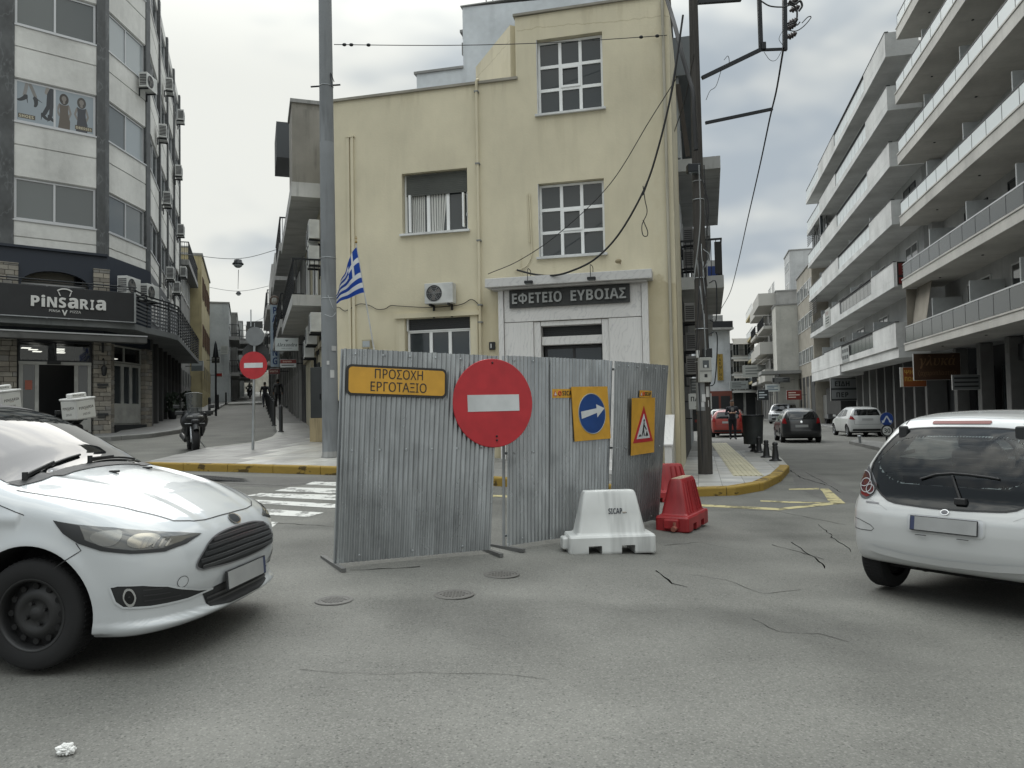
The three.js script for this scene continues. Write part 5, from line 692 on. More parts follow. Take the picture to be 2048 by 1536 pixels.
  block('street_building', 'beige office building with window bands beyond the balcony blocks', R3(37.3, -0.3), 193.4, { L: 9.7, dep: 8, top: 13.6, mat: plaster([0.40, 0.37, 0.31], TX.dirty), frame: MT.white, glass: [MT.glass, MT.glassGrey], floors: [4.6, 7.6, 10.4].map((y) => ({ y: y, win: [0, 1, 2, 3].map((k) => [0.4 + k * 2.35, 2.3 + k * 2.35, 0.7, 2.0, [0.5]]) })), ground: { y: 0.1, h: 4, n: 4 } });
  { const b = block('street_building', 'building with a tall blank cream end wall and a flat canopy', R3(41, 1.7), 193.4, { L: 3.6, dep: 8, top: 11.3, mat: plaster([0.58, 0.57, 0.52], TX.plaster), floors: [], ground: { y: 0.1, h: 4, n: 2 } }); new MB().box(1.5, 5.2, 4.6, 4.9, -7, 1.6).build('canopy', MT.concrete, b); for (const y of [3.6, 4.3]) new MB().box(3.7, 7.5, y, y + 0.18, 0.2, 0.3).build('sign_band', MT.metalDark, b); }
  block('street_building', 'white penthouse block standing up behind the beige office building', R3(53, -1), 193.4, { L: 5, dep: 8, top: 18.6, y0: 6, mat: plaster([0.55, 0.56, 0.56]), floors: [{ y: 13, balc: [[0, 5, 1.0, 'bars']], win: [[1, 4]] }, { y: 16, win: [[0.6, 4.4, 0.8, 1.6, [0.25, 0.5, 0.75]]] }] });
  block('street_building', 'grey building with stacked projecting balconies in the distance of the right street', R3(60, 1.2), 193.4, { L: 18.8, dep: 10, top: 13.2, mat: plaster([0.36, 0.355, 0.34], TX.dirty), slab: std([0.42, 0.41, 0.38], 0.8), floors: [4.4, 7.2, 9.8, 12.2].map((y, k) => ({ y, balc: [[1, 8.6, 1.4, k % 2 ? 'solid' : 'bars', k === 1 ? awnPale : undefined], [10, 18.3, 1.3 + 0.4 * (k % 2), k === 2 ? 'bars' : 'solid', k === 0 ? awnPale : undefined]], win: [[2, 5], [11, 14], [15, 17.5]] })), ground: { y: 0.1, h: 3.8, n: 8 } });
  block('street_building', 'pale building with yellow balcony soffits behind the stacked balconies', R3(76, 0.1), 193.4, { L: 14, dep: 10, top: 15.5, mat: plaster([0.42, 0.39, 0.31], TX.dirty), slab: std([0.5, 0.43, 0.25], 0.8), floors: [5, 8, 11, 14].map((y) => ({ y, balc: [[1, 13, 2, 'glass']], win: [[3, 6], [8, 11]] })), ground: { y: 0.1, h: 4, n: 4 } });
  // ---- closing the right street
  const wb = block('street_building', 'white building with a blank wall and yellow vertical sign ending the right street', [26.2, -110], 93, { L: 5.1, dep: 16, top: 12.6, mat: plaster([0.60, 0.63, 0.65], TX.plaster), floors: [] });
  new MB().box(0, 5.1, 0, 3.9, 0.0, 0.3).build('shop_front', std([0.16, 0.05, 0.035], 0.7), wb); for (let k = 0; k < 3; k++) new MB().box(0.3 + k * 1.6, 1.6 + k * 1.6, 0.2, 3.2, 0.3, 0.34).build('shop_window', MT.shopDark, wb); new MB().box(0.5, 5.4, 12.6, 12.9, -8, 1.2).build('roof_slab', MT.concrete, wb); new MB().box(1, 4.4, 12.9, 14.9, -8, -1).build('roof_storey', MT.concrete, wb); new MB().box(0.5, 5.3, 12.9, 13.8, 1.1, 1.16).build('terrace_railing', MT.metalDark, wb);
  flat('vertical_sign', 'yellow vertical sign with dark letters on the blank white wall', 'sign', [29.75, 7.3, -109.6], R(90 - 93), 0.85, 3.8, (x, w, h) => { x.fillStyle = '#9c8238'; x.fillRect(0, 0, w, h); x.fillStyle = '#3f3417'; x.font = 'bold 170px sans-serif'; [...'FARMING'].forEach((c, i) => { x.fillText(c, 64, 150 + i * 160, 140); }); });
  block('street_building', 'balcony house with awnings and dark bays beside the white end wall', [31.4, -110], 93, { L: 3.4, dep: 12, top: 10.6, mat: plaster([0.42, 0.42, 0.40], TX.dirty), slab: std([0.55, 0.55, 0.53], 0.8), floors: [3.9, 6.3, 8.7].map((y) => ({ y, balc: [[0, 3.3, 1.2, 'bars', awnPale]], win: [[0.3, 1.2, 0.1, 1.9], [1.9, 2.9, 0.1, 1.9]] })), ground: { y: 0.1, h: 3.6, n: 2 } });
  block('street_building', 'far row of low grey buildings under the hills', [34.6, -126], 93, { L: 16, dep: 12, top: 10.5, mat: plaster([0.36, 0.36, 0.35], TX.dirty), floors: [4, 7].map((y) => ({ y, balc: [[1, 7, 1.4, 'bars', awnPale], [9, 15, 1.4, 'solid']], win: [[2, 5], [10, 13]] })), ground: { y: 0.1, h: 3.6, n: 5 } });
  // hills
  const hp = [], hi = [], n = 90, m = 12; for (let i = 0; i <= n; i++) for (let j = 0; j <= m; j++) { const a = R(-70 + 140 * i / n), d = 330 + j * 45, h = 68 * Math.sin(PI * Math.min(1, j / m * 1.2) / 2) * (0.35 + 0.9 * fbm3(a * 4, j * 0.3, 4, 4)) - 4; hp.push(Math.sin(a) * d, h, -Math.cos(a) * d); }
  for (let i = 0; i < n; i++) for (let j = 0; j < m; j++) { const a = i * (m + 1) + j, b = a + 1, c = a + m + 1, d = c + 1; hi.push(a, b, c, b, d, c); }
  const hg = new THREE.BufferGeometry(); hg.setAttribute('position', new THREE.Float32BufferAttribute(hp, 3)); hg.setIndex(hi); hg.computeVertexNormals(); if (hg.attributes.normal.getY(20) < 0) { for (let i = 0; i < hi.length; i += 3) [hi[i + 1], hi[i + 2]] = [hi[i + 2], hi[i + 1]]; hg.setIndex(hi); hg.computeVertexNormals(); } struct('hills', boxUV(hg.toNonIndexed()), std([0.085, 0.1, 0.075], 0.95, { map: retile(TX.grunge, 40) }));
}
// ---------------------------------------------------------------- hoarding of corrugated sheets
const sheetM = std([0.46, 0.48, 0.485], 0.5, { metalness: 0.55, map: TX.zinc, roughnessMap: TX.zincRough });
const sheetDark = std([0.32, 0.335, 0.34], 0.5, { metalness: 0.5, map: retile(TX.zinc, 1.3, 1.9), roughnessMap: TX.zincRough });
const ray0 = V(0, 1.42, 0);
function planeOf(bl, br, tl, tr) { const x = br.clone().add(tr).sub(bl).sub(tl).normalize(), up = tl.clone().add(tr).sub(bl).sub(br), n = x.clone().cross(up).normalize(), y = n.clone().cross(x); const o = bl.clone().add(br).add(tl).add(tr).multiplyScalar(0.25); return { o, x, y, n, hit: (px, py, off_ = 0) => { const d = rayOf(px, py), k = o.clone().addScaledVector(n, off_).sub(ray0).dot(n) / d.dot(n); return ray0.clone().addScaledVector(d, k); } }; }
function poseOn(g, P, at, rot = 0) { g.position.copy(at); g.quaternion.setFromRotationMatrix(new THREE.Matrix4().makeBasis(P.x, P.y, P.n)).multiply(new THREE.Quaternion().setFromAxisAngle(V(0, 0, 1), rot)); return g; }
function sheet(parent, bl, br, tr, tl, n, mat, amp = 0.009, bow = 0.01) { // corrugated sheet between four corners, relative to its parent
  const N = n * 8, Mv = 24, pos = [], uv = [], idx = [], nn = br.clone().sub(bl).cross(tl.clone().sub(bl)).normalize(), W = bl.distanceTo(br);
  for (let j = 0; j <= Mv; j++) for (let i = 0; i <= N; i++) {
    const s = i / N, r = j / Mv, a = bl.clone().lerp(br, s), b = tl.clone().lerp(tr, s), p = a.lerp(b, r), w = amp * Math.sin(s * n * 2 * PI) + bow * Math.sin(r * PI) * (noise3(s * 3 + bl.x * 5, r * 2, 4) - 0.5) * 2 + 0.004 * (noise3(s * 14, r * 9, 7) - 0.5) + (r === 1 ? 0.006 * (hash(i, 3, n) - 0.5) : 0);
    const e = j === Mv ? 0.006 * (noise3(s * 30, n, 2) - 0.3) : 0; p.addScaledVector(nn, w); pos.push(p.x, p.y + e, p.z); uv.push(s * W, r * 2);
  }
  for (let j = 0; j < Mv; j++) for (let i = 0; i < N; i++) { const a = j * (N + 1) + i, b = a + 1, c = a + N + 1, d = c + 1; idx.push(a, b, c, b, d, c); }
  const g = new THREE.BufferGeometry(); g.setAttribute('position', new THREE.Float32BufferAttribute(pos, 3)); g.setAttribute('uv', new THREE.Float32BufferAttribute(uv, 2)); g.setIndex(idx); g.computeVertexNormals();
  mat.side = THREE.DoubleSide; return mesh('corrugated_sheet', g, mat, parent);
}
const lift = (b, px, py, D) => { const t = AT(px, py, D); return t; };
function hoarding(label, bl, br, tl, tr, parts, mat, mid) {
  const o = bl.clone(), t = thing('hoarding_panel', label, 'hoarding panel', [o.x, o.y, o.z], 0, 'corrugated hoarding panels round the works'); const L = (p) => p.clone().sub(o);
  for (const [a, b, n, dz] of parts) { const nn = br.clone().sub(bl).cross(tl.clone().sub(bl)).normalize().multiplyScalar(dz); sheet(t, L(bl.clone().lerp(br, a)).add(nn), L(bl.clone().lerp(br, b)).add(nn), L(tl.clone().lerp(tr, b)).add(nn), L(tl.clone().lerp(tr, a)).add(nn), n, mat); }
  const P = planeOf(bl, br, tl, tr), back = P.n.clone().multiplyScalar(-0.045), tube = (a, b, nm) => new MB().beam(L(a).add(back), L(b).add(back), 0.025, 0.025).build(nm, MT.galv, t);
  tube(bl, tl, 'frame_post'); tube(br, tr, 'frame_post'); for (const r of [0.05, mid, 0.95]) tube(bl.clone().lerp(tl, r), br.clone().lerp(tr, r), 'frame_rail');
  const bolts = (r, n) => { for (let k = 0; k < n; k++) { const s = (k + 0.4) / n, p = bl.clone().lerp(br, s).lerp(tl.clone().lerp(tr, s), r); const b = new MB(), q = L(p).addScaledVector(P.n, 0.012); b.ball(0, 0, 0, 0.007, 1, 1, 1, 8); b.lathe([[0, 0], [0.010, 0], [0.010, -0.004]], 10, T4(0, 0, 0.001, PI / 2)); const m = b.build('bolt', MT.galv, t); m.position.copy(q); m.quaternion.setFromRotationMatrix(new THREE.Matrix4().makeBasis(P.x, P.y, P.n)); } };
  bolts(mid, 6); bolts(0.975, 6); bolts(0.03, 3);
  return [t, P, L];
}
const HA = [GP(673, 1136), GP(981, 1107)], HB = [GP(1014, 1099), GP(1214, 1068)], HC = [GP(1219, 1070), GP(1318, 1042)];
for (const p of [...HA, ...HB, ...HC]) p.y += 0.035;
const [hA, PA, LA_] = hoarding('left corrugated hoarding panel carrying the wide orange notice', HA[0], HA[1], AT(688, 697, 6.98), AT(997, 712, 7.75), [[0, 1, 32, 0]], sheetM, 0.52);
const [hB, PB, LB_] = hoarding('middle corrugated hoarding panel of two sheets carrying the blue arrow sign', HB[0], HB[1], AT(1013, 711, 7.95), AT(1216, 721, 9.15), [[0, 0.40, 12, 0], [0.39, 1, 18, 0.014]], sheetM, 0.48);
const [hC, PC, LC_] = hoarding('right corrugated hoarding panel leaning askew with the roadworks sign', HC[0], HC[1], AT(1229, 722, 9.15), AT(1337, 731, 10.05), [[0, 1, 22, 0]], sheetDark, 0.48);
for (const [t, P, L, p, w, px, py] of [[hA, PA, LA_, HA[0], 0.5, 0], [hA, PA, LA_, HA[1], 0.45, 0], [hB, PB, LB_, HB[0], 0.5, 0], [hC, PC, LC_, HC[0], 0.5, 0], [hC, PC, LC_, HC[1], 0.45, 0]]) {
  const q = L(p), n = P.n.clone().setY(0).normalize(); q.y -= 0.02; new MB().beam(q.clone().addScaledVector(n, 0.24), q.clone().addScaledVector(n, -0.5), 0.04, 0.035).build('foot', std([0.16, 0.16, 0.155], 0.6, { metalness: 0.4, map: TX.grunge }), t);
}
// ---- signs on the hoarding
function board(name, label, P, corners, o) { // corners in the picture: tl, tr, br, bl
  const c = corners.map(([x, y]) => P.hit(x, y, o.off ?? 0.022)), mid = c.reduce((a, b) => a.add(b.clone().multiplyScalar(0.25)), V(0, 0, 0)), ex = c[1].clone().sub(c[0]).add(c[2]).sub(c[3]).multiplyScalar(0.5), ey = c[0].clone().sub(c[3]).add(c[1]).sub(c[2]).multiplyScalar(0.5), w = ex.length(), h = ey.length();
  const rot = Math.atan2(ex.dot(P.y), ex.dot(P.x)), t = thing(name, label, 'sign', [0, 0, 0]); poseOn(t, P, mid, rot); return [t, w, h];
}
const orange = std([0.62, 0.33, 0.035], 0.45, { map: TX.orange }), inkM = std([0.02, 0.02, 0.02], 0.6), redM = std([0.47, 0.02, 0.028], 0.42, { map: TX.orange }), whiteM = std([0.62, 0.64, 0.64], 0.5, { map: TX.grunge }), alu = std([0.4, 0.41, 0.41], 0.45, { metalness: 0.6 });
{
  const [t, w, h] = board('warning_board', 'wide orange board with black Greek roadworks wording on the left hoarding panel', PA, [[693, 728], [893, 738], [893, 797], [691, 790]], { off: 0.025 });
  new MB().prism(roundRect(-w / 2, w / 2, -h / 2, h / 2, 0.05), 0.006).build('edge', inkM, t); new MB().prism(roundRect(-w / 2 + 0.022, w / 2 - 0.022, -h / 2 + 0.022, h / 2 - 0.022, 0.035), 0.003, T4(0, 0, 0.006)).build('face', orange, t);
  letters(t, 'ΠΡΟΣΟΧΗ', h * 0.31, 0.0025, -w * 0.24, h * 0.08, 0.0092, inkM, w * 0.50); letters(t, 'ΕΡΓΟΤΑΞΙΟ', h * 0.31, 0.0025, -w * 0.28, -h * 0.34, 0.0092, inkM, w * 0.575);
}
{
  const c = PA.hit(987, 806, 0.05), t = thing('no_entry_sign', 'big round red no entry sign hung between the left and middle hoarding panels', 'sign', [0, 0, 0]); poseOn(t, PA, c, R(1.5));
  const r = 0.435; new MB().prism(circlePts(0, 0, r, 56), 0.006).build('disc', redM, t); new MB().add(new THREE.TorusGeometry(r, 0.006, 6, 56)).build('rim', redM, t);
  new MB().box(-0.285, 0.285, -0.082, 0.082, 0.006, 0.009).build('bar', whiteM, t); for (const [x, y] of [[0.0, 0.40], [0.02, -0.33], [0.02, -0.37]]) new MB().ball(x, y, 0.008, 0.011).build('bolt', MT.metalDark, t);
}
function strip(P, corners, label, txt) { const [t, w, h] = board('label_strip', label, P, corners, { off: 0.02 }); new MB().box(-w / 2, w / 2, -h / 2, h / 2, 0, 0.004).build('plate', orange, t); new MB().prism([[-w * 0.46, -h * 0.3], [-w * 0.3, -h * 0.3], [-w * 0.38, h * 0.34]], 0.002, T4(0, 0, 0.0042)).build('triangle', redM, t); new MB().prism([[-w * 0.43, -h * 0.22], [-w * 0.33, -h * 0.22], [-w * 0.38, h * 0.2]], 0.002, T4(0, 0, 0.0064)).build('triangle', whiteM, t); new MB().add(new THREE.TorusGeometry(h * 0.22, h * 0.07, 5, 18), T4(-w * 0.2, 0, 0.006)).build('ring', redM, t); letters(t, txt, h * 0.52, 0.002, -w * 0.1, -h * 0.24, 0.0045, inkM, w * 0.52, FONT_B); }
strip(PB, [[1104, 778], [1152, 778], [1152, 795], [1104, 796]], 'small orange strip with black lettering beside the blue arrow sign', 'SICAP');
strip(PC, [[1279, 780], [1303, 782], [1303, 795], [1279, 795]], 'short orange strip with lettering above the roadworks sign', 'SICAP');
{
  const [t, w, h] = board('direction_sign', 'orange square sign with a white arrow on a blue disc on the middle hoarding panel', PB, [[1145, 774], [1218, 773], [1217, 877], [1146, 883]], { off: 0.045 });
  new MB().box(-w / 2, w / 2, -h / 2, h / 2, 0, 0.005).build('plate', orange, t); const rx = w * 0.37, ry = h * 0.375; new MB().prism(circlePts(0.01, -0.005, rx, 48, 0, 2 * PI, rx, ry), 0.002, T4(0, 0, 0.0052)).build('disc', std([0.012, 0.055, 0.21], 0.4, { map: TX.orange }), t); new MB().add(new THREE.TorusGeometry(rx * 1.0, 0.006, 4, 48).scale(1, ry / rx, 1), T4(0.01, -0.005, 0.0062)).build('edge', std([0.3, 0.32, 0.3], 0.5), t);
  new MB().prism([[-rx * 0.82, ry * 0.06], [rx * 0.35, ry * 0.13], [rx * 0.35, ry * 0.33], [rx * 0.95, 0.02], [rx * 0.35, -ry * 0.33], [rx * 0.35, -ry * 0.1], [-rx * 0.82, -ry * 0.3]], 0.002, T4(0.01, 0.02, 0.0075, 0, 0, R(3))).build('arrow', whiteM, t);
}
{
  const [t, w, h] = board('roadworks_sign', 'orange sign with a red triangle and digging figure on the right hoarding panel', PC, [[1266, 797], [1312, 795], [1305, 905], [1259, 911]], { off: 0.035 });
  new MB().box(-w / 2, w / 2, -h / 2, h / 2, 0, 0.005).build('plate', orange, t); const tri = (s, y) => [[-w * 0.43 * s, -h * 0.29 * s + y], [w * 0.43 * s, -h * 0.29 * s + y], [0, h * 0.36 * s + y]];
  new MB().prism(tri(1, 0), 0.002, T4(0, 0, 0.0052)).build('red_triangle', redM, t); new MB().prism(tri(0.68, -h * 0.025), 0.002, T4(0, 0, 0.0074)).build('white_triangle', whiteM, t);
  const k = w * 0.5, fig = new MB(), z = T4(0, -h * 0.09, 0.0096); fig.prism(circlePts(0.02 * k, 0.40 * k, 0.055 * k, 14), 0.002, z).prism([[-0.1 * k, 0.02 * k], [-0.02 * k, 0.34 * k], [0.07 * k, 0.33 * k], [0.03 * k, 0.05 * k], [0.1 * k, -0.18 * k], [0.02 * k, -0.2 * k], [-0.03 * k, -0.02 * k], [-0.12 * k, -0.2 * k], [-0.18 * k, -0.18 * k]], 0.002, z).prism([[0.05 * k, 0.26 * k], [0.26 * k, 0.06 * k], [0.22 * k, 0.02 * k], [0.02 * k, 0.2 * k]], 0.002, z).prism([[0.14 * k, -0.2 * k], [0.42 * k, -0.2 * k], [0.27 * k, 0.0]], 0.002, z).prism([[-0.44 * k, -0.2 * k], [-0.2 * k, -0.2 * k], [-0.3 * k, -0.1 * k]], 0.002, z); fig.build('digging_figure', inkM, t);
}
// ---- plastic water barriers
function barrier(label, pos, turn, mat, group) {
  const t = thing('plastic_barrier', label, 'plastic barrier', pos, turn, group), lv = [[0.0, 0.475, 0.2, 0.03], [0.015, 0.485, 0.208, 0.035], [0.165, 0.485, 0.208, 0.035], [0.185, 0.472, 0.195, 0.03], [0.192, 0.40, 0.175, 0.03], [0.21, 0.385, 0.162, 0.04], [0.40, 0.345, 0.125, 0.045], [0.595, 0.302, 0.088, 0.04], [0.62, 0.285, 0.072, 0.03], [0.625, 0.26, 0.05, 0.02]];
  const ring = lv.map(([y, a, b, r]) => roundRect(-a, a, -b, b, r, 4).map(([x, z]) => V(x, y, z))), n = ring[0].length, pos_ = [], idx = [];
  for (const r of ring) for (const p of r) pos_.push(p.x, p.y, p.z); for (let j = 0; j < ring.length - 1; j++) for (let i = 0; i < n; i++) { const a = j * n + i, b = j * n + (i + 1) % n, c = a + n, d = b + n; idx.push(a, c, b, b, c, d); }
  const c0 = pos_.length / 3; pos_.push(0, 0, 0, 0, 0.625, 0); for (let i = 0; i < n; i++) { idx.push(c0, i, (i + 1) % n); idx.push(c0 + 1, (ring.length - 1) * n + (i + 1) % n, (ring.length - 1) * n + i); }
  let g = new THREE.BufferGeometry(); g.setAttribute('position', new THREE.Float32BufferAttribute(pos_, 3)); g.setIndex(idx); g.computeVertexNormals(); g.setAttribute('uv', new THREE.Float32BufferAttribute(new Float32Array(pos_.length / 3 * 2), 2));
  let brush = new Brush(g); brush.updateMatrixWorld(); for (const x of [-0.2, 0.17]) { const c = new Brush(new THREE.BoxGeometry(0.15, 0.17, 0.6)); c.position.set(x, 0.0, 0); c.updateMatrixWorld(); brush = EVENT.evaluate(brush, c, SUBTRACTION); brush.updateMatrixWorld(); }
  let bg = brush.geometry.clone(); bg.clearGroups(); bg = toCreasedNormals(bg.index ? bg.toNonIndexed() : bg, R(32)); mesh('body', boxUV(bg), mat, t);
  new MB().rbox(-0.545, -0.47, 0.04, 0.16, -0.09, 0.09, 0.02).build('connector', mat, t); new MB().rbox(0.47, 0.50, 0.05, 0.15, -0.1, 0.1, 0.012).build('socket', mat, t);
  const rb = new MB(); for (let k = -3; k <= 3; k++) if (Math.abs(k) > 0) rb.beam(V(k * 0.1, 0.21, 0.166), V(k * 0.082, 0.58, 0.094), 0.022, 0.012); return [t, rb];
}
const wPl = std([0.70, 0.71, 0.69], 0.45, { map: TX.dirty }), rPl = std([0.36, 0.022, 0.026], 0.45, { map: TX.dirty }), dust = std([0.42, 0.33, 0.24], 0.8, { map: TX.grunge });
{
  const p = GP(1222, 1106), [t] = barrier('white plastic barrier with black lettering in front of the hoarding', [p.x, p.y, p.z - 0.13], R(5), wPl); t.scale.set(0.9, 0.98, 0.95);
  const q = new THREE.Group(); q.name = 'lettering'; t.add(q); q.position.set(-0.03, 0.395, 0.1285); q.rotation.x = R(-11.5); const im = std([0.03, 0.035, 0.045], 0.7); letters(q, 'SICAP', 0.055, 0.003, 0, 0, 0, im, 0.16, FONT_B); new MB().box(0.165, 0.172, 0, 0.008, 0, 0.003).box(0.182, 0.189, 0, 0.008, 0, 0.003).box(0.2, 0.206, 0.003, 0.012, 0, 0.003).build('dots', im, q);
  new MB().box(0.16, 0.2, 0.01, 0.016, 0, 0.002).build('scuff', dust, q);
}
{
  const p = GP(1352, 1062), [t, rb] = barrier('dusty red plastic barrier standing beside the right end of the hoarding', [p.x + 0.16, p.y, p.z - 0.34], R(62), rPl); rb.build('rib', rPl, t); new MB().rbox(-0.26, 0.26, 0.622, 0.628, -0.06, 0.06, 0.003, 1).build('dusty_top', dust, t); new MB().bar(V(-0.49, 0.06, 0.05), V(-0.6, 0.05, 0.05), 0.035, 0.03).bar(V(-0.54, 0.06, 0.05), V(-0.54, 0.13, 0.05), 0.02).build('drain_plug', std([0.3, 0.1, 0.07], 0.7, { map: TX.grunge }), t);
  const p2 = GP(1338, 1004); const [t2, rb2] = barrier('red plastic barrier half hidden behind the right hoarding panel', [p2.x - 0.05, p2.y, p2.z - 0.1], R(12), rPl); rb2.build('rib', rPl, t2);
}
// ---------------------------------------------------------------- poles, wires
const wire = (name, label, pts, r = 0.012, n = 60) => { const o = pts[0], t = thing(name, label, 'cable', [o.x, o.y, o.z]); new MB().tube(pts.map((p) => p.clone().sub(o)), r, 6, n).build('wire', MT.cable, t); return t; };
{
  const p = V(...onG(-3.79, -16.0, 0.15)), top = AT(650, -14, 16.0), d = top.clone().sub(p), t = thing('concrete_pole', 'tall grey concrete pole on the pavement left of the yellow building', 'pole', [p.x, p.y, p.z]);
  new MB().bar(V(0, -0.1, 0), d.clone(), 0.17, 0.135, 24).build('shaft', std([0.25, 0.265, 0.275], 0.8, { map: TX.dirty, bumpMap: TX.plasterBump, bumpScale: 0.003 }), t); new MB().lathe([[0.19, 0], [0.19, 0.0], [0.17, 0.12]], 20).build('collar', MT.concrete, t);
  for (const y of [4.15, 3.3, 7.8]) { const q = d.clone().multiplyScalar(y / d.y); new MB().add(new THREE.TorusGeometry(lerp(0.172, 0.138, y / d.y), 0.008, 6, 28).rotateX(PI / 2), T4(q.x, q.y, q.z)).build('strap', MT.galv, t); }
  { const q = d.clone().multiplyScalar(7.8 / d.y); new MB().bar(q.clone().add(V(-0.32, 0, 0.02)), q.clone().add(V(0.3, 0.04, 0.0)), 0.018).build('cross_bar', MT.metalDark, t); new MB().tube([q.clone().add(V(0.17, 0.1, 0)), q.clone().add(V(0.12, 0.25, 0.1)), q.clone().add(V(0.14, -0.05, 0.1))], 0.008).build('hook', MT.metalDark, t); }
  new MB().tube([V(0.02, 3.35, 0.18), V(0.12, 3.1, 0.2), V(0.16, 3.0, 0.12), V(0.1, 2.9, 0.2), V(-0.05, 2.95, 0.2)], 0.006, 5, 30).build('loose_wire', MT.galv, t);
  const ppr = new MB(); for (const [y, a, h, w] of [[1.72, 0.3, 0.16, 0.5], [1.95, -0.1, 0.08, 0.3], [2.25, 0.5, 0.1, 0.7]]) ppr.add(new THREE.CylinderGeometry(0.172, 0.173, h, 12, 1, true, a, w), T4(d.x * y / d.y, y, d.z * y / d.y)); ppr.build('paper_scrap', std([0.5, 0.5, 0.49], 0.9, { side: THREE.DoubleSide, map: TX.grunge }), t).userData.kind = 'stuff';
  const w0 = AT(668, 89, 16.0), w1 = V(...YF(8.1, 9.66, 0.05)); const t2 = thing('span_wire', 'thin span wire with insulators running from the concrete pole across the yellow facade', 'cable', [w0.x, w0.y, w0.z]); const pts = []; for (let k = 0; k <= 12; k++) { const q = w0.clone().lerp(w1, k / 12).sub(w0); q.y -= 0.10 * Math.sin(PI * k / 12); pts.push(q); } new MB().tube(pts, 0.009, 6, 60).build('wire', MT.cable, t2);
  for (const s of [0.03, 0.05, 0.10, 0.92, 0.97]) { const q = w0.clone().lerp(w1, s).sub(w0); q.y -= 0.1 * Math.sin(PI * s); new MB().ball(q.x, q.y, q.z, 0.035, 1.4, 1, 1, 10).build('insulator', MT.metalDark, t2); }
}
{ // small cabinets by the pole
  let p = GP(690, 915, 0.15), t = thing('utility_cabinet', 'dark metal utility cabinet behind the concrete pole', 'cabinet', [p.x - 0.1, p.y, p.z - 0.4], R(-14)); new MB().rbox(-0.2, 0.2, 0, 1.15, -0.15, 0.15, 0.01).build('box', std([0.05, 0.055, 0.055], 0.6, { map: TX.grunge }), t); new MB().box(-0.21, 0.21, 1.15, 1.18, -0.16, 0.17).build('lid', MT.metalDark, t); new MB().box(0.12, 0.15, 0.5, 0.62, 0.15, 0.165).build('handle', MT.steel, t);
  p = GP(640, 884, 0.15); t = thing('utility_cabinet', 'black tall meter cabinet on a beige plinth left of the concrete pole', 'cabinet', [p.x, p.y, p.z - 0.2], R(-30)); new MB().rbox(-0.24, 0.24, 0, 0.62, -0.2, 0.2, 0.01).build('plinth', plaster([0.42, 0.34, 0.2], TX.dirty), t); new MB().rbox(-0.22, 0.22, 0.62, 1.95, -0.18, 0.18, 0.01).build('box', std([0.03, 0.033, 0.033], 0.5, { map: TX.grunge }), t); new MB().box(0.12, 0.15, 1.1, 1.25, 0.18, 0.2).build('handle', MT.metalDark, t);
}
{ // no entry sign at the mouth of the narrow street, with the backs of other signs behind it
  const b = V(...onG(-6.13, -18.15, 0.15)), t = thing('sign_post', 'grey post with a round red no entry sign and the backs of other signs', 'road sign', [b.x, b.y, b.z]), at = (px, py) => AT(px, py, 18.15).sub(b), top = at(510, 646);
  new MB().bar(V(0, 0, 0), top, 0.032, 0.032, 12).build('post', MT.galv, t); const S = (px, py, dz) => { const q = at(px, py); q.z += dz; return q; };
  let q = S(509, 731, 0.07); new MB().prism(circlePts(0, 0, 0.325, 40), 0.006, T4(q.x, q.y, q.z)).build('red_disc', redM, t); new MB().box(q.x - 0.22, q.x + 0.22, q.y - 0.058, q.y + 0.058, q.z + 0.006, q.z + 0.009).build('white_bar', whiteM, t);
  const grey = std([0.035, 0.037, 0.037], 0.6, { map: TX.grunge }), lg = std([0.22, 0.23, 0.235], 0.5, { metalness: 0.4, map: TX.grunge });
  q = S(510, 710, -0.06); new MB().prism(circlePts(0, 0, 0.34, 8, R(22.5), R(22.5) + 2 * PI), 0.006, T4(q.x, q.y, q.z)).build('octagon_back', grey, t); q = S(511, 673, 0.04); new MB().prism(circlePts(0, 0, 0.225, 32), 0.006, T4(q.x, q.y, q.z)).build('round_back', lg, t); q = S(510, 650, 0.03); new MB().box(q.x - 0.19, q.x + 0.19, q.y - 0.085, q.y + 0.085, q.z - 0.006, q.z).build('plate_back', grey, t);
  new MB().box(-0.012, 0.012, 2.9, 3.3, 0.07, 0.085).build('clamp', MT.galv, t);
}
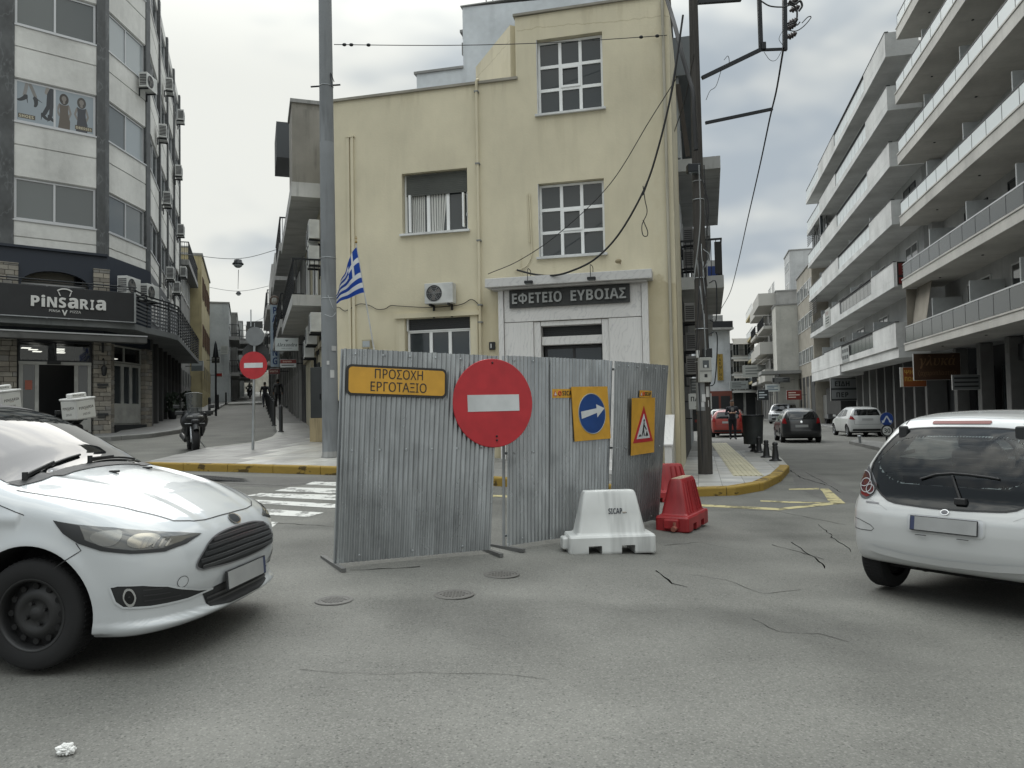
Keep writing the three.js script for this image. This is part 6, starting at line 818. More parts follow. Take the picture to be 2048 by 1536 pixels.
{ // wooden pole with its meter box, bracket arms and transformer frame
  const b = GP(1410, 948, 0.15), at = (px, py, D = -b.z) => AT(px, py, D).sub(b), top = at(1386, -12), t = thing('wooden_pole', 'dark wooden utility pole with meter box and bracket arms at the pavement corner', 'pole', [b.x, b.y, b.z]);
  new MB().bar(V(0.01, -0.1, 0), top, 0.155, 0.095, 18).build('shaft', std([0.075, 0.068, 0.06], 0.85, { map: TX.wood, bumpMap: TX.wood, bumpScale: 0.008 }), t);
  const onP = (y) => top.clone().multiplyScalar(y / top.y);
  { const q = at(1405, 741); new MB().rbox(q.x - 0.125, q.x + 0.125, q.y - 0.26, q.y + 0.26, 0.10, 0.28, 0.012).build('meter_box', std([0.42, 0.42, 0.39], 0.5, { map: TX.grunge }), t); new MB().box(q.x - 0.06, q.x + 0.07, q.y + 0.04, q.y + 0.2, 0.281, 0.284).build('meter_window', MT.glass, t); new MB().box(q.x - 0.025, q.x + 0.02, q.y + 0.05, q.y + 0.10, 0.284, 0.288).build('meter', MT.white, t); new MB().box(q.x - 0.03, q.x + 0.03, q.y - 0.16, q.y - 0.09, 0.281, 0.284).build('lock', MT.black, t); new MB().box(q.x - 0.13, q.x + 0.13, q.y - 0.03, q.y - 0.02, 0.281, 0.284).build('seam', MT.metalDark, t); new MB().rbox(q.x - 0.16, q.x - 0.10, q.y + 0.26, q.y + 0.42, 0.12, 0.2, 0.01).build('small_box', std([0.5, 0.5, 0.48], 0.5), t); new MB().rbox(q.x - 0.02, q.x + 0.17, q.y + 0.26, q.y + 0.46, 0.05, 0.2, 0.01).build('junction_box', MT.black, t); new MB().bar(V(q.x + 0.13, q.y - 0.3, 0.1), V(q.x + 0.11, q.y + 1.4, 0.05), 0.016).bar(V(q.x - 0.12, q.y - 0.26, 0.12), V(q.x - 0.07, 0.05, 0.12), 0.012).build('conduit', MT.black, t); }
  new MB().bar(onP(1.35), onP(1.95), 0.147, 0.143, 18).build('sheet_wrap', std([0.3, 0.31, 0.31], 0.45, { metalness: 0.5, map: TX.zinc }), t);
  const pp = new MB(); for (const [y, a, h, w] of [[1.75, 0.2, 0.22, 0.7], [1.62, -0.4, 0.16, 0.5], [1.5, 0.5, 0.14, 0.6], [1.48, -0.5, 0.1, 0.4]]) { const q = onP(y); pp.add(new THREE.CylinderGeometry(0.149, 0.15, h, 10, 1, true, a, w), T4(q.x, q.y, q.z)); } pp.build('paper_scrap', std([0.55, 0.55, 0.54], 0.9, { side: THREE.DoubleSide, map: TX.grunge }), t).userData.kind = 'stuff';
  const beam = (n, p, q, w = 0.07, m = MT.metalDark) => new MB().beam(p, q, w, w).build(n, m, t), J = (px, py, D = -b.z) => at(px, py, D);
  beam('bracket_arm', J(1404, 156), J(1524, 98), 0.075); beam('bracket_arm', J(1411, 246), J(1545, 218), 0.06); beam('bracket_arm', J(1396, 4), J(1482, -2), 0.09);
  beam('frame_bar', J(1518, -16), J(1522, 101), 0.08); beam('frame_bar', J(1569, -16), J(1570, 101), 0.085); beam('frame_bar', J(1522, 100), J(1573, 98), 0.05);
  new MB().box(J(1526, 95).x - 0.05, J(1526, 95).x + 0.05, J(1526, 95).y - 0.05, J(1526, 95).y + 0.1, -0.06, 0.06).build('bracket_plate', MT.metalDark, t);
  const ins = (px, py, k = 1) => { const q = J(px, py), m = new THREE.Matrix4().compose(q, new THREE.Quaternion().setFromAxisAngle(V(0, 0, 1), -1.35 + 0.3 * rnd()), V(k, k, k)); new MB().lathe([[0, 0], [0.03, 0], [0.03, 0.05], [0.07, 0.06], [0.03, 0.1], [0.07, 0.12], [0.03, 0.16], [0.06, 0.18], [0.02, 0.24], [0, 0.24]], 12, m).build('insulator', std([0.05, 0.04, 0.04], 0.3), t); };
  for (const [x, y] of [[1574, 76], [1574, 58], [1576, 48], [1576, 8], [1580, 22]]) ins(x, y);
  for (const [pts, r] of [[[[1574, 52], [1586, 46], [1594, 50], [1600, 44]], 0.014], [[[1575, 60], [1592, 62], [1608, 52], [1622, 35], [1616, 34], [1604, 46]], 0.010], [[[1580, 8], [1592, 16], [1594, 34], [1590, 44]], 0.018], [[[1578, 2], [1590, 8], [1600, 2], [1604, 12], [1598, 22]], 0.022], [[[1522, 2], [1540, 12], [1566, 14], [1580, 10]], 0.014], [[[1528, 104], [1540, 120], [1552, 120], [1562, 104], [1566, 92], [1558, 78], [1566, 60]], 0.005], [[[1448, 120], [1456, 112], [1458, 126], [1448, 133]], 0.006], [[[1442, 142], [1432, 172], [1420, 182], [1412, 200]], 0.006]]) new MB().tube(pts.map(([x, y]) => J(x, y, 14.95)), r, 6, 40).build('lead', MT.cable, t);
  { const q = J(1386, 343); const fl = new MB().rbox(q.x - 0.18, q.x + 0.1, q.y - 0.1, q.y + 0.08, 0.12, 0.32, 0.02).build('floodlight', MT.metalDark, t); new MB().box(q.x - 0.16, q.x + 0.08, q.y - 0.11, q.y - 0.1, 0.14, 0.3).build('lens', MT.glassGrey, fl); }
  for (const y of [2.4, 3.1, 4.2, 5.9, 6.3]) { const q = onP(y), r = lerp(0.155, 0.095, y / top.y) + 0.006; new MB().add(new THREE.TorusGeometry(r, 0.01, 6, 22).rotateX(PI / 2), T4(q.x, q.y, q.z)).build('strap', MT.galv, t); }
  for (const [x0, y0, x1, y1] of [[1400, 345, 1413, 470], [1398, 330, 1388, 560], [1408, 330, 1404, 640], [1394, 520, 1412, 700], [1400, 470, 1392, 700]]) { const p = J(x0, y0, 14.86), q = J(x1, y1, 14.84), m = p.clone().lerp(q, 0.5).add(V(rr(-0.06, 0.1), 0, 0.02)); new MB().tube([p, m, q], 0.013, 6, 24).build('lead', rnd() < 0.5 ? MT.cable : MT.grey, t); }
  for (let k = 0; k < 9; k++) { const y0 = rr(470, 700), p = J(rr(1392, 1412), y0, 14.85), q = J(rr(1390, 1416), y0 + rr(30, 90), 14.82); new MB().tube([p, p.clone().lerp(q, 0.4).add(V(rr(-0.1, 0.12), 0, 0.04)), q], 0.008, 5, 18).build('lead', k % 2 ? MT.cable : MT.galv, t); }
  const hook = J(1404, 700); new MB().tube([J(1418, 566, 14.9), J(1432, 566, 14.9), J(1432, 640, 14.9), J(1420, 640, 14.9)], 0.012, 5, 24).tube([J(1418, 668, 14.9), J(1434, 670, 14.9), J(1430, 760, 14.9), J(1420, 772, 14.9)], 0.012, 5, 24).build('conduit', MT.metalDark, t);
}
wire('cable_bundle', 'thick black cable drooping from the wooden pole to the entrance canopy', [[1366, 30, 15], [1352, 130, 15.1], [1342, 190, 15.2], [1318, 290, 15.4], [1290, 375, 15.6], [1240, 465, 15.9], [1190, 518, 16.2], [1140, 543, 16.6], [1105, 551, 16.9], [1070, 549, 17.2], [1034, 540, 17.4]].map(([x, y, D]) => AT(x, y, D)), 0.022, 90);
wire('cable', 'second thinner cable beside the drooping cable bundle', [[1366, 30, 15.1], [1346, 160, 15.2], [1330, 245, 15.3], [1308, 325, 15.5], [1288, 385, 15.6], [1282, 392, 15.6]].map(([x, y, D]) => AT(x, y, D)), 0.014, 60);
wire('cable', 'thin straight cable from the wooden pole down across the windows to the canopy end', [[1352, 158, 15.2], [1300, 240, 15.6], [1220, 368, 16.2], [1120, 465, 16.8], [1040, 520, 17.2], [976, 548, 17.5]].map(([x, y, D]) => AT(x, y, D)), 0.010, 60);
wire('cable_loop', 'loose cable loop hanging from the cable bundle', [[1286, 372, 15.6], [1290, 400, 15.6], [1294, 425, 15.6], [1284, 450, 15.6], [1286, 470, 15.6], [1294, 472, 15.6], [1295, 462, 15.6], [1286, 440, 15.6]].map(([x, y, D]) => AT(x, y, D)), 0.010, 60);
wire('conduit_pipe', 'thick dark pipe curving from the roof corner of the yellow building to the wooden pole', [[1328, -20, 16.4], [1342, 25, 16], [1352, 60, 15.6], [1362, 100, 15.3], [1376, 150, 15.1], [1386, 185, 14.95], [1388, 230, 14.9], [1392, 300, 14.9]].map(([x, y, D]) => AT(x, y, D)), 0.045, 60);
wire('cable', 'single wire dropping from the transformer frame far down the right street', [[1567, 96, 15], [1553, 180, 17], [1540, 235, 19], [1520, 330, 23], [1495, 440, 30], [1475, 530, 38], [1460, 585, 46], [1442, 618, 55]].map(([x, y, D]) => AT(x, y, D)), 0.02, 90);
wire('cable', 'short cable from the wooden pole to the white apartment building', [[1388, 110, 15], [1370, 200, 17], [1350, 260, 18.5], [1335, 320, 18.8]].map(([x, y, D]) => AT(x, y, D)), 0.010, 40);
// lamps hung over the narrow street
for (const [x, y, D, s, l, wl, wr_] of [[476, 527, 40, 0.27, 'nearest round lamp hanging on a wire over the narrow street', [362, 508, 40], [572, 494, 38]], [477, 587, 66, 0.22, 'second round lamp hanging on a wire over the narrow street', [392, 570, 62], [556, 568, 62]], [482, 655, 100, 0.24, 'farthest small lamp hanging on a wire over the narrow street', [420, 640, 100], [545, 628, 100]]]) {
  const c = AT(x, y, D), t = thing('street_lamp', l, 'lamp', [c.x, c.y, c.z], 0, 'lamps hung over the narrow street'); new MB().lathe([[0, 0.9 * s], [s * 0.7, 0.7 * s], [s * 0.8, 0.2 * s], [s * 1.05, 0], [s * 1.05, -0.2 * s], [0, -0.2 * s]], 20).build('hood', MT.metalDark, t); new MB().ball(0, -0.2 * s, 0, s * 0.85, 1, 0.8, 1, 16).build('globe', MT.glassPale, t);
  const a = AT(...wl), b = AT(...wr_), top = V(c.x, c.y + s * 0.95, c.z), w = thing('span_wire', 'thin wire carrying the ' + l.split(' ')[0] + ' lamp across the narrow street', 'cable', [c.x, c.y, c.z]); new MB().tube([a.sub(c), top.clone().sub(c), b.sub(c)], 0.012 + D * 0.00012, 5, 30).build('wire', MT.grey, w);
}
{ const a = AT(477, 540, 41), b = AT(476, 578, 65); wire('span_wire', 'lengthwise wire between the hanging lamps of the narrow street', [a, a.clone().lerp(b, 0.5), b], 0.018, 20); }
// ---------------------------------------------------------------- bollards, bin, island
const bolM = std([0.02, 0.021, 0.022], 0.5);
function bollard(label, pos, group, h = 0.72, pawn = true) { const t = thing('bollard', label, 'bollard', pos, 0, group); new MB().lathe(pawn ? [[0.14, 0], [0.14, 0.05], [0.09, 0.08], [0.075, 0.35], [0.06, 0.5], [0.085, 0.53], [0.05, 0.56], [0.075, 0.63], [0.06, 0.69], [0, 0.72]].map(([r, y]) => [r, y * h / 0.72]) : [[0.06, 0], [0.06, h * 0.86], [0.07, h * 0.88], [0.055, h * 0.92], [0.06, h * 0.96], [0, h]], 18).build('shaft', bolM, t); new MB().lathe(pawn ? [[0.16, 0], [0.16, 0.03], [0.14, 0.03]] : [[0.09, 0], [0.09, 0.03], [0.06, 0.03]], 18).build('foot', bolM, t); return t; }
[['nearest black bollard on the rounded pavement corner', 1551, 922], ['second black bollard along the right pavement edge', 1533, 915], ['third black bollard beside the litter bin', 1518, 905], ['black bollard half hidden behind the litter bin', 1506, 895]].forEach(([l, x, y]) => { const p = GP(x, y, 0.15); bollard(l, [p.x, p.y, p.z], 'black bollards along the right pavement', 0.5); });
{ const p = GP(1507, 903, 0.15), t = thing('litter_bin', 'tall dark litter bin on a short foot at the pavement edge', 'litter bin', [p.x, p.y, p.z], R(-10)); new MB().lathe([[0.1, 0], [0.12, 0.02], [0.07, 0.05], [0.06, 0.3]], 14).build('foot', MT.black, t); new MB().add(new THREE.CylinderGeometry(0.33, 0.29, 0.88, 6, 1), T4(0, 0.68, 0, 0, 0.3)).build('body', std([0.035, 0.04, 0.04], 0.6, { map: TX.grunge }), t); new MB().add(new THREE.CylinderGeometry(0.35, 0.35, 0.04, 6, 1), T4(0, 1.14, 0, 0, 0.3)).build('rim', MT.metalDark, t); }
{ const p = GP(562, 864, 0.15); bollard('single black bollard standing apart near the kerb of the narrow street', [p.x, p.y, p.z], null, 0.85, false); [[548, 852], [545, 843], [542, 836], [539, 829], [537, 823], [535, 818]].forEach(([x, y], k) => { const q = GP(x, y, 0.15); bollard(['nearest', 'second', 'third', 'fourth', 'fifth', 'farthest'][k] + ' black bollard of the close row along the narrow street', [q.x, q.y, q.z], 'bollard row along the narrow street', 0.95, false); }); [[419, 832], [432, 822], [436, 819], [452, 810]].forEach(([x, y], k) => { const q = GP(x, y, 0.15); bollard(['nearest', 'second', 'third', 'farthest'][k] + ' black bollard on the left pavement of the narrow street', [q.x, q.y, q.z], 'bollards on the left pavement of the narrow street', 0.9, false); }); }
{
  const poly = [GP(1698, 888), GP(1716, 884), GP(1798, 893), GP(1830, 905), GP(1800, 912)].map(P2), t = struct('traffic_island', draped(poly, 0.12, 1.0, 0.2), std([0.2, 0.2, 0.19], 0.8, { map: TX.grunge }));
  const b = GP(1772, 900, 0.12), c = AT(1772, 838, -b.z).sub(b), s = thing('traffic_sign', 'blue two-arrow sign above a round 30 limit sign on the traffic island', 'road sign', [b.x, b.y, b.z]);
  new MB().bar(V(c.x, 0, 0), V(c.x, c.y + 0.15, 0), 0.03).build('post', MT.metalDark, s);
  const face = (y, r, nm, bg, draw) => { const tx = canvasTex(256, 256, (x) => { x.fillStyle = bg; x.fillRect(0, 0, 256, 256); draw(x); }); new MB().prism(circlePts(c.x, y, r, 32), 0.01, T4(0, 0, 0.035)).build('plate', alu, s); mesh(nm, new THREE.CircleGeometry(r * 0.98, 32).translate(c.x, y, 0.047), std([0.85, 0.85, 0.85], 0.5, { map: tx }), s); };
  face(c.y, 0.215, 'blue_face', '#1c3f86', (x) => { x.strokeStyle = '#cfd6de'; x.lineWidth = 26; x.beginPath(); x.moveTo(128, 70); x.lineTo(60, 180); x.moveTo(128, 70); x.lineTo(196, 180); x.stroke(); x.fillStyle = '#cfd6de'; for (const q of [[40, 215, 30, 150, 92, 180], [216, 215, 226, 150, 164, 180]]) { x.beginPath(); x.moveTo(q[0], q[1]); x.lineTo(q[2], q[3]); x.lineTo(q[4], q[5]); x.fill(); } });
  face(c.y - 0.37, 0.2, 'limit_face', '#c9ccc9', (x) => { x.strokeStyle = '#2b2c2d'; x.lineWidth = 34; x.beginPath(); x.arc(128, 128, 112, 0, 7); x.stroke(); x.fillStyle = '#151617'; x.font = 'bold 130px sans-serif'; x.textAlign = 'center'; x.fillText('30', 128, 174); });
  const q = GP(1720, 886, 0.12), p = thing('marker_post', 'short metal stub post on the tip of the traffic island', 'post', [q.x, q.y, q.z]); new MB().lathe([[0.05, 0], [0.05, 0.22], [0.08, 0.24], [0.08, 0.28], [0, 0.29]], 14).build('stub', MT.galv, p);
}
// ---------------------------------------------------------------- hanging shop signs of the narrow street
function hang(name, label, px, py, D, w, h, bg, draw, turn = 0, arm = 1) { const c = AT(px, py, D), t = thing(name, label, 'sign', [c.x, c.y, c.z], turn); new MB().rbox(-w / 2, w / 2, -h / 2, h / 2, -0.06, 0.06, 0.01, 1).build('box', std([0.4, 0.4, 0.4], 0.6), t); const W = 256, H = clamp(Math.round(256 * h / w), 32, 1500); const tx = canvasTex(W, H, (x) => { x.fillStyle = bg; x.fillRect(0, 0, W, H); draw(x, W, H); }); mesh('face', new THREE.PlaneGeometry(w - 0.02, h - 0.02).translate(0, 0, 0.064), std([0.9, 0.9, 0.9], 0.5, { map: tx }), t); new MB().bar(V(arm * w / 2, 0, 0), V(arm * (w / 2 + 0.4), 0, 0), 0.02).build('arm', MT.metalDark, t); return t; }
hang('parking_sign', 'tall pale sign with blue vertical parking lettering', 550, 672, 40, 0.46, 3.25, '#b4c5d3', (x, w, h) => { x.fillStyle = '#1d3f7d'; x.font = 'bold 230px sans-serif'; x.textAlign = 'center'; [...'PARKING'].forEach((c, i) => x.fillText(c, w / 2, 210 + i * 205)); }, R(12));
{ const c = AT(549, 601, 40), t = thing('logo_sign', 'round dark ring sign with a white m above the tall parking sign', 'sign', [c.x, c.y, c.z]); new MB().add(new THREE.TorusGeometry(0.21, 0.05, 8, 30)).build('ring', std([0.13, 0.09, 0.07], 0.6), t); new MB().prism(circlePts(0, 0, 0.18, 26), 0.03).build('disc', std([0.4, 0.37, 0.32], 0.6), t); letters(t, 'm', 0.24, 0.02, -0.12, -0.06, 0.035, MT.pvc, 0.24, FONT_B); }
hang('shop_sign', 'white shop sign with a small diamond and dark script lettering', 574, 689, 26, 0.77, 0.44, '#b9bfbe', (x, w, h) => { x.fillStyle = '#5a6062'; x.beginPath(); x.moveTo(128, 44); x.lineTo(106, 20); x.lineTo(150, 20); x.fill(); x.fillStyle = '#3b4143'; x.font = 'italic bold 54px serif'; x.textAlign = 'center'; x.fillText('Alexandra', 128, 98, 230); x.font = '20px sans-serif'; x.fillText('HAIR STUDIO', 128, 128); }, R(10));
hang('shop_sign', 'small red and white double sign under the white diamond sign', 577, 727, 30, 0.62, 0.32, '#b5b9b8', (x, w, h) => { x.fillStyle = '#6d2420'; x.fillRect(0, 0, w, h * 0.5); x.fillStyle = '#c9b8a8'; x.font = 'bold 40px sans-serif'; x.fillText('⬤ ΦΑΡΜΑ', 10, 48, 230); x.fillStyle = '#3d4143'; x.fillRect(20, h * 0.68, w - 60, 16); }, R(10));
hang('shop_sign', 'small red lettered sign low over the narrow street', 549, 743, 38, 0.56, 0.26, '#6b2a26', (x, w, h) => { x.fillStyle = '#c2b4a6'; x.font = 'bold 70px sans-serif'; x.fillText('ΨΗΤΑ', 20, 84, 210); }, R(8));
hang('shop_sign', 'pale light box sign under the gallery end of the grey building', 395, 732, 46, 0.75, 0.6, '#6f7677', (x, w, h) => { x.fillStyle = '#a7adad'; x.fillRect(14, 14, w - 28, h * 0.4); }, R(-8), -1);
hang('shop_sign', 'dark sign on a bracket on the left side of the narrow street', 432, 720, 56, 0.6, 0.46, '#2a2d2e', (x, w, h) => { x.fillStyle = '#8e9394'; x.fillRect(20, 40, w - 40, 20); x.fillRect(20, 90, w - 80, 16); }, 0, -1);
hang('shop_sign', 'small red and white sign on the left side of the narrow street', 439, 750, 54, 0.44, 0.3, '#8a8580', (x, w, h) => { x.fillStyle = '#8c1f1c'; x.fillRect(10, 20, w - 20, h - 60); }, 0, -1);
hang('shop_sign', 'white rectangular sign among the dark balconies on the left of the narrow street', 449, 700, 62, 0.6, 0.7, '#a9adab', (x, w, h) => { x.fillStyle = '#6c7071'; for (let j = 0; j < 5; j++) x.fillRect(24, 40 + j * 46, w - 48, 16); }, 0, -1);
{ const p = GP(432, 832, 0.15), t = thing('street_post', 'tall dark post on the left pavement of the narrow street', 'post', [p.x, p.y, p.z]); new MB().bar(V(0, 0, 0), V(0, 2.9, 0), 0.05, 0.04).build('shaft', MT.metalDark, t); new MB().lathe([[0, 0.8], [0.06, 0.6], [0.14, 0], [0, 0]], 14, T4(0, 2.8, 0)).build('cap', MT.metalDark, t); }
{ const p = GP(490, 810), t = thing('speed_table', 'low pale raised table across the narrow street', 'speed table', [p.x, p.y, p.z], R(19)); t.rotation.x = 0; new MB().prism([[-1.3, 0], [1.3, 0], [1.2, 0.1], [-1.2, 0.1]], 4.5, T4(0, 0.02, -4.5, 0, 0, 0), 0.02).build('ramp', std([0.3, 0.3, 0.28], 0.8, { map: TX.grunge }), t); t.rotation.x = R(2.6); }
{ // potted plants by the dark shop fronts
  for (const [x, y, l] of [[345, 838, 'dark potted plant by the shop fronts left of the scooter'], [372, 832, 'leafy potted plant behind the scooter windshield']]) { const p = GP(x, y, 0.15), t = thing('potted_plant', l, 'plant', [p.x, p.y, p.z]); new MB().lathe([[0, 0], [0.16, 0], [0.2, 0.38], [0.17, 0.38], [0, 0.34]], 14).build('pot', MT.black, t); const b = new MB(); for (let k = 0; k < 90; k++) { const a = rnd() * 6.28, r = rr(0, 0.28), y2 = 0.4 + rnd() * 0.75, s = rr(0.06, 0.13); b.add(new THREE.PlaneGeometry(s, s * 1.8), T4(Math.cos(a) * r, y2, Math.sin(a) * r, rr(-1, 1), a, rr(-1, 1))); } b.build('foliage', std([0.03, 0.045, 0.028], 0.8, { side: THREE.DoubleSide }), t); new MB().bar(V(0, 0.3, 0), V(0.02, 1.0, 0), 0.015).build('stem', MT.brown, t); }
}
for (const [px, py, D, w, h, bg, ink, l] of [[1526, 790, 66, 0.9, 0.9, '#23282c', '#c9d2d6', 'small dark square sign with a pale ring far up the right street'], [1545, 776, 72, 1.3, 0.7, '#c3c8c6', '#39536b', 'white and blue shop sign far up the right street'], [1562, 760, 68, 1.5, 0.45, '#2b2d2e', '#8a8d8c', 'long dark shop sign under the flat canopy'], [1508, 742, 84, 2.4, 1.3, '#a9aba6', '#6d7070', 'pale awning sign on the stacked balcony building'], [1588, 790, 64, 1.2, 0.8, '#7a2a22', '#d8cfc2', 'red shop sign above the dark truck'], [1478, 770, 95, 2.2, 1.0, '#8f9492', '#4a4e4f', 'grey shop sign far down the right street beside the man']]) hang('shop_sign', l, px, py, D, w, h, bg, (x, W, H) => { x.fillStyle = ink; for (let j = 0; j < 3; j++) x.fillRect(W * 0.12, H * (0.2 + j * 0.24), W * (0.5 + 0.25 * ((j * 7 + px) % 2)), H * 0.1); }, R(-12));
// ---------------------------------------------------------------- cars: a body is the smooth meeting of a side, a top, a front and a rear surface
const tab = (pts) => (x) => { if (x <= pts[0][0]) return pts[0][1]; const n = pts.length; if (x >= pts[n - 1][0]) return pts[n - 1][1]; let i = 0; while (pts[i + 1][0] < x) i++; const [x0, y0] = pts[i], [x1, y1] = pts[i + 1], h = x1 - x0, sl = (k) => (k <= 0 || k >= n - 1 ? 0 : (() => { const a = (pts[k][1] - pts[k - 1][1]) / (pts[k][0] - pts[k - 1][0]), b = (pts[k + 1][1] - pts[k][1]) / (pts[k + 1][0] - pts[k][0]); return a * b <= 0 ? 0 : 2 * a * b / (a + b); })()), e = (y1 - y0) / h, m0 = i === 0 ? e : sl(i), m1 = i === n - 2 ? e : sl(i + 1), t = (x - x0) / h; return y0 * (1 + 2 * t) * (1 - t) ** 2 + m0 * h * t * (1 - t) ** 2 + y1 * t * t * (3 - 2 * t) + m1 * h * t * t * (t - 1); };
const smax = (a, b, k) => { const h = Math.max(k - Math.abs(a - b), 0) / k; return Math.max(a, b) + h * h * k * 0.25; };
// car axes: x forward with the nose at 0 and the tail at -L, y up, z to the car's right
function carField(s) {
  const top = tab(s.top), crown = tab(s.crown), side = tab(s.side), planF = tab(s.planF), profF = tab(s.profF), planR = tab(s.planR), profR = tab(s.profR), wide = s.wide ? tab(s.wide) : () => 0, bot = tab(s.bot);
  const ax = [s.axF, s.axR];
  return (x, y, z) => {
    const xb = -x, az_ = Math.abs(z); let w = side(y) + wide(xb);
    for (const a of ax) { const r = Math.hypot(xb - a, y - s.wr); w += (s.flare ?? 0.016) * Math.exp(-(((r - s.wr - 0.075) / 0.06) ** 2)) * (y > 0.2 ? 1 : 0.3); }
    if (s.line) w += s.line(xb, y);
    const c = crown(xb), ft = y - (top(xb) - c * (az_ / 0.7) ** 2 + (s.topAdd ? s.topAdd(xb, az_) : 0)), fs = (az_ - w) * 0.95, ff = (x + planF(az_) + profF(y)) * (s.fk ?? 0.85), fr_ = (-x - s.L + planR(az_) + profR(y)) * (s.rk ?? 0.85), fb = bot(xb) - y;
    return smax(smax(smax(smax(fs, ft * 0.85, s.kTop ?? 0.09), ff, s.kF ?? 0.07), fr_, s.kR ?? 0.07), fb, 0.05);
  };
}
const grad = (F, p) => { const e = 0.004; return V(F(p.x + e, p.y, p.z) - F(p.x - e, p.y, p.z), F(p.x, p.y + e, p.z) - F(p.x, p.y - e, p.z), F(p.x, p.y, p.z + e) - F(p.x, p.y, p.z - e)).normalize(); };
function march(F, a, d, far = 3) { // first surface point going from a along d
  let t = 0, v = F(a.x, a.y, a.z); for (let i = 0; i < 90 && t < far; i++) { const st = clamp(Math.abs(v) * 0.8, 0.006, 0.2), t2 = t + st, v2 = F(a.x + d.x * t2, a.y + d.y * t2, a.z + d.z * t2); if (v > 0 && v2 <= 0) { let lo = t, hi = t2; for (let k = 0; k < 16; k++) { const m = (lo + hi) / 2; if (F(a.x + d.x * m, a.y + d.y * m, a.z + d.z * m) > 0) lo = m; else hi = m; } return a.clone().addScaledVector(d, hi); } t = t2; v = v2; } return null;
}
function bodyGeometry(F, s, res, holes) { // shrink a subdivided box onto the field; holes(p, n) drops triangles
  const L = s.L, W = 1.3, H = 2.0, quads = [[V(0.4, -0.1, -W), V(0, 0, 2 * W), V(0, H, 0), 2 * W, H], [V(-L - 0.4, -0.1, W), V(0, 0, -2 * W), V(0, H, 0), 2 * W, H], [V(-L - 0.4, -0.1, -W), V(L + 0.8, 0, 0), V(0, H, 0), L + 0.8, H], [V(0.4, -0.1, W), V(-L - 0.8, 0, 0), V(0, H, 0), L + 0.8, H], [V(-L - 0.4, H - 0.1, W), V(0, 0, -2 * W), V(L + 0.8, 0, 0), 2 * W, L + 0.8], [V(-L - 0.4, -0.1, -W), V(0, 0, 2 * W), V(L + 0.8, 0, 0), 2 * W, L + 0.8]];
  const pos = [], nor = [], idx = [];
  quads.forEach(([o, u, v, lu, lv], qi) => {
    const k = qi === 5 ? 2.5 : 1, nu = Math.round(lu / res / k), nv = Math.round(lv / res / k), base = pos.length / 3;
    for (let j = 0; j <= nv; j++) for (let i = 0; i <= nu; i++) {
      const q = o.clone().addScaledVector(u, i / nu).addScaledVector(v, j / nv), c = V(clamp(q.x, -L + 0.62, -0.62), 0.55, clamp(q.z, -0.25, 0.25)), d = c.clone().sub(q).normalize(), p = march(F, q, d, 4) ?? c, n = grad(F, p);
      pos.push(p.x, p.y, p.z); nor.push(n.x, n.y, n.z);
    }
    for (let j = 0; j < nv; j++) for (let i = 0; i < nu; i++) { const a = base + j * (nu + 1) + i, b = a + 1, c = a + nu + 1, d = c + 1; idx.push(a, b, c, b, d, c); }
  });
  const keep = [], P = (i) => V(pos[i * 3], pos[i * 3 + 1], pos[i * 3 + 2]), a = V(), b = V();
  for (let i = 0; i < idx.length; i += 3) { const A = P(idx[i]), B = P(idx[i + 1]), Cq = P(idx[i + 2]); const m = A.clone().add(B).add(Cq).divideScalar(3); if (holes && holes(m)) continue; a.copy(B).sub(A); b.copy(Cq).sub(A); a.cross(b); if (a.lengthSq() < 1e-14) continue; const n = grad(F, m); if (a.dot(n) >= 0) keep.push(idx[i], idx[i + 1], idx[i + 2]); else keep.push(idx[i], idx[i + 2], idx[i + 1]); }
  const g = new THREE.BufferGeometry(); g.setAttribute('position', new THREE.Float32BufferAttribute(pos, 3)); g.setAttribute('normal', new THREE.Float32BufferAttribute(nor, 3)); g.setAttribute('uv', new THREE.Float32BufferAttribute(new Float32Array(pos.length / 3 * 2), 2)); g.setIndex(keep); return g;
}
const VIEWS = { right: [(a, b) => V(a, b, 1.6), V(0, 0, -1)], left: [(a, b) => V(a, b, -1.6), V(0, 0, 1)], front: [(a, b) => V(0.8, b, a), V(-1, 0, 0)], top: [(a, b) => V(a, 2.2, b), V(0, -1, 0)] };
function viewOf(s, name) { if (name === 'rear') return [(a, b) => V(-s.L - 0.8, b, a), V(1, 0, 0)]; return VIEWS[name]; }
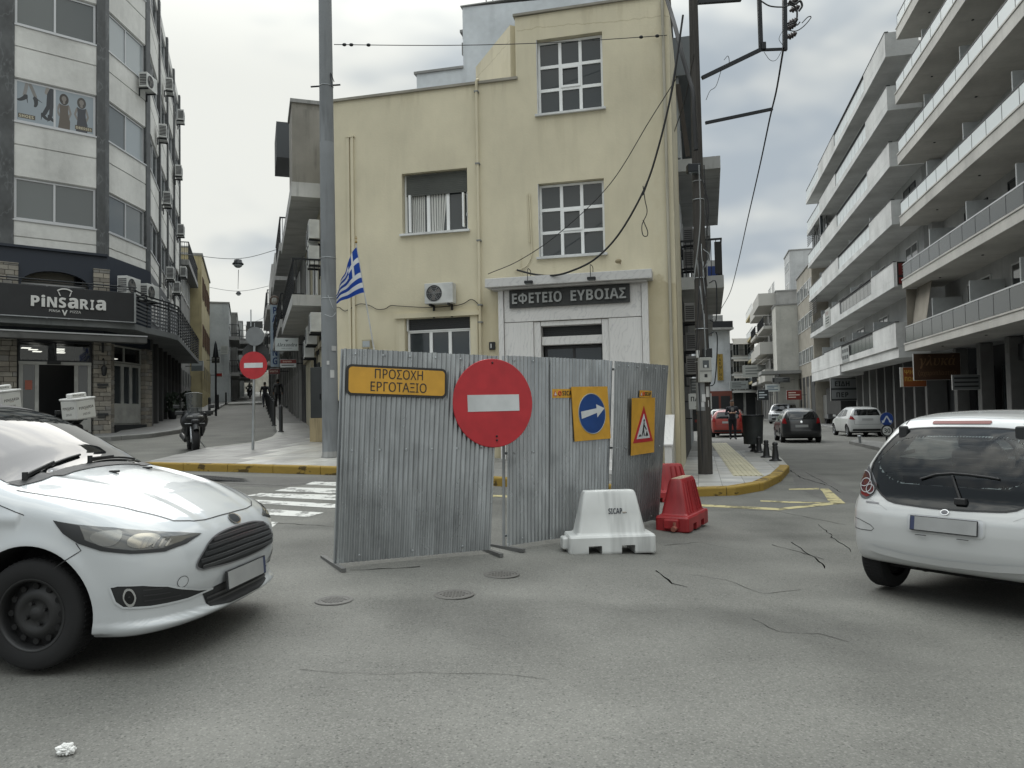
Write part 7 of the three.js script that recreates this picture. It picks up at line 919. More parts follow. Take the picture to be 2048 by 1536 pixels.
function patch(F, s, view, poly, off_, cell = 0.03, flip) { // a panel that follows the body inside an outline drawn in a view; off_ = metres proud of it
  const [at, d] = viewOf(s, view), xs = poly.map((p) => p[0]), ys = poly.map((p) => p[1]), pos = [], nor = [];
  const put = (p) => { const h = march(F, at(p[0], p[1]), d, 4.5); if (!h) return null; const n = grad(F, h); h.addScaledVector(n, off_); return [h, n]; };
  for (let x = Math.floor(Math.min(...xs) / cell) * cell; x < Math.max(...xs); x += cell) for (let y = Math.floor(Math.min(...ys) / cell) * cell; y < Math.max(...ys); y += cell) {
    const c = clipPoly(poly, [[x, y], [x + cell, y], [x + cell, y + cell], [x, y + cell]]); if (c.length < 3) continue; const v = c.map((p) => new THREE.Vector2(p[0], p[1])); let fs; try { fs = THREE.ShapeUtils.triangulateShape(v.slice(), []); } catch { continue; }
    const q = c.map(put); for (const f of fs) { const [A, B, Cq] = f.map((i) => q[i]); if (!A || !B || !Cq) continue; const n = B[0].clone().sub(A[0]).cross(Cq[0].clone().sub(A[0])), t = n.dot(A[1]) >= 0 ? [A, B, Cq] : [A, Cq, B]; for (const [h, nn] of t) { pos.push(h.x, h.y, h.z); nor.push(nn.x, nn.y, nn.z); } }
  }
  const g = new THREE.BufferGeometry(); g.setAttribute('position', new THREE.Float32BufferAttribute(pos, 3)); g.setAttribute('normal', new THREE.Float32BufferAttribute(nor, 3)); g.setAttribute('uv', new THREE.Float32BufferAttribute(new Float32Array(pos.length / 3 * 2), 2)); return g;
}
function seam(F, s, view, line, w, off_, b = new MB(), closed) { // a thin band along a line drawn in a view
  const [at, d] = viewOf(s, view), P = []; const L = closed ? [...line, line[0]] : line; for (let i = 0; i < L.length - 1; i++) { const n = Math.max(1, Math.round(Math.hypot(L[i + 1][0] - L[i][0], L[i + 1][1] - L[i][1]) / 0.025)); for (let k = 0; k < n; k++) P.push([lerp(L[i][0], L[i + 1][0], k / n), lerp(L[i][1], L[i + 1][1], k / n)]); } P.push(L[L.length - 1]);
  const H = P.map((p) => march(F, at(...p), d, 4.5)).filter(Boolean), pos = [], nor = [], N = H.map((h) => grad(F, h));
  for (let i = 0; i < H.length - 1; i++) { if (H[i].distanceTo(H[i + 1]) > 0.2) continue; const e = (k) => { const a = H[Math.max(0, k - 1)], c = H[Math.min(H.length - 1, k + 1)], t = c.clone().sub(a).cross(N[k]).normalize().multiplyScalar(w / 2), o = H[k].clone().addScaledVector(N[k], off_); return [o.clone().add(t), o.clone().sub(t)]; }; const [a, c] = e(i), [f, g] = e(i + 1); const fl = c.clone().sub(a).cross(f.clone().sub(a)).dot(N[i]) < 0; for (const [p, n] of fl ? [[a, N[i]], [f, N[i + 1]], [c, N[i]], [c, N[i]], [f, N[i + 1]], [g, N[i + 1]]] : [[a, N[i]], [c, N[i]], [f, N[i + 1]], [c, N[i]], [g, N[i + 1]], [f, N[i + 1]]]) { pos.push(p.x, p.y, p.z); nor.push(n.x, n.y, n.z); } }
  if (pos.length) { const g = new THREE.BufferGeometry(); g.setAttribute('position', new THREE.Float32BufferAttribute(pos, 3)); g.setAttribute('normal', new THREE.Float32BufferAttribute(nor, 3)); b.add(g); } return b;
}
const smooth = (pts, n = 6) => { const c = new THREE.CatmullRomCurve3(pts.map((p) => V(p[0], p[1], 0)), true, 'catmullrom', 0.5); return c.getPoints(pts.length * n).slice(0, -1).map((p) => [p.x, p.y]); };
const mirrorZ = (poly) => poly.map(([a, b]) => [-a, b]);
const inPoly = (x, y, P) => { let c = false; for (let i = 0, j = P.length - 1; i < P.length; j = i++) if ((P[i][1] > y) !== (P[j][1] > y) && x < (P[j][0] - P[i][0]) * (y - P[i][1]) / (P[j][1] - P[i][1]) + P[i][0]) c = !c; return c; };
const paint = (c, rough = 0.35) => std(c, rough, { clearcoat: 1, clearcoatRoughness: 0.04 }), CM = {
  white: paint([0.47, 0.49, 0.50]), white2: paint([0.46, 0.468, 0.462]), blackPaint: paint([0.012, 0.013, 0.015]), redPaint: paint([0.27, 0.025, 0.015]), silver: std([0.3, 0.31, 0.32], 0.35, { metalness: 0.5, clearcoat: 1, clearcoatRoughness: 0.05 }),
  glass: std([0.006, 0.007, 0.0075], 0.03, { ior: 1.5 }), glassClear: std([0.6, 0.64, 0.64], 0.02, { transmission: 1, thickness: 0, ior: 1.5 }), seam: std([0.02, 0.02, 0.021], 0.7), trim: std([0.015, 0.016, 0.017], 0.55), tyre: std([0.012, 0.012, 0.0125], 0.9, { map: TX.grunge }), rim: std([0.014, 0.0142, 0.0145], 0.5), rimSilver: std([0.35, 0.36, 0.37], 0.35, { metalness: 0.8 }),
  tail: std([0.24, 0.012, 0.014], 0.08, { clearcoat: 1 }), amber: std([0.5, 0.16, 0.02], 0.15), lampGrey: std([0.1, 0.1, 0.095], 0.08, { clearcoat: 1 }), plate: std([0.34, 0.345, 0.34], 0.45, { map: TX.grunge }), seat: std([0.02, 0.02, 0.022], 0.9), lens: std([0.6, 0.6, 0.58], 0.03, { transmission: 0.9, thickness: 0 }), under: std([0.008, 0.008, 0.008], 0.95),
};
function wheel(t, x, y, z, r, w, side_, kind) { // side_ = +1 right, -1 left
  const g = new THREE.Group(); g.name = 'wheel'; g.position.set(x, y, z); t.add(g); if (side_ < 0) g.rotation.y = PI; // outer face along +z
  const ri = r * 0.655, prof = [[ri, -w / 2], [r * 0.93, -w / 2], [r * 0.985, -w * 0.42], [r, -w * 0.3], [r, w * 0.3], [r * 0.985, w * 0.42], [r * 0.93, w / 2], [r * 0.80, w * 0.52], [ri + 0.012, w * 0.48], [ri, w * 0.44]];
  new MB().add(new THREE.LatheGeometry(prof.map(([a, b]) => new THREE.Vector2(a, b)), 56).rotateX(PI / 2)).build('tyre', CM.tyre, g);
  const tr = new MB(); for (let k = 0; k < 60; k++) { const a = k / 60 * 2 * PI; for (const s of [-1, 1]) tr.add(new THREE.BoxGeometry(0.010, 0.006, w * 0.26), T4(Math.cos(a) * r, Math.sin(a) * r, s * w * 0.2, 0, 0, a + PI / 2)); } tr.build('tread', CM.tyre, g).userData.kind = 'stuff';
  const m = kind === 'alloy' ? CM.rimSilver : CM.rim, rim = new MB();
  rim.add(new THREE.LatheGeometry([[ri + 0.002, w * 0.46], [ri - 0.012, w * 0.47], [ri - 0.018, w * 0.3], [ri - 0.02, -w * 0.4]].map(([a, b]) => new THREE.Vector2(a, b)), 48).rotateX(PI / 2));
  if (kind === 'alloy') { for (let k = 0; k < 7; k++) { const a = k / 7 * 2 * PI; rim.beam(V(0.03 * Math.cos(a), 0.03 * Math.sin(a), w * 0.36), V(Math.cos(a) * (ri - 0.012), Math.sin(a) * (ri - 0.012), w * 0.4), 0.035, 0.02); } rim.lathe([[0, 0.02], [0.05, 0.02], [0.06, 0]], 20, T4(0, 0, w * 0.34, PI / 2)); }
  else { const dish = [[ri - 0.016, w * 0.12], [ri - 0.05, w * 0.17], [ri * 0.62, w * 0.30], [ri * 0.45, w * 0.33], [ri * 0.40, w * 0.24], [ri * 0.2, w * 0.22], [ri * 0.16, w * 0.30], [0, w * 0.31]]; rim.add(new THREE.LatheGeometry(dish.map(([a, b]) => new THREE.Vector2(a, b)), 48).rotateX(PI / 2)); }
  rim.build('rim', m, g);
  if (kind !== 'alloy') { const h = new MB(); for (let k = 0; k < 12; k++) { const a = k / 12 * 2 * PI; h.add(new THREE.CylinderGeometry(0.017, 0.017, 0.012, 12).rotateX(PI / 2), T4(Math.cos(a) * ri * 0.76, Math.sin(a) * ri * 0.76, w * 0.235)); } h.build('vent_hole', CM.under, g).userData.kind = 'stuff'; const nt = new MB(); for (let k = 0; k < 4; k++) { const a = k / 4 * 2 * PI + 0.4; nt.add(new THREE.CylinderGeometry(0.011, 0.012, 0.025, 6).rotateX(PI / 2), T4(Math.cos(a) * ri * 0.3, Math.sin(a) * ri * 0.3, w * 0.27)); } nt.build('wheel_nut', CM.rim, g); }
  new MB().lathe([[0, 0.0], [ri - 0.02, 0.0], [ri - 0.02, -0.01]], 30, T4(0, 0, -w * 0.25, PI / 2)).build('brake_disc', CM.under, g);
  return g;
}
function cutArches(g, s) { let b = new Brush(g); b.updateMatrixWorld(); for (const a of [s.axF, s.axR]) for (const sd of [-1, 1]) { const c = new Brush(new THREE.CylinderGeometry(s.wr + (s.gap ?? 0.045), s.wr + (s.gap ?? 0.045), 0.5, 64).rotateX(PI / 2)); c.position.set(-a, s.wr + 0.012, sd * (s.wz + 0.06)); c.updateMatrixWorld(); b = EVENT.evaluate(b, c, SUBTRACTION); b.updateMatrixWorld(); } return b.geometry; }
function car(name, label, s, pos, heading, paintM, res, holes, group) { // heading: azimuth the nose points to
  const F = carField(s), t = thing(name, label, 'car', pos, R(90 - heading), group); const g0 = bodyGeometry(F, s, res, holes), g = cutArches(g0, s); const groups = g.groups ?? [];
  const body = mesh('body', g, groups.length > 1 ? [paintM, CM.under] : paintM, t); if (groups.length > 1) groups.forEach((q, i) => (q.materialIndex = i === 0 ? 0 : 1));
  for (const a of [s.axF, s.axR]) for (const sd of [1, -1]) wheel(t, -a, s.wr, sd * s.wz, s.wr, s.ww, sd, s.wheels);
  new MB().box(-s.L + 0.3, -0.3, s.clear ?? 0.16, (s.clear ?? 0.16) + 0.12, -s.wz + 0.1, s.wz - 0.1).build('underbody', CM.under, t);
  const P = (nm, view, poly, off_, mat, cell, parent = t) => mesh(nm, patch(F, s, view, poly, off_, cell), mat, parent), S = (nm, lines, w = 0.006, o = 0.0015, mat = CM.seam) => { const b = new MB(); for (const [v, l, c] of lines) seam(F, s, v, l, w, o, b, c); return b.g.length ? b.build(nm, mat, t) : null; };
  return { t, F, s, P, S };
}
// ---- the white hatchback in the left foreground
{
  const s = { L: 3.97, axF: 0.83, axR: 3.32, wr: 0.303, wz: 0.755, ww: 0.19, wheels: 'steel', gap: 0.07, flare: 0.02, clear: 0.17,
    top: [[0, 0.62], [0.08, 0.735], [0.16, 0.80], [0.3, 0.88], [0.5, 0.955], [0.8, 1.035], [1.0, 1.075], [1.12, 1.115], [1.3, 1.225], [1.6, 1.375], [1.85, 1.468], [2.1, 1.515], [2.4, 1.53], [2.9, 1.51], [3.4, 1.44], [3.62, 1.37], [3.75, 1.22], [3.9, 1.02], [3.97, 0.95]],
    crown: [[0, 0.10], [0.5, 0.085], [1.0, 0.085], [1.3, 0.10], [1.8, 0.06], [2.4, 0.05], [3.4, 0.055], [3.97, 0.06]],
    side: [[0.15, 0.80], [0.22, 0.825], [0.35, 0.842], [0.5, 0.85], [0.62, 0.858], [0.72, 0.862], [0.82, 0.852], [0.92, 0.83], [1.0, 0.80], [1.1, 0.755], [1.25, 0.68], [1.4, 0.605], [1.5, 0.55]],
    bot: [[0, 0.185], [0.4, 0.17], [1.2, 0.17], [3.97, 0.2]],
    planF: [[0, 0], [0.2, 0.005], [0.4, 0.025], [0.55, 0.06], [0.66, 0.112], [0.75, 0.19], [0.82, 0.30], [0.87, 0.46]], profF: [[0.15, 0.10], [0.19, 0.022], [0.225, 0.0], [0.265, 0.035], [0.32, 0.032], [0.42, 0.008], [0.5, 0.002], [0.58, 0.01], [0.64, 0.025], [0.70, 0.055], [0.76, 0.115], [0.82, 0.21], [1.0, 0.52]],
    planR: [[0, 0], [0.4, 0.02], [0.6, 0.06], [0.75, 0.15], [0.86, 0.35]], profR: [[0.15, 0.1], [0.3, 0.02], [0.5, 0], [0.7, 0.01], [0.95, 0.06], [1.2, 0.2], [1.4, 0.38], [1.5, 0.5]],
    line: (x, y) => 0.012 * Math.exp(-(((y - 0.80 - 0.03 * x) / 0.035) ** 2)) * (x > 0.9 && x < 3.6 ? 1 : 0) + 0.010 * Math.exp(-(((y - 0.30) / 0.06) ** 2)) * ss(x, 1.1, 1.3) * (1 - ss(x, 2.8, 3)),
    topAdd: (x, z) => (x < 1.05 ? 0.013 * Math.exp(-(((z - (0.36 + 0.15 * x)) / 0.05) ** 2)) - 0.006 * Math.exp(-(((z - (0.25 + 0.16 * x)) / 0.05) ** 2)) : 0), kTop: 0.08, kF: 0.06 };
  const heading = 96.7, h = R(heading), nose = [-1.74, -5.0], pos = [nose[0], 0.055, nose[1]];
  const ws = [[-1.12, -0.0]];
  const shieldTop = [[-1.06, -0.66], [-1.06, 0.66], [-1.35, 0.68], [-1.80, 0.585], [-1.86, 0.3], [-1.88, 0], [-1.86, -0.3], [-1.80, -0.585], [-1.35, -0.68]];
  const c = car('white_hatchback', 'white hatchback with black steel wheels entering the picture from the left', s, pos, heading, CM.white, 0.022), { t, F, P, S } = c;
  // windscreen, side glass, roof glass edge
  P('windscreen', 'top', [[-1.02, -0.58], [-1.0, 0], [-1.02, 0.58], [-1.10, 0.70], [-1.42, 0.665], [-1.78, 0.595], [-1.85, 0.35], [-1.87, 0], [-1.85, -0.35], [-1.78, -0.595], [-1.42, -0.665], [-1.10, -0.70]], 0.004, CM.glass, 0.05);
  P('roof_edge', 'top', [[-1.87, -0.5], [-1.87, 0.5], [-1.99, 0.5], [-2.0, 0], [-1.99, -0.5]], 0.003, CM.trim, 0.06);
  for (const v of ['right', 'left']) {
    P('side_window', v, [[-1.36, 1.02], [-1.52, 1.11], [-1.78, 1.27], [-2.05, 1.36], [-2.2, 1.385], [-2.2, 1.0], [-1.4, 0.96]], 0.003, CM.glass, 0.06); P('side_window', v, [[-2.28, 1.0], [-2.28, 1.39], [-2.8, 1.385], [-3.1, 1.33], [-3.1, 1.04]], 0.003, CM.glass, 0.06);
    P('quarter_window', v, [[-1.12, 0.93], [-1.16, 0.985], [-1.30, 1.04], [-1.30, 0.95]], 0.004, CM.trim, 0.03);
  }
  P('rear_window', 'rear', [[-0.5, 1.03], [0.5, 1.03], [0.45, 1.33], [-0.45, 1.33]], 0.004, CM.glass, 0.06);
  // headlamps
  for (const k of [1, -1]) {
    const side_ = k > 0 ? 'right' : 'left', out = [[-0.080, 0.682], [-0.093, 0.651], [-0.145, 0.630], [-0.267, 0.638], [-0.406, 0.663], [-0.528, 0.708], [-0.615, 0.762], [-0.685, 0.819], [-0.554, 0.797], [-0.380, 0.772], [-0.241, 0.741], [-0.137, 0.710]], mx = (c_, r, o) => std(c_, r, o);
    const lamp = P('headlamp', side_, out, 0.004, mx([0.10, 0.10, 0.094], 0.06, { clearcoat: 1 }), 0.02);
    P('lamp_bezel', side_, [[-0.077, 0.680], [-0.091, 0.646], [-0.145, 0.623], [-0.276, 0.631], [-0.415, 0.655], [-0.537, 0.699], [-0.624, 0.752], [-0.693, 0.822], [-0.545, 0.791], [-0.515, 0.743], [-0.502, 0.716], [-0.406, 0.676], [-0.267, 0.648], [-0.154, 0.643], [-0.115, 0.661]], 0.006, CM.trim, 0.02, lamp);
    P('reflector', side_, smooth([[-0.354, 0.684], [-0.328, 0.719], [-0.345, 0.752], [-0.406, 0.758], [-0.467, 0.747], [-0.472, 0.716], [-0.415, 0.682]]), 0.0065, mx([0.22, 0.22, 0.21], 0.2, { metalness: 0.85 }), 0.02, lamp);
    P('reflector', side_, smooth([[-0.210, 0.661], [-0.180, 0.696], [-0.210, 0.721], [-0.267, 0.729], [-0.297, 0.708], [-0.293, 0.677], [-0.250, 0.657]]), 0.0065, mx([0.30, 0.285, 0.25], 0.18, { metalness: 0.9 }), 0.02, lamp);
    for (let q = 0; q < 5; q++) P('fluting', side_, [[-0.145 - q * 0.022, 0.650 + q * 0.002], [-0.14 - q * 0.022, 0.682 + q * 0.006], [-0.148 - q * 0.022, 0.684 + q * 0.006], [-0.153 - q * 0.022, 0.651 + q * 0.002]], 0.010, mx([0.26, 0.25, 0.23], 0.25, { metalness: 0.8 }), 0.02, lamp);
    P('indicator', side_, [[-0.097, 0.679], [-0.109, 0.661], [-0.145, 0.651], [-0.150, 0.696]], 0.006, mx([0.12, 0.115, 0.10], 0.1), 0.02, lamp);
    const fogP = [[-0.045, 0.345], [-0.09, 0.33], [-0.20, 0.33], [-0.31, 0.342], [-0.345, 0.375], [-0.37, 0.458], [-0.33, 0.468], [-0.22, 0.46], [-0.13, 0.435], [-0.075, 0.39]], fog = P('fog_recess', side_, fogP, 0.003, CM.trim, 0.03); S('fog_edge', [[side_, fogP, true]], 0.012, 0.006, CM.white);
    P('fog_ring', side_, smooth([[-0.265, 0.35], [-0.25, 0.395], [-0.265, 0.44], [-0.295, 0.442], [-0.307, 0.395], [-0.29, 0.35]]), 0.008, MT.chrome, 0.02, fog); P('fog_lens', side_, smooth([[-0.268, 0.365], [-0.257, 0.395], [-0.27, 0.428], [-0.29, 0.43], [-0.30, 0.395], [-0.285, 0.365]]), 0.012, CM.glass, 0.02, fog);
    for (const y of [0.365, 0.395, 0.425]) seam(F, s, side_, [[-0.085 - (y - 0.345) * 0.8, y], [-0.22, y + 0.004]], 0.008, 0.006).build('fog_rib', std([0.03, 0.03, 0.032], 0.4), fog);
    // flank seams, mirror
    S('panel_gap', [[side_, [[-0.87, 0.85], [-1.02, 0.90], [-1.12, 0.94]]], [side_, [[-0.55, 0.70], [-0.52, 0.66], [-0.60, 0.61], [-0.68, 0.565]]], [side_, [[-1.28, 0.95], [-1.30, 0.6], [-1.26, 0.3]]], [side_, [[-2.24, 1.0], [-2.26, 0.6], [-2.24, 0.28], [-1.26, 0.28]]]], 0.005);
    { const m = new THREE.Group(); m.name = 'mirror'; t.add(m); m.position.set(-1.52, 1.0, k * 0.82); new MB().add(new RoundedBoxGeometry(0.12, 0.14, 0.2, 3, 0.05)).build('housing', CM.white, m); m.children[0].position.set(0, 0.03, k * 0.12); new MB().box(-0.062, -0.058, -0.03, 0.09, k * 0.04, k * 0.2).build('mirror_glass', MT.chrome, m); new MB().beam(V(0.02, -0.04, -k * 0.04), V(0, 0, k * 0.06), 0.05, 0.03).build('arm', CM.trim, m); }
    for (const [x, y] of [[-1.62, 0.86], [-2.55, 0.9]]) P('door_handle', side_, [[x, y], [x - 0.17, y], [x - 0.17, y + 0.03], [x, y + 0.03]], 0.02, CM.white, 0.03);
    P('tail_lamp', 'rear', [[k * 0.62, 0.78], [k * 0.82, 0.85], [k * 0.80, 1.05], [k * 0.66, 1.0]], 0.005, CM.tail, 0.03);
  }
  // grille, bars, badge, plate, lower intake
  const gr = smooth([[-0.48, 0.485], [-0.515, 0.52], [-0.45, 0.585], [-0.36, 0.635], [-0.2, 0.662], [0, 0.668], [0.2, 0.662], [0.36, 0.635], [0.45, 0.585], [0.515, 0.52], [0.48, 0.485], [0.38, 0.478], [0.2, 0.468], [0, 0.465], [-0.2, 0.468], [-0.38, 0.478]], 4);
  const grille = P('grille', 'front', gr, 0.003, CM.trim, 0.03); S('grille_edge', [['front', gr, true]], 0.010, 0.008, std([0.2, 0.2, 0.21], 0.3, { metalness: 0.5 }));
  [[0.497, 0.475], [0.532, 0.485], [0.566, 0.45], [0.60, 0.41], [0.632, 0.345]].forEach(([y, w]) => { const b = new MB(); seam(F, s, 'front', [[-w, y - 0.002], [-w / 2, y + 0.003], [0, y + 0.005], [w / 2, y + 0.003], [w, y - 0.002]], 0.020, 0.012, b); b.build('grille_bar', std([0.035, 0.036, 0.038], 0.3), grille); const c2 = new MB(); seam(F, s, 'front', [[-w, y + 0.009], [0, y + 0.016], [w, y + 0.009]], 0.0035, 0.015, c2); c2.build('grille_bar', std([0.35, 0.36, 0.37], 0.25, { metalness: 0.9 }), grille); });
  P('badge', 'front', circlePts(0, 0.712, 0.06, 28, 0, 2 * PI, 0.06, 0.026), 0.008, std([0.06, 0.07, 0.085], 0.3, { metalness: 0.6 }), 0.03); S('badge_rim', [['front', circlePts(0, 0.712, 0.06, 28, 0, 2 * PI, 0.062, 0.028), true]], 0.006, 0.010, MT.chrome);
  const lg = [[-0.38, 0.245], [-0.44, 0.345], [-0.28, 0.358], [0, 0.362], [0.28, 0.358], [0.44, 0.345], [0.38, 0.245], [0.2, 0.225], [-0.2, 0.225]];
  P('lower_intake', 'front', lg, 0.003, CM.trim, 0.03); S('intake_bar', [['front', [[-0.40, 0.30], [0, 0.31], [0.40, 0.30]]], ['front', [[-0.39, 0.27], [0, 0.275], [0.39, 0.27]]]], 0.014, 0.01, std([0.03, 0.03, 0.032], 0.35));
  { const p = new THREE.Group(); p.name = 'number_plate'; t.add(p); p.position.set(0.012, 0.37, 0); p.rotation.z = R(4); new MB().rbox(-0.012, 0, -0.06, 0.06, -0.27, 0.27, 0.005, 1).build('holder', CM.trim, p); new MB().box(0.0, 0.004, -0.052, 0.052, -0.225, 0.255).build('plate', CM.plate, p); new MB().box(0.0, 0.0042, -0.052, 0.052, -0.258, -0.225).build('blue_strip', std([0.03, 0.04, 0.09], 0.4), p); p.children.forEach((q) => {}); }
  P('tow_cover', 'front', circlePts(0.60, 0.44, 0.03, 20), 0.003, CM.white, 0.02); S('panel_gap', [['front', circlePts(0.60, 0.44, 0.031, 20), true]], 0.003, 0.004);
  // bonnet outline, washer jets, cowl, wipers
  S('bonnet_gap', [['top', [[-0.115, 0], [-0.12, 0.2], [-0.14, 0.38], [-0.20, 0.50], [-0.36, 0.60], [-0.60, 0.69], [-0.82, 0.735], [-1.0, 0.745]]], ['top', [[-0.115, 0], [-0.12, -0.2], [-0.14, -0.38], [-0.20, -0.50], [-0.36, -0.60], [-0.60, -0.69], [-0.82, -0.735], [-1.0, -0.745]]]], 0.007, 0.0025);
  for (const z of [0.16, -0.2]) { const h2 = march(F, V(-0.80, 2, z), V(0, -1, 0)); new MB().rbox(-0.03, 0.03, 0, 0.014, -0.016, 0.016, 0.005, 1).build('washer_jet', CM.trim, t).position.copy(h2); }
  P('cowl', 'top', [[-0.965, -0.52], [-0.945, 0], [-0.965, 0.52], [-1.02, 0.70], [-1.10, 0.71], [-1.04, 0.56], [-1.025, 0], [-1.04, -0.56], [-1.10, -0.71], [-1.02, -0.70]], 0.006, CM.trim, 0.03);
  for (const [a, b] of [[[-1.05, 0.62], [-1.14, 0.02]], [[-1.04, 0.06], [-1.13, -0.56]]]) { const p = march(F, V(a[0], 2, a[1]), V(0, -1, 0)), q = march(F, V(b[0], 2, b[1]), V(0, -1, 0)); const w = new MB(); w.bar(p.clone().add(V(0, 0.03, 0)), p.clone().lerp(march(F, V(lerp(a[0], b[0], 0.5), 2, lerp(a[1], b[1], 0.5)), V(0, -1, 0)), 0.98).add(V(0, 0.028, 0)), 0.010, 0.008); for (let k = 0; k < 8; k++) { const f = (u) => { const z = lerp(a[1], b[1], u), x = lerp(a[0], b[0], u) + 0.0, hh = march(F, V(x, 2, z), V(0, -1, 0)); return hh.add(V(0, 0.016, 0)); }; w.bar(f(k / 8), f((k + 1) / 8), 0.008); } w.bar(p, p.clone().add(V(0, 0.05, 0)), 0.016); w.build('wiper', CM.trim, t); }
}
// ---- the small white car at the right, seen from behind
{
  const s = { L: 3.42, axF: 0.66, axR: 2.96, wr: 0.278, wz: 0.675, ww: 0.17, wheels: 'steel', gap: 0.022, flare: 0.012, clear: 0.2,
    top: [[0, 0.66], [0.1, 0.78], [0.3, 0.88], [0.7, 0.98], [0.9, 1.05], [1.3, 1.28], [1.6, 1.41], [1.9, 1.46], [2.4, 1.467], [2.8, 1.445], [3.06, 1.405], [3.12, 1.385], [3.22, 1.33], [3.42, 1.0]],
    crown: [[0, 0.1], [0.8, 0.09], [1.6, 0.06], [2.4, 0.05], [3.1, 0.06], [3.42, 0.07]],
    side: [[0.2, 0.74], [0.3, 0.775], [0.45, 0.80], [0.6, 0.808], [0.72, 0.806], [0.82, 0.79], [0.9, 0.765], [1.0, 0.715], [1.15, 0.625], [1.3, 0.53], [1.42, 0.46]],
    bot: [[0, 0.22], [1, 0.2], [2.6, 0.2], [3.1, 0.24], [3.42, 0.27]],
    planF: [[0, 0], [0.3, 0.02], [0.5, 0.08], [0.65, 0.19], [0.8, 0.45]], profF: [[0.2, 0.08], [0.35, 0.01], [0.5, 0], [0.65, 0.04], [0.8, 0.16], [1, 0.5]],
    planR: [[0, 0], [0.2, 0.004], [0.4, 0.018], [0.55, 0.04], [0.66, 0.07], [0.74, 0.11], [0.80, 0.18]], profR: [[0.22, 0.09], [0.30, 0.035], [0.36, 0.012], [0.45, 0.0], [0.55, 0.002], [0.64, 0.012], [0.70, 0.035], [0.76, 0.065], [0.80, 0.085], [0.9, 0.115], [1.0, 0.15], [1.15, 0.215], [1.28, 0.285], [1.36, 0.34], [1.45, 0.42]],
    wide: [[0, 0], [2.2, 0], [2.9, 0.012], [3.42, 0.0]], kTop: 0.07, kR: 0.055, line: (x, y) => 0.010 * Math.exp(-(((y - 0.70) / 0.08) ** 2)) * ss(x, 2.5, 3.0) };
  const rearGlass = smooth([[-0.46, 0.765], [-0.60, 0.88], [-0.65, 1.0], [-0.60, 1.12], [-0.51, 1.24], [-0.42, 1.312], [-0.25, 1.332], [0, 1.336], [0.25, 1.332], [0.42, 1.312], [0.51, 1.24], [0.60, 1.12], [0.65, 1.0], [0.60, 0.88], [0.46, 0.765], [0.25, 0.742], [0, 0.735], [-0.25, 0.742]], 3);
  const inner = rearGlass.map(([a, b]) => [a * 0.90, 1.10 + (b - 1.06) * 0.62]);
  const rightW = [[-1.35, 0.98], [-1.72, 1.27], [-2.0, 1.35], [-2.62, 1.34], [-2.75, 1.05], [-2.0, 0.98]], shield = [[-0.98, -0.58], [-0.95, 0], [-0.98, 0.58], [-1.3, 0.6], [-1.6, 0.5], [-1.66, 0], [-1.6, -0.5], [-1.3, -0.6]];
  const shr = (P, k) => { const cx = P.reduce((a, p) => a + p[0], 0) / P.length, cy = P.reduce((a, p) => a + p[1], 0) / P.length; return P.map(([x, y]) => [cx + (x - cx) * k, cy + (y - cy) * k]); };
  const hIn = shr(inner, 1.0), hR = shr(rightW, 0.9), hS = shr(shield, 0.9);
  const holes = (m) => (m.x < -s.L + 0.55 && m.y > 0.75 && inPoly(m.z, m.y, hIn)) || (Math.abs(m.z) > 0.5 && m.y > 0.9 && inPoly(m.x, m.y, hR)) || (m.y > 0.98 && m.x > -1.7 && m.x < -0.9 && inPoly(m.x, m.z, hS));
  const heading = 54, a = R(heading), fwd = [Math.sin(a), -Math.cos(a)], tail = [3.175, -5.74], nose = [tail[0] + fwd[0] * s.L, tail[1] + fwd[1] * s.L];
  const c = car('small_white_car', 'small white hatchback seen from behind at the right edge, with a big dark rear window', s, [nose[0], -0.10, nose[1]], heading, CM.white2, 0.022, holes), { t, F, P, S } = c;
  // rear glass: dark border and a clear middle, interior behind
  const ringG = (() => { const g = patch(F, s, 'rear', rearGlass, 0.003, 0.025), p = g.attributes.position, n = g.attributes.normal, P2_ = [], N2 = []; for (let i = 0; i < p.count; i += 3) { const z = (p.getZ(i) + p.getZ(i + 1) + p.getZ(i + 2)) / 3, y = (p.getY(i) + p.getY(i + 1) + p.getY(i + 2)) / 3; if (!inPoly(z, y, inner)) for (let k = 0; k < 3; k++) { P2_.push(p.getX(i + k), p.getY(i + k), p.getZ(i + k)); N2.push(n.getX(i + k), n.getY(i + k), n.getZ(i + k)); } } const q = new THREE.BufferGeometry(); q.setAttribute('position', new THREE.Float32BufferAttribute(P2_, 3)); q.setAttribute('normal', new THREE.Float32BufferAttribute(N2, 3)); q.setAttribute('uv', new THREE.Float32BufferAttribute(new Float32Array(P2_.length / 3 * 2), 2)); return q; })();
  const rg = mesh('rear_window', ringG, CM.glass, t); P('pane', 'rear', shr(inner, 1.05), 0.0015, CM.glassClear, 0.05, rg); S('window_seal', [['rear', rearGlass, true]], 0.014, 0.005, CM.seam);
  { const hl = new MB(); for (let k = 0; k < 7; k++) { const y = 0.98 + k * 0.045; seam(F, s, 'rear', [[-0.5, y - 0.012], [0, y], [0.5, y - 0.012]], 0.003, 0.001, hl); } hl.build('heating_wire', CM.seam, rg); }
  for (const v of ['right', 'left']) { const sw = P('side_window', v, rightW, 0.002, CM.glassClear, 0.06); S('window_seal', [[v, rightW, true]], 0.05, 0.004, CM.trim); S('panel_gap', [[v, [[-1.3, 0.97], [-1.25, 0.6], [-1.3, 0.3], [-2.2, 0.3], [-2.3, 0.7], [-2.2, 1.0]]], [v, [[-2.95, 1.0], [-3.05, 0.80]]]], 0.005); P('door_handle', v, [[-2.0, 0.86], [-2.17, 0.86], [-2.17, 0.89], [-2.0, 0.89]], 0.02, CM.white2, 0.03); }
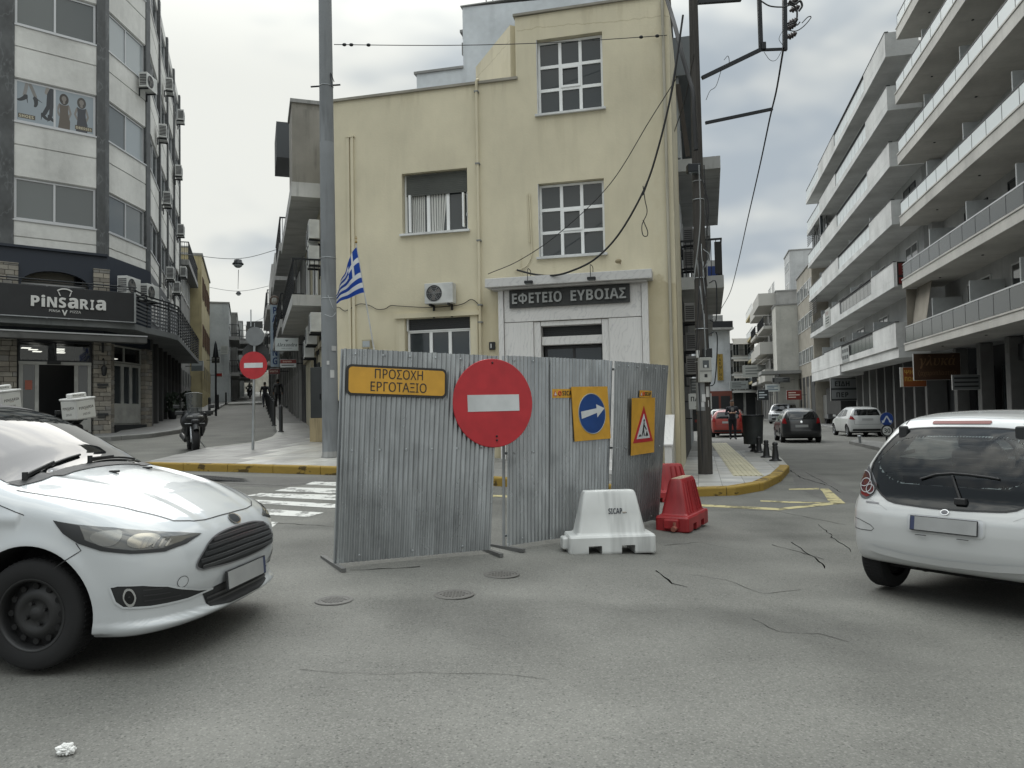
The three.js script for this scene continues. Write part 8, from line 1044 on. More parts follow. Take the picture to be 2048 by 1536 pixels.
  P('windscreen', 'top', shield, 0.002, CM.glassClear, 0.06); S('window_seal', [['top', shield, true]], 0.05, 0.004, CM.trim);
  // interior
  const it = new MB(); for (const z of [-0.32, 0.32]) { it.rbox(-2.0, -1.45, 0.35, 0.6, z - 0.24, z + 0.24, 0.06).add(new RoundedBoxGeometry(0.14, 0.62, 0.44, 3, 0.06), T4(-1.98, 0.82, z, 0, 0, R(12))).rbox(-2.16, -2.06, 1.12, 1.32, z - 0.13, z + 0.13, 0.045); it.bar(V(-2.09, 1.05, z - 0.05), V(-2.11, 1.16, z - 0.05), 0.008).bar(V(-2.09, 1.05, z + 0.05), V(-2.11, 1.16, z + 0.05), 0.008); } it.build('seat', CM.seat, t);
  new MB().add(new RoundedBoxGeometry(0.13, 0.5, 1.1, 3, 0.05), T4(-2.85, 0.78, 0, 0, 0, R(12))).build('rear_bench', CM.seat, t); new MB().box(-1.45, -0.95, 0.75, 1.0, -0.66, 0.66).box(-3.1, -0.6, 0.25, 0.35, -0.65, 0.65).build('dashboard', CM.seat, t); new MB().add(new THREE.TorusGeometry(0.18, 0.018, 8, 30), T4(-1.52, 1.02, -0.34, 0, PI / 2 - 0.45, 0)).bar(V(-1.52, 1.02, -0.34), V(-1.3, 0.95, -0.34), 0.03).build('steering_wheel', std([0.06, 0.06, 0.062], 0.6), t);
  new MB().box(-3.16, -2.95, 0.95, 0.97, -0.55, 0.55).build('parcel_shelf', CM.seat, t);
  // wiper, brake light, hinges, lamps, plate recess, badge, lower lip
  { const w = new MB(), f = (z, y) => march(F, V(-s.L - 0.8, y, z), V(1, 0, 0)).add(V(-0.016, 0, 0)); const pts = [[-0.21, 0.945], [-0.1, 0.985], [0.02, 1.0], [0.14, 0.995], [0.26, 0.985], [0.34, 0.975]]; for (let k = 0; k < pts.length - 1; k++) w.bar(f(...pts[k]), f(...pts[k + 1]), 0.008); w.bar(f(0.1, 0.80), f(0.02, 0.985), 0.011, 0.008); w.rbox(-0.025, 0.02, -0.025, 0.025, -0.04, 0.04, 0.01); w.g[w.g.length - 1].applyMatrix4(new THREE.Matrix4().makeTranslation(f(0.1, 0.80).x, 0.80, 0.1)); w.build('rear_wiper', std([0.015, 0.015, 0.016], 0.6), t); }
  P('brake_light', 'rear', roundRect(-0.215, 0.215, 1.362, 1.386, 0.011), 0.006, std([0.13, 0.014, 0.008], 0.4), 0.03);
  for (const z of [-0.425, 0.425]) { const h2 = march(F, V(-s.L - 0.8, 1.30, z), V(1, 0, 0)); new MB().rbox(-0.03, 0.02, -0.055, 0.05, -0.032, 0.032, 0.014).build('glass_hinge', CM.trim, t).position.copy(h2); }
  for (const k of [-1, 1]) {
    const o = smooth([[k * 0.62, 0.775], [k * 0.575, 0.86], [k * 0.60, 0.92], [k * 0.665, 1.0], [k * 0.71, 1.03], [k * 0.745, 0.97], [k * 0.765, 0.87], [k * 0.75, 0.79], [k * 0.69, 0.755]], 4); const lamp = P('tail_lamp', 'rear', o, 0.005, std([0.10, 0.10, 0.105], 0.06, { clearcoat: 1 }), 0.02);
    for (const [z, y, r, m] of [[0.70, 0.915, 0.062, [0.06, 0.02, 0.02]], [0.672, 0.862, 0.056, [0.09, 0.024, 0.024]], [0.625, 0.835, 0.038, [0.075, 0.026, 0.026]]]) { P('lamp_lens', 'rear', circlePts(k * z, y, r, 26), 0.010 + (0.72 - z) * 0.05, std(m, 0.08, { clearcoat: 1 }), 0.02, lamp); const b = new MB(); seam(F, s, 'rear', circlePts(k * z, y, r, 28), 0.007, 0.014 + (0.72 - z) * 0.05, b, true); b.build('lamp_ring', std([0.45, 0.46, 0.47], 0.25, { clearcoat: 1 }), lamp); }
    P('lamp_lens', 'rear', [[k * 0.625, 0.785], [k * 0.66, 0.77], [k * 0.72, 0.785], [k * 0.735, 0.81], [k * 0.66, 0.80]], 0.008, std([0.15, 0.02, 0.02], 0.1), 0.02, lamp);
    const rf = [[k * 0.80, 0.52], [k * 0.70, 0.51], [k * 0.58, 0.515], [k * 0.555, 0.535], [k * 0.59, 0.56], [k * 0.70, 0.59], [k * 0.80, 0.60]]; S('panel_gap', [['rear', rf]], 0.006, 0.002, std([0.1, 0.1, 0.1], 0.6)); 
  }
  P('model_script', 'rear', [[-0.655, 0.728], [-0.53, 0.728], [-0.53, 0.74], [-0.655, 0.74]], 0.004, std([0.2, 0.2, 0.21], 0.4, { metalness: 0.6 }), 0.03);
  S('hatch_gap', [['rear', [[-0.63, 0.76], [-0.50, 0.715], [-0.45, 0.69]]], ['rear', [[0.63, 0.76], [0.50, 0.715], [0.45, 0.69]]]], 0.003, 0.001, std([0.3, 0.3, 0.3], 0.6));
  { const pr = roundRect(-0.275, 0.275, 0.555, 0.685, 0.03); P('plate_recess', 'rear', pr, 0.002, std([0.5, 0.51, 0.52], 0.4), 0.03); S('recess_edge', [['rear', pr, true]], 0.012, 0.004, CM.white2); const p = new THREE.Group(); p.name = 'number_plate'; t.add(p); p.position.set(-s.L + 0.006, 0.62, 0); p.rotation.z = R(-10); new MB().rbox(-0.012, 0.0, -0.056, 0.056, -0.242, 0.242, 0.004, 1).build('holder', CM.trim, p); new MB().box(-0.0135, -0.012, -0.05, 0.05, -0.205, 0.236).build('plate', CM.plate, p); new MB().box(-0.0135, -0.012, -0.05, 0.05, -0.236, -0.205).build('blue_strip', std([0.03, 0.04, 0.09], 0.4), p); p.position.x -= 0.004; new MB().box(-0.006, 0.0, -0.09, -0.085, -0.2, -0.12).box(-0.006, 0, -0.09, -0.085, 0.1, 0.18).build('plate_lamp', CM.seam, p); }
  P('badge', 'rear', circlePts(0, 0.712, 0.026, 24, 0, 2 * PI, 0.027, 0.018), 0.008, std([0.12, 0.12, 0.13], 0.25, { metalness: 0.9 }), 0.02); S('badge_rim', [['rear', circlePts(0, 0.712, 0.026, 24, 0, 2 * PI, 0.027, 0.018), true]], 0.005, 0.010, MT.chrome);
  { const b = new MB(); seam(F, s, 'rear', [[-0.60, 0.385], [-0.5, 0.368], [-0.3, 0.352], [0, 0.345], [0.3, 0.352], [0.5, 0.368], [0.60, 0.385]], 0.05, 0.02, b); b.build('bumper_lip', CM.white2, t); }
  new MB().bar(V(-3.1, 0.27, -0.3), V(-2.6, 0.26, -0.3), 0.08, 0.08, 16).bar(V(-3.28, 0.26, -0.3), V(-3.1, 0.27, -0.3), 0.02).build('exhaust', std([0.02, 0.02, 0.02], 0.7), t); new MB().beam(V(-3.0, 0.26, -0.7), V(-3.0, 0.26, 0.7), 0.08, 0.06).build('rear_axle', CM.under, t);
  { const h2 = march(F, V(-1.72, 2, 0.28), V(0, -1, 0)); const m = new MB().bar(V(0, 0, 0), V(-0.06, 0.17, 0), 0.006, 0.004).lathe([[0.02, 0], [0.012, 0.02], [0, 0.025]], 10).build('aerial', std([0.4, 0.4, 0.4], 0.5), t); m.position.copy(h2); }
  S('roof_gutter', [['top', [[-1.7, 0.43], [-2.4, 0.445], [-3.05, 0.43]]], ['top', [[-1.7, -0.43], [-2.4, -0.445], [-3.05, -0.43]]]], 0.012, 0.002, CM.trim); S('spoiler_gap', [['rear', [[-0.5, 1.395], [0, 1.415], [0.5, 1.395]]]], 0.004, 0.001, std([0.3, 0.3, 0.3], 0.6));
}
// ---- cars farther away
function farCar(name, label, s, pos, heading, mat, o = {}) {
  const c = car(name, label, s, pos, heading, mat, 0.05), { t, P, S } = c, g = CM.glass;
  P('rear_window', 'rear', o.rw ?? [[-0.55, 1.0], [0.55, 1.0], [0.5, 1.32], [-0.5, 1.32]], 0.006, g, 0.1); P('windscreen', 'top', o.ws ?? [[-1.05, -0.6], [-1.05, 0.6], [-1.75, 0.52], [-1.75, -0.52]], 0.006, g, 0.12);
  for (const v of ['right', 'left']) { P('side_window', v, o.sw ?? [[-1.35, 1.0], [-1.75, 1.3], [-2.1, 1.36], [-2.15, 1.0]], 0.006, g, 0.1); P('side_window', v, o.sw2 ?? [[-2.22, 1.0], [-2.22, 1.37], [-2.8, 1.34], [-3.0, 1.04]], 0.006, g, 0.1); }
  for (const k of [-1, 1]) { P('tail_lamp', 'rear', (o.tl ?? [[0.60, 0.82], [0.78, 0.84], [0.74, 1.08], [0.64, 1.04]]).map(([z, y]) => [k * z, y]), 0.008, o.tlm ?? CM.tail, 0.05); const m = new MB().add(new RoundedBoxGeometry(0.1, 0.13, 0.18, 2, 0.04), T4(-1.4, 1.03, k * (s.side.reduce((a, b) => Math.max(a, b[1]), 0) + 0.08))).build('mirror', mat, t); P('headlamp', 'front', [[k * 0.5, 0.64], [k * 0.72, 0.66], [k * 0.70, 0.76], [k * 0.52, 0.72]], 0.006, CM.lampGrey, 0.05); }
  const y = o.py ?? 0.72; P('number_plate', 'rear', rectPts(-0.26, 0.26, y - 0.055, y + 0.055), 0.012, CM.plate, 0.1); P('bumper', 'rear', [[-0.7, 0.30], [0.7, 0.30], [0.68, 0.40], [-0.68, 0.40]], 0.01, CM.trim, 0.08); if (o.badge) P('badge', 'rear', circlePts(0, o.badge, 0.05, 16), 0.01, MT.chrome, 0.04); S('panel_gap', [['rear', [[-0.62, 0.95], [-0.6, 0.62], [0.6, 0.62], [0.62, 0.95]]], ['right', [[-2.18, 1.0], [-2.18, 0.32]]], ['left', [[-2.18, 1.0], [-2.18, 0.32]]]], 0.01, 0.002);
  return c;
}
const hatch = (L, W, H, o = {}) => { const k = W / 1.72; return { L, axF: 0.78, axR: L - 0.62, wr: 0.30, wz: W / 2 - 0.1, ww: 0.19, wheels: o.wheels ?? 'alloy', clear: 0.18,
  top: [[0, 0.68], [0.1, 0.8], [0.5, 0.95], [0.95, 1.05], [1.3, 1.2], [1.7, 0.94 * H], [2.1, H], [2.7, H], [L - 0.45, 0.955 * H], [L - 0.3, 0.91 * H], [L, 0.66 * H]], crown: [[0, 0.09], [1.0, 0.08], [2, 0.05], [L, 0.06]],
  side: [[0.15, 0.78], [0.3, 0.83], [0.55, 0.858], [0.72, 0.86], [0.9, 0.84], [1.0, 0.80], [1.2, 0.71], [H - 0.08, 0.58], [H, 0.53]].map(([y, z]) => [y, z * k]), bot: [[0, 0.2], [L, 0.24]],
  planF: [[0, 0], [0.4, 0.04], [0.65, 0.16], [0.86, 0.5]], profF: [[0.15, 0.1], [0.3, 0.02], [0.5, 0], [0.7, 0.04], [0.85, 0.2], [1, 0.5]], planR: [[0, 0], [0.4, 0.025], [0.6, 0.07], [0.75, 0.16], [0.86, 0.35]], profR: [[0.2, 0.08], [0.35, 0.01], [0.5, 0], [0.75, 0.03], [0.95, 0.08], [1.2, 0.2], [H - 0.1, 0.34], [H, 0.45]] }; };
const noseOf = (x, z, hd, L) => [x + Math.sin(R(hd)) * L, -0.12, z - Math.cos(R(hd)) * L];   // from the middle of the tail
{ const p = GP(1598, 886); farCar('black_hatchback', 'black hatchback seen from behind driving away down the right street', hatch(3.67, 1.66, 1.5), noseOf(p.x + 0.15, p.z, 13, 3.67), 13, CM.blackPaint, { badge: 0.9 }); }
{ const p = GP(1740, 873); farCar('white_parked_car', 'white hatchback driving away along the right pavement past the traffic island', hatch(3.95, 1.70, 1.51), noseOf(p.x - 0.3, p.z + 0.5, 9, 3.95), 9, CM.white2, { tl: [[0.56, 0.84], [0.80, 0.88], [0.74, 1.06], [0.66, 1.0]], rw: [[-0.62, 1.06], [0.62, 1.06], [0.52, 1.36], [-0.52, 1.36]], py: 0.86 }); }
{ const p = GP(1458, 876); farCar('red_car', 'red hatchback parked across the end of the pavement behind the standing man', hatch(4.0, 1.78, 1.5), noseOf(p.x + 0.1, p.z - 0.6, 20, 4.0), 20, CM.redPaint, { py: 0.8, rw: [[-0.6, 1.0], [0.6, 1.0], [0.5, 1.34], [-0.5, 1.34]] }); }
{ const p = GP(1480, 852); farCar('white_parked_car', 'white car parked just beyond the red car', hatch(4.1, 1.74, 1.5), noseOf(p.x - 1.5, p.z - 1, 14, 4.1), 14, CM.white2); const q = GP(1458, 840); farCar('white_parked_car', 'far white car roof showing above the red car', hatch(4.1, 1.74, 1.5), noseOf(q.x - 1, q.z, 14, 4.1), 14, CM.white2); }
{ const p = GP(1645, 845); farCar('white_parked_car', 'far white car whose roof shows above the black hatchback', hatch(4.1, 1.74, 1.5), noseOf(p.x - 2.6, p.z - 3, 13.4, 4.1), 13.4, CM.white2); }
{ // silver van
  const L = 4.9, H = 1.97, s = { L, axF: 0.9, axR: L - 0.95, wr: 0.33, wz: 0.82, ww: 0.2, wheels: 'alloy', clear: 0.22, top: [[0, 0.85], [0.1, 0.98], [0.5, 1.12], [0.8, 1.25], [1.3, 1.8], [1.6, 1.92], [2.2, H], [L - 0.2, 1.94], [L, 1.85]], crown: [[0, 0.08], [L, 0.05]], side: [[0.2, 0.86], [0.5, 0.94], [0.9, 0.95], [1.1, 0.94], [1.5, 0.88], [1.9, 0.80], [H, 0.76]], bot: [[0, 0.22], [L, 0.26]], planF: [[0, 0], [0.5, 0.05], [0.8, 0.2], [0.95, 0.5]], profF: [[0.2, 0.1], [0.4, 0], [0.7, 0.02], [1.0, 0.1], [1.3, 0.5]], planR: [[0, 0], [0.6, 0.03], [0.85, 0.12], [0.95, 0.3]], profR: [[0.2, 0.06], [0.5, 0], [1.0, 0.02], [1.6, 0.1], [H, 0.18]] };
  const p = GP(1540, 848), c = car('silver_van', 'silver passenger van facing this way on the right street beyond the black hatchback', s, [p.x + 0.6, -0.12, p.z], 193 + 25, CM.silver, 0.06), { P } = c;
  P('windscreen', 'front', [[-0.78, 1.18], [0.78, 1.18], [0.66, 1.78], [-0.66, 1.78]], 0.006, CM.glass, 0.1); for (const v of ['right', 'left']) { P('side_window', v, [[-1.2, 1.2], [-1.55, 1.72], [-2.1, 1.75], [-2.1, 1.2]], 0.006, CM.glass, 0.1); P('side_window', v, [[-2.2, 1.2], [-2.2, 1.76], [-4.6, 1.74], [-4.6, 1.2]], 0.006, CM.glass, 0.1); } for (const k of [-1, 1]) P('headlamp', 'front', [[k * 0.5, 0.78], [k * 0.82, 0.8], [k * 0.8, 0.98], [k * 0.55, 0.95]], 0.006, CM.lampGrey, 0.06); P('grille', 'front', rectPts(-0.45, 0.45, 0.74, 0.9), 0.006, CM.trim, 0.08); P('number_plate', 'front', rectPts(-0.26, 0.26, 0.5, 0.61), 0.01, CM.plate, 0.1);
}
{ // dark box truck parked beyond the shops
  const p = V(26.5, 0, -62), t = thing('dark_truck', 'dark canvas sided truck parked at the right kerb beyond the black hatchback', 'truck', [p.x, -0.12, p.z], R(90 - 13)), cm = std([0.035, 0.036, 0.035], 0.8, { map: TX.dirty });
  new MB().rbox(-6.2, -0.2, 0.9, 3.0, -1.15, 1.15, 0.05).build('cargo_box', cm, t); new MB().rbox(0, 1.9, 0.5, 2.5, -1.1, 1.1, 0.12).build('cab', CM.silver, t); new MB().box(1.3, 1.905, 1.5, 2.3, -1.0, 1.0).build('windscreen', CM.glass, t); new MB().box(-6.2, 1.8, 0.55, 0.85, -0.5, 0.5).build('chassis', CM.under, t); for (const x of [-4.8, 0.9]) for (const z of [-0.95, 0.95]) wheel(t, x, 0.45, z, 0.45, 0.28, Math.sign(z), 'steel'); for (const z of [-1.0, 0.85]) new MB().box(-6.24, -6.2, 0.7, 0.85, z, z + 0.15).build('tail_lamp', CM.tail, t);
}
// ---------------------------------------------------------------- people
function person(label, pos, heading, H, o) { // one continuous body meshed from tapered capsules; clothes are coloured regions of its surface
  const t = thing('person', label, 'person', pos, R(90 - heading)), k = H / 1.75, sw = o.step ?? 0, B = [], A = (a, b, ra, rb) => B.push([V(...a), V(...b), ra, rb]); // x forward, y up, z right
  const hip = [0, 0.93, 0], ch = [0.02, 1.32, 0], nk = [0.02, 1.47, 0];
  A(hip, [0.01, 1.12, 0], 0.135, 0.13); A([0.01, 1.12, 0], ch, 0.135, 0.15); A([0, 1.36, -0.1], [0, 1.36, 0.1], 0.10, 0.10); A(ch, nk, 0.11, 0.06); A(nk, [0.03, 1.56, 0], 0.055, 0.055); A([0.03, 1.60, 0], [0.04, 1.67, 0], 0.085, 0.088); A([0.11, 1.60, 0], [0.13, 1.61, 0], 0.02, 0.015);
  for (const s of [-1, 1]) {
    const f = s * sw, knee = [0.18 * f + 0.05 * Math.abs(f), 0.49, s * 0.1], ank = [f > 0 ? 0.30 * f : 0.42 * f, 0.08 + (f < 0 ? 0.07 * -f : 0), s * 0.1]; if (o.sit) { knee[0] = 0.38; knee[1] = 0.86; ank[0] = 0.32; ank[1] = 0.42; knee[2] = ank[2] = s * 0.2; }
    A([0, 0.88, s * 0.09], knee, 0.10, 0.065); A(knee, ank, 0.062, 0.04); A(ank, [ank[0] + 0.17, ank[1] - 0.035, ank[2] + s * 0.02], 0.042, 0.036);
    const sh = [0, 1.40, s * 0.19]; let el = [-0.06 - 0.16 * f, 1.13, s * 0.26], wr = [0.05 - 0.26 * f, 0.90, s * 0.26]; if (o.hold) { el = [-0.02, 1.14, s * 0.27]; wr = [0.24, 1.17, s * 0.10]; } if (o.sit) { el = [0.2, 1.2, s * 0.3]; wr = [0.45, 1.12, s * 0.3]; }
    A(sh, el, 0.062, 0.046); A(el, wr, 0.045, 0.03); const d = V(...wr).sub(V(...el)).normalize(), q = V(...wr).addScaledVector(d, 0.08); A(wr, q.toArray(), 0.03, 0.033); for (let i = 0; i < 4; i++) { const a = q.clone().add(V(0.018 * (i - 1.5), 0, 0)), b = a.clone().addScaledVector(d, 0.06 + 0.01 * (i === 1 || i === 2)).add(V(0.012, -0.01, 0)); A(a.toArray(), b.toArray(), 0.011, 0.009); } A(q.clone().addScaledVector(d, -0.05).toArray(), q.clone().add(V(0.045, 0, 0)).addScaledVector(d, 0.0).toArray(), 0.013, 0.010);
  }
  const N = o.res ?? 84, S = 1.05, mc = new MarchingCubes(N, new THREE.MeshStandardMaterial(), false, false, 60000), p = V(), ab = V(), ap = V(); mc.isolation = 0;
  for (let z = 0; z < N; z++) for (let y = 0; y < N; y++) for (let x = 0; x < N; x++) {
    p.set((x / N * 2 - 1) * S, (y / N * 2 - 1) * S + 0.88, (z / N * 2 - 1) * S); let d = 9; if (Math.abs(p.z) < 0.5 && Math.abs(p.x) < 0.75) for (const [a, b, ra, rb] of B) { ab.copy(b).sub(a); ap.copy(p).sub(a); const u = clamp(ap.dot(ab) / Math.max(ab.lengthSq(), 1e-9), 0, 1), q = ap.addScaledVector(ab, -u).length() - lerp(ra, rb, u), h = Math.max(0.04 - Math.abs(d - q), 0) / 0.04; d = Math.min(d, q) - h * h * 0.01; }
    mc.field[x + y * N + z * N * N] = -d;
  }
  mc.update(); const n = mc.count, ps = mc.positionArray.slice(0, n * 3), nr = mc.normalArray.slice(0, n * 3), col = new Float32Array(n * 3), cs = { skin: [0.33, 0.2, 0.14], hair: o.hair ?? [0.03, 0.025, 0.02], top: o.top, legs: o.legs, shoe: [0.02, 0.02, 0.02] };
  for (let i = 0; i < n; i++) { const x = ps[i * 3] * S, y = ps[i * 3 + 1] * S + 0.88, z = ps[i * 3 + 2] * S; ps[i * 3] = x * k; ps[i * 3 + 1] = y * k; ps[i * 3 + 2] = z * k; const hand = o.hold ? x > 0.25 && y < 1.35 && y > 1.0 : y < 0.92 && Math.abs(z) > 0.225 && y > 0.6; const c = y > 1.49 ? (y > 1.66 || (x < 0.05 && y > 1.55) ? cs.hair : cs.skin) : hand && !o.sit ? cs.skin : y > 0.9 - (o.long ?? 0) ? cs.top : y < 0.12 ? cs.shoe : cs.legs; col.set(c, i * 3); }
  const g = new THREE.BufferGeometry(); g.setAttribute('position', new THREE.BufferAttribute(ps, 3)); g.setAttribute('normal', new THREE.BufferAttribute(nr, 3)); g.setAttribute('color', new THREE.BufferAttribute(col, 3)); g.setAttribute('uv', new THREE.BufferAttribute(new Float32Array(n * 2), 2)); g.computeVertexNormals(); const gg = mergeVertices(g.deleteAttribute('normal'), 1e-4); gg.computeVertexNormals();
  mesh('body', gg, std([1, 1, 1], 0.85, { vertexColors: true }), t); if (o.extra) o.extra(t, k); return t;
}
{ const p = GP(1466, 879, 0.15); person('man in a dark jacket standing on the pavement, both hands raised before his chest', [p.x, p.y, p.z], 192, 1.76, { hold: 1, top: [0.03, 0.032, 0.04], legs: [0.015, 0.016, 0.02], hair: [0.1, 0.09, 0.08], extra: (t, k) => { new MB().box(0.30, 0.31, 1.14, 1.28, -0.04, 0.04).build('phone', MT.black, t); new MB().prism([[-0.05, 1.2], [0.05, 1.2], [0.07, 1.42], [-0.07, 1.42]], 0.01, T4(0.16, 0, 0, 0, PI / 2)).build('shirt', std([0.3, 0.3, 0.3], 0.9), t); } }); }
{ const p = GP(530, 817); person('person in dark clothes walking away at the kerb of the narrow street', [p.x, p.y, p.z], -22, 1.72, { step: 0.9, top: [0.018, 0.018, 0.022], legs: [0.02, 0.021, 0.026] }); const q = GP(556, 814, 0.15); person('person in a grey coat walking away on the right pavement of the narrow street', [q.x, q.y, q.z], -18, 1.74, { step: -0.6, long: 0.12, top: [0.055, 0.056, 0.055], legs: [0.02, 0.02, 0.022] }); }
// ---------------------------------------------------------------- scooters: x forward, y up, z to the right; the front wheel touches ground at x = 0.68
function scooter(name, label, pos, heading, o) {
  const t = thing(name, label, 'scooter', pos, R(90 - heading)), bodyM = o.paint, r = o.r ?? 0.27, w = o.w ?? 0.12;
  const whl = (x, nm) => { const g = new THREE.Group(); g.name = 'wheel'; g.position.set(x, r, 0); t.add(g); new MB().add(new THREE.LatheGeometry([[r * 0.68, -w / 2], [r * 0.9, -w / 2], [r, -w * 0.2], [r * 1.01, 0], [r, w * 0.2], [r * 0.9, w / 2], [r * 0.68, w / 2], [r * 0.68, -w / 2]].map(([a, b]) => new THREE.Vector2(a, b)), 36).rotateX(PI / 2)).build('tyre', CM.tyre, g); const b = new MB().add(new THREE.TorusGeometry(r * 0.68, 0.018, 8, 30)); for (let k = 0; k < 6; k++) b.bar(V(0, 0, 0), V(Math.cos(k * PI / 3) * r * 0.68, Math.sin(k * PI / 3) * r * 0.68, 0), 0.014); b.build('rim', CM.rim, g); for (const s of [-1, 1]) new MB().add(new THREE.TorusGeometry(r * 0.42, 0.025, 4, 30).scale(1, 1, 0.15).translate(0, 0, s * 0.055)).build('brake_disc', CM.rimSilver, g); };
  whl(0.68); whl(-0.72);
  new MB().add(new THREE.TorusGeometry(r + 0.035, 0.07, 8, 20, 1.7).scale(1, 1, 0.95).rotateZ(0.75).translate(0.68, r, 0)).build('mudguard', CM.trim, t);
  for (const s of [-1, 1]) { const f = new MB().bar(V(0.68, r, s * 0.09), V(0.40, 0.86, s * 0.09), 0.024, 0.03).rbox(0.62, 0.74, r - 0.05, r + 0.06, s * 0.09 - 0.025, s * 0.09 + 0.025, 0.015); f.build('fork', o.forkM ?? CM.rimSilver, t); }
  new MB().ball(0.32, 0.80, 0, 0.27, 0.95, 1.1, 1.22, 22).ball(0.52, 0.86, 0, 0.18, 1.1, 0.8, 1.3, 18).ball(0.3, 0.62, 0, 0.25, 0.8, 1, 1.1, 18).build('front_fairing', bodyM, t); new MB().add(new RoundedBoxGeometry(0.3, 0.14, 0.2, 3, 0.05), T4(0.62, 0.80, 0, 0, 0, R(-14))).build('beak', bodyM, t);
  for (const s of [-1, 1]) { new MB().add(new RoundedBoxGeometry(0.05, 0.06, 0.17, 3, 0.022), T4(0.655, 0.90, s * 0.12, 0, s * -0.5, R(-10))).build('headlamp', CM.lampGrey, t); new MB().add(new RoundedBoxGeometry(0.012, 0.014, 0.2, 2, 0.005), T4(0.60, 0.735, s * 0.155, 0, s * -0.7, s * 0.0)).build('light_strip', std([0.5, 0.52, 0.54], 0.3), t); new MB().add(new RoundedBoxGeometry(0.42, 0.34, 0.06, 3, 0.028), T4(0.28, 0.62, s * 0.2, 0, s * 0.2, R(-15))).build('side_panel', bodyM, t); }
  new MB().rbox(-0.35, 0.3, 0.30, 0.56, -0.17, 0.17, 0.06).rbox(-0.3, 0.1, 0.2, 0.34, -0.14, 0.14, 0.04).build('engine_cover', CM.trim, t); new MB().add(new RoundedBoxGeometry(0.85, 0.16, 0.28, 4, 0.07), T4(-0.42, 0.83, 0, 0, 0, R(4))).build('seat', CM.seat, t); new MB().add(new RoundedBoxGeometry(0.7, 0.22, 0.3, 4, 0.09), T4(-0.6, 0.70, 0, 0, 0, R(8))).build('tail_fairing', bodyM, t); new MB().bar(V(0.1, 0.6, 0), V(-0.7, 0.35, 0.13), 0.06, 0.05).bar(V(-0.2, 0.3, 0.17), V(-0.95, 0.42, 0.2), 0.05, 0.07).build('exhaust', std([0.1, 0.1, 0.1], 0.4, { metalness: 0.7 }), t);
  new MB().tube([V(0.28, 1.0, -0.38), V(0.31, 1.04, -0.2), V(0.34, 1.0, 0), V(0.31, 1.04, 0.2), V(0.28, 1.0, 0.38)], 0.014, 8, 30).bar(V(0.34, 1.0, 0), V(0.4, 0.84, 0), 0.03).build('handlebar', CM.trim, t);
  for (const s of [-1, 1]) { new MB().bar(V(0.28, 1.0, s * 0.27), V(0.275, 0.995, s * 0.4), 0.02).build('grip', CM.tyre, t); new MB().add(new RoundedBoxGeometry(0.06, 0.11, 0.2, 3, 0.028), T4(0.38, 1.0, s * 0.35, 0, s * -0.3)).build('hand_guard', CM.trim, t); new MB().bar(V(0.3, 1.02, s * 0.3), V(0.30, 1.13, s * 0.38), 0.009).add(new RoundedBoxGeometry(0.03, 0.09, 0.15, 3, 0.014), T4(0.30, 1.16, s * 0.41)).build('mirror', CM.trim, t); }
  if (o.screen) { const g = new THREE.CylinderGeometry(0.30, 0.26, 0.52, 20, 6, true, PI / 2 - 0.72, 1.44); mesh('windscreen', boxUV(g.toNonIndexed()), std([0.3, 0.32, 0.32], 0.08, { ior: 1.3, transmission: 0.9, thickness: 0, side: THREE.DoubleSide }), t).applyMatrix4(T4(0.20, 1.16, 0, 0, 0, R(22))); const e = new MB(), pts = []; for (let k = 0; k <= 10; k++) { const a = -0.72 + 1.44 * k / 10; pts.push(V(0.30 * Math.cos(a), 0.26, 0.30 * Math.sin(a)).applyMatrix4(T4(0.20, 1.16, 0, 0, 0, R(22)))); } e.tube(pts, 0.006, 5, 30).build('windscreen_edge', std([0.3, 0.31, 0.31], 0.3), t); new MB().box(0.44, 0.46, 1.0, 1.12, -0.09, 0.09).build('dash', CM.trim, t); }
  new MB().bar(V(0.0, 0.3, -0.15), V(0.05, 0.01, -0.36), 0.014).bar(V(0.05, 0.01, -0.36), V(0.13, 0.01, -0.36), 0.014).build('side_stand', CM.rimSilver, t); new MB().beam(V(-0.9, 0.62, 0), V(-1.05, 0.4, 0), 0.16, 0.02).build('rear_mudguard', CM.trim, t); new MB().box(-0.98, -0.95, 0.66, 0.74, -0.1, 0.1).build('tail_lamp', std([0.08, 0.012, 0.012], 0.2), t); if (o.lean) t.rotation.z = o.lean;
  return t;
}
{ const p = GP(389, 906); scooter('maxi_scooter', 'black maxi scooter with a tall clear windscreen parked facing this way on the left', [p.x - 0.24, p.y, p.z - 0.5], 153, { paint: std([0.010, 0.0105, 0.012], 0.4), screen: true, r: 0.32, w: 0.16 }); }
{ const p = GP(500, 797); scooter('far_scooter', 'small scooter with a lit front coming down the middle of the narrow street', [p.x, p.y, p.z], 160, { paint: std([0.06, 0.06, 0.065], 0.4), screen: true }); person('rider in dark clothes on the scooter coming down the narrow street', [p.x - 0.1, p.y - 0.05, p.z - 0.2], 160, 1.7, { sit: 1, res: 56, top: [0.03, 0.03, 0.03], legs: [0.02, 0.02, 0.02] }); }
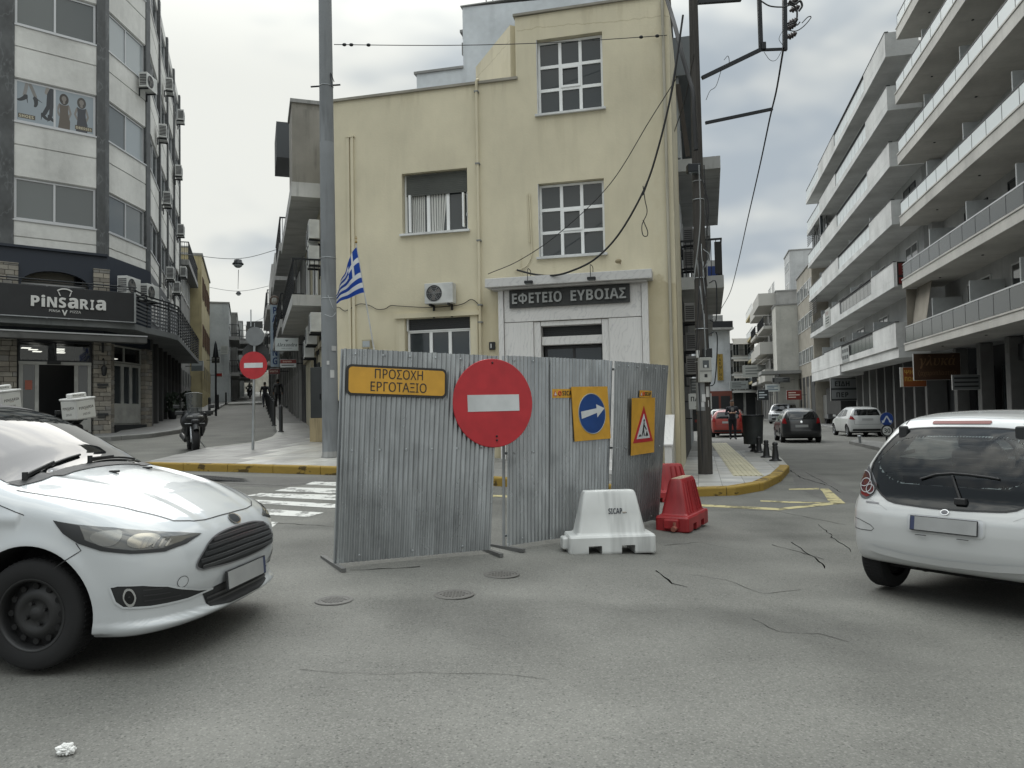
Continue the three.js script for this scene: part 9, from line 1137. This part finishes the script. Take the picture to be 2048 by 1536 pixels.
function deliveryBox(label, c, heading) { const t = thing('delivery_box', label, 'delivery box', [c.x, c.y, c.z], R(90 - heading)); t.rotation.order = 'YXZ'; t.rotation.x = R(-7); const m = std([0.62, 0.62, 0.60], 0.5, { map: TX.grunge }); new MB().add(new RoundedBoxGeometry(0.46, 0.44, 0.5, 3, 0.035).translate(0, 0.22, 0)).build('box', m, t); new MB().add(new RoundedBoxGeometry(0.49, 0.05, 0.53, 2, 0.02).translate(0, 0.45, 0)).build('lid', m, t); new MB().add(new RoundedBoxGeometry(0.16, 0.12, 0.42, 3, 0.04).translate(0.02, 0.52, 0)).build('top_sign', m, t);
  const print = canvasTex(512, 440, (x, w, h) => { x.fillStyle = '#d4d4cf'; x.fillRect(0, 0, w, h); x.fillStyle = '#3a3733'; x.font = 'bold 96px sans-serif'; x.save(); x.transform(1, -0.06, 0, 1, 0, 20); x.fillText('PINSARIA', 36, 190, 440); x.fillStyle = '#7a5a3c'; x.fillRect(200, 205, 120, 10); x.fillStyle = '#3a3733'; x.font = 'bold 74px monospace'; x.fillText('28520', 140, 350, 300); x.restore(); }), top = canvasTex(256, 64, (x) => { x.fillStyle = '#d4d4cf'; x.fillRect(0, 0, 256, 64); x.fillStyle = '#3a3733'; x.font = 'bold 44px sans-serif'; x.fillText('PINSARIA', 14, 48, 228); });
  const pm = std([0.75, 0.75, 0.75], 0.5, { map: print }), tm = std([0.75, 0.75, 0.75], 0.5, { map: top }); for (const [ry, d, w] of [[0, 0.2515, 0.4], [PI, 0.2515, 0.4], [PI / 2, 0.2315, 0.44], [-PI / 2, 0.2315, 0.44]]) mesh('print', new THREE.PlaneGeometry(w, 0.36).translate(0, 0.21, d).rotateY(ry), pm, t); for (const ry of [PI / 2, -PI / 2]) mesh('print', new THREE.PlaneGeometry(0.36, 0.08).translate(0, 0.525, ry > 0 ? 0.102 : 0.063).rotateY(ry), tm, t); return t; }
for (const [px, py, D, hd, l, l2] of [[159, 838, 17, -70, 'white delivery box with dark lettering on the scooter in front of the pizzeria doors', 'dark delivery scooter half hidden by the white car'], [8, 824, 16.5, -76, 'white delivery box cut by the left picture edge', 'delivery scooter hidden behind the white car at the left picture edge']]) { const c = AT(px, py, D), t = scooter('delivery_scooter', l2, [c.x + Math.sin(R(hd)) * 0.85, gy(c.x, c.z), c.z - Math.cos(R(hd)) * 0.85], hd, { paint: CM.trim }); new MB().beam(V(-0.6, 0.8, 0), V(-0.85, c.y - gy(c.x, c.z) - 0.01, 0), 0.2, 0.03).build('rack', CM.trim, t); deliveryBox(l, c, hd); }
renderer.render(scene, camera);
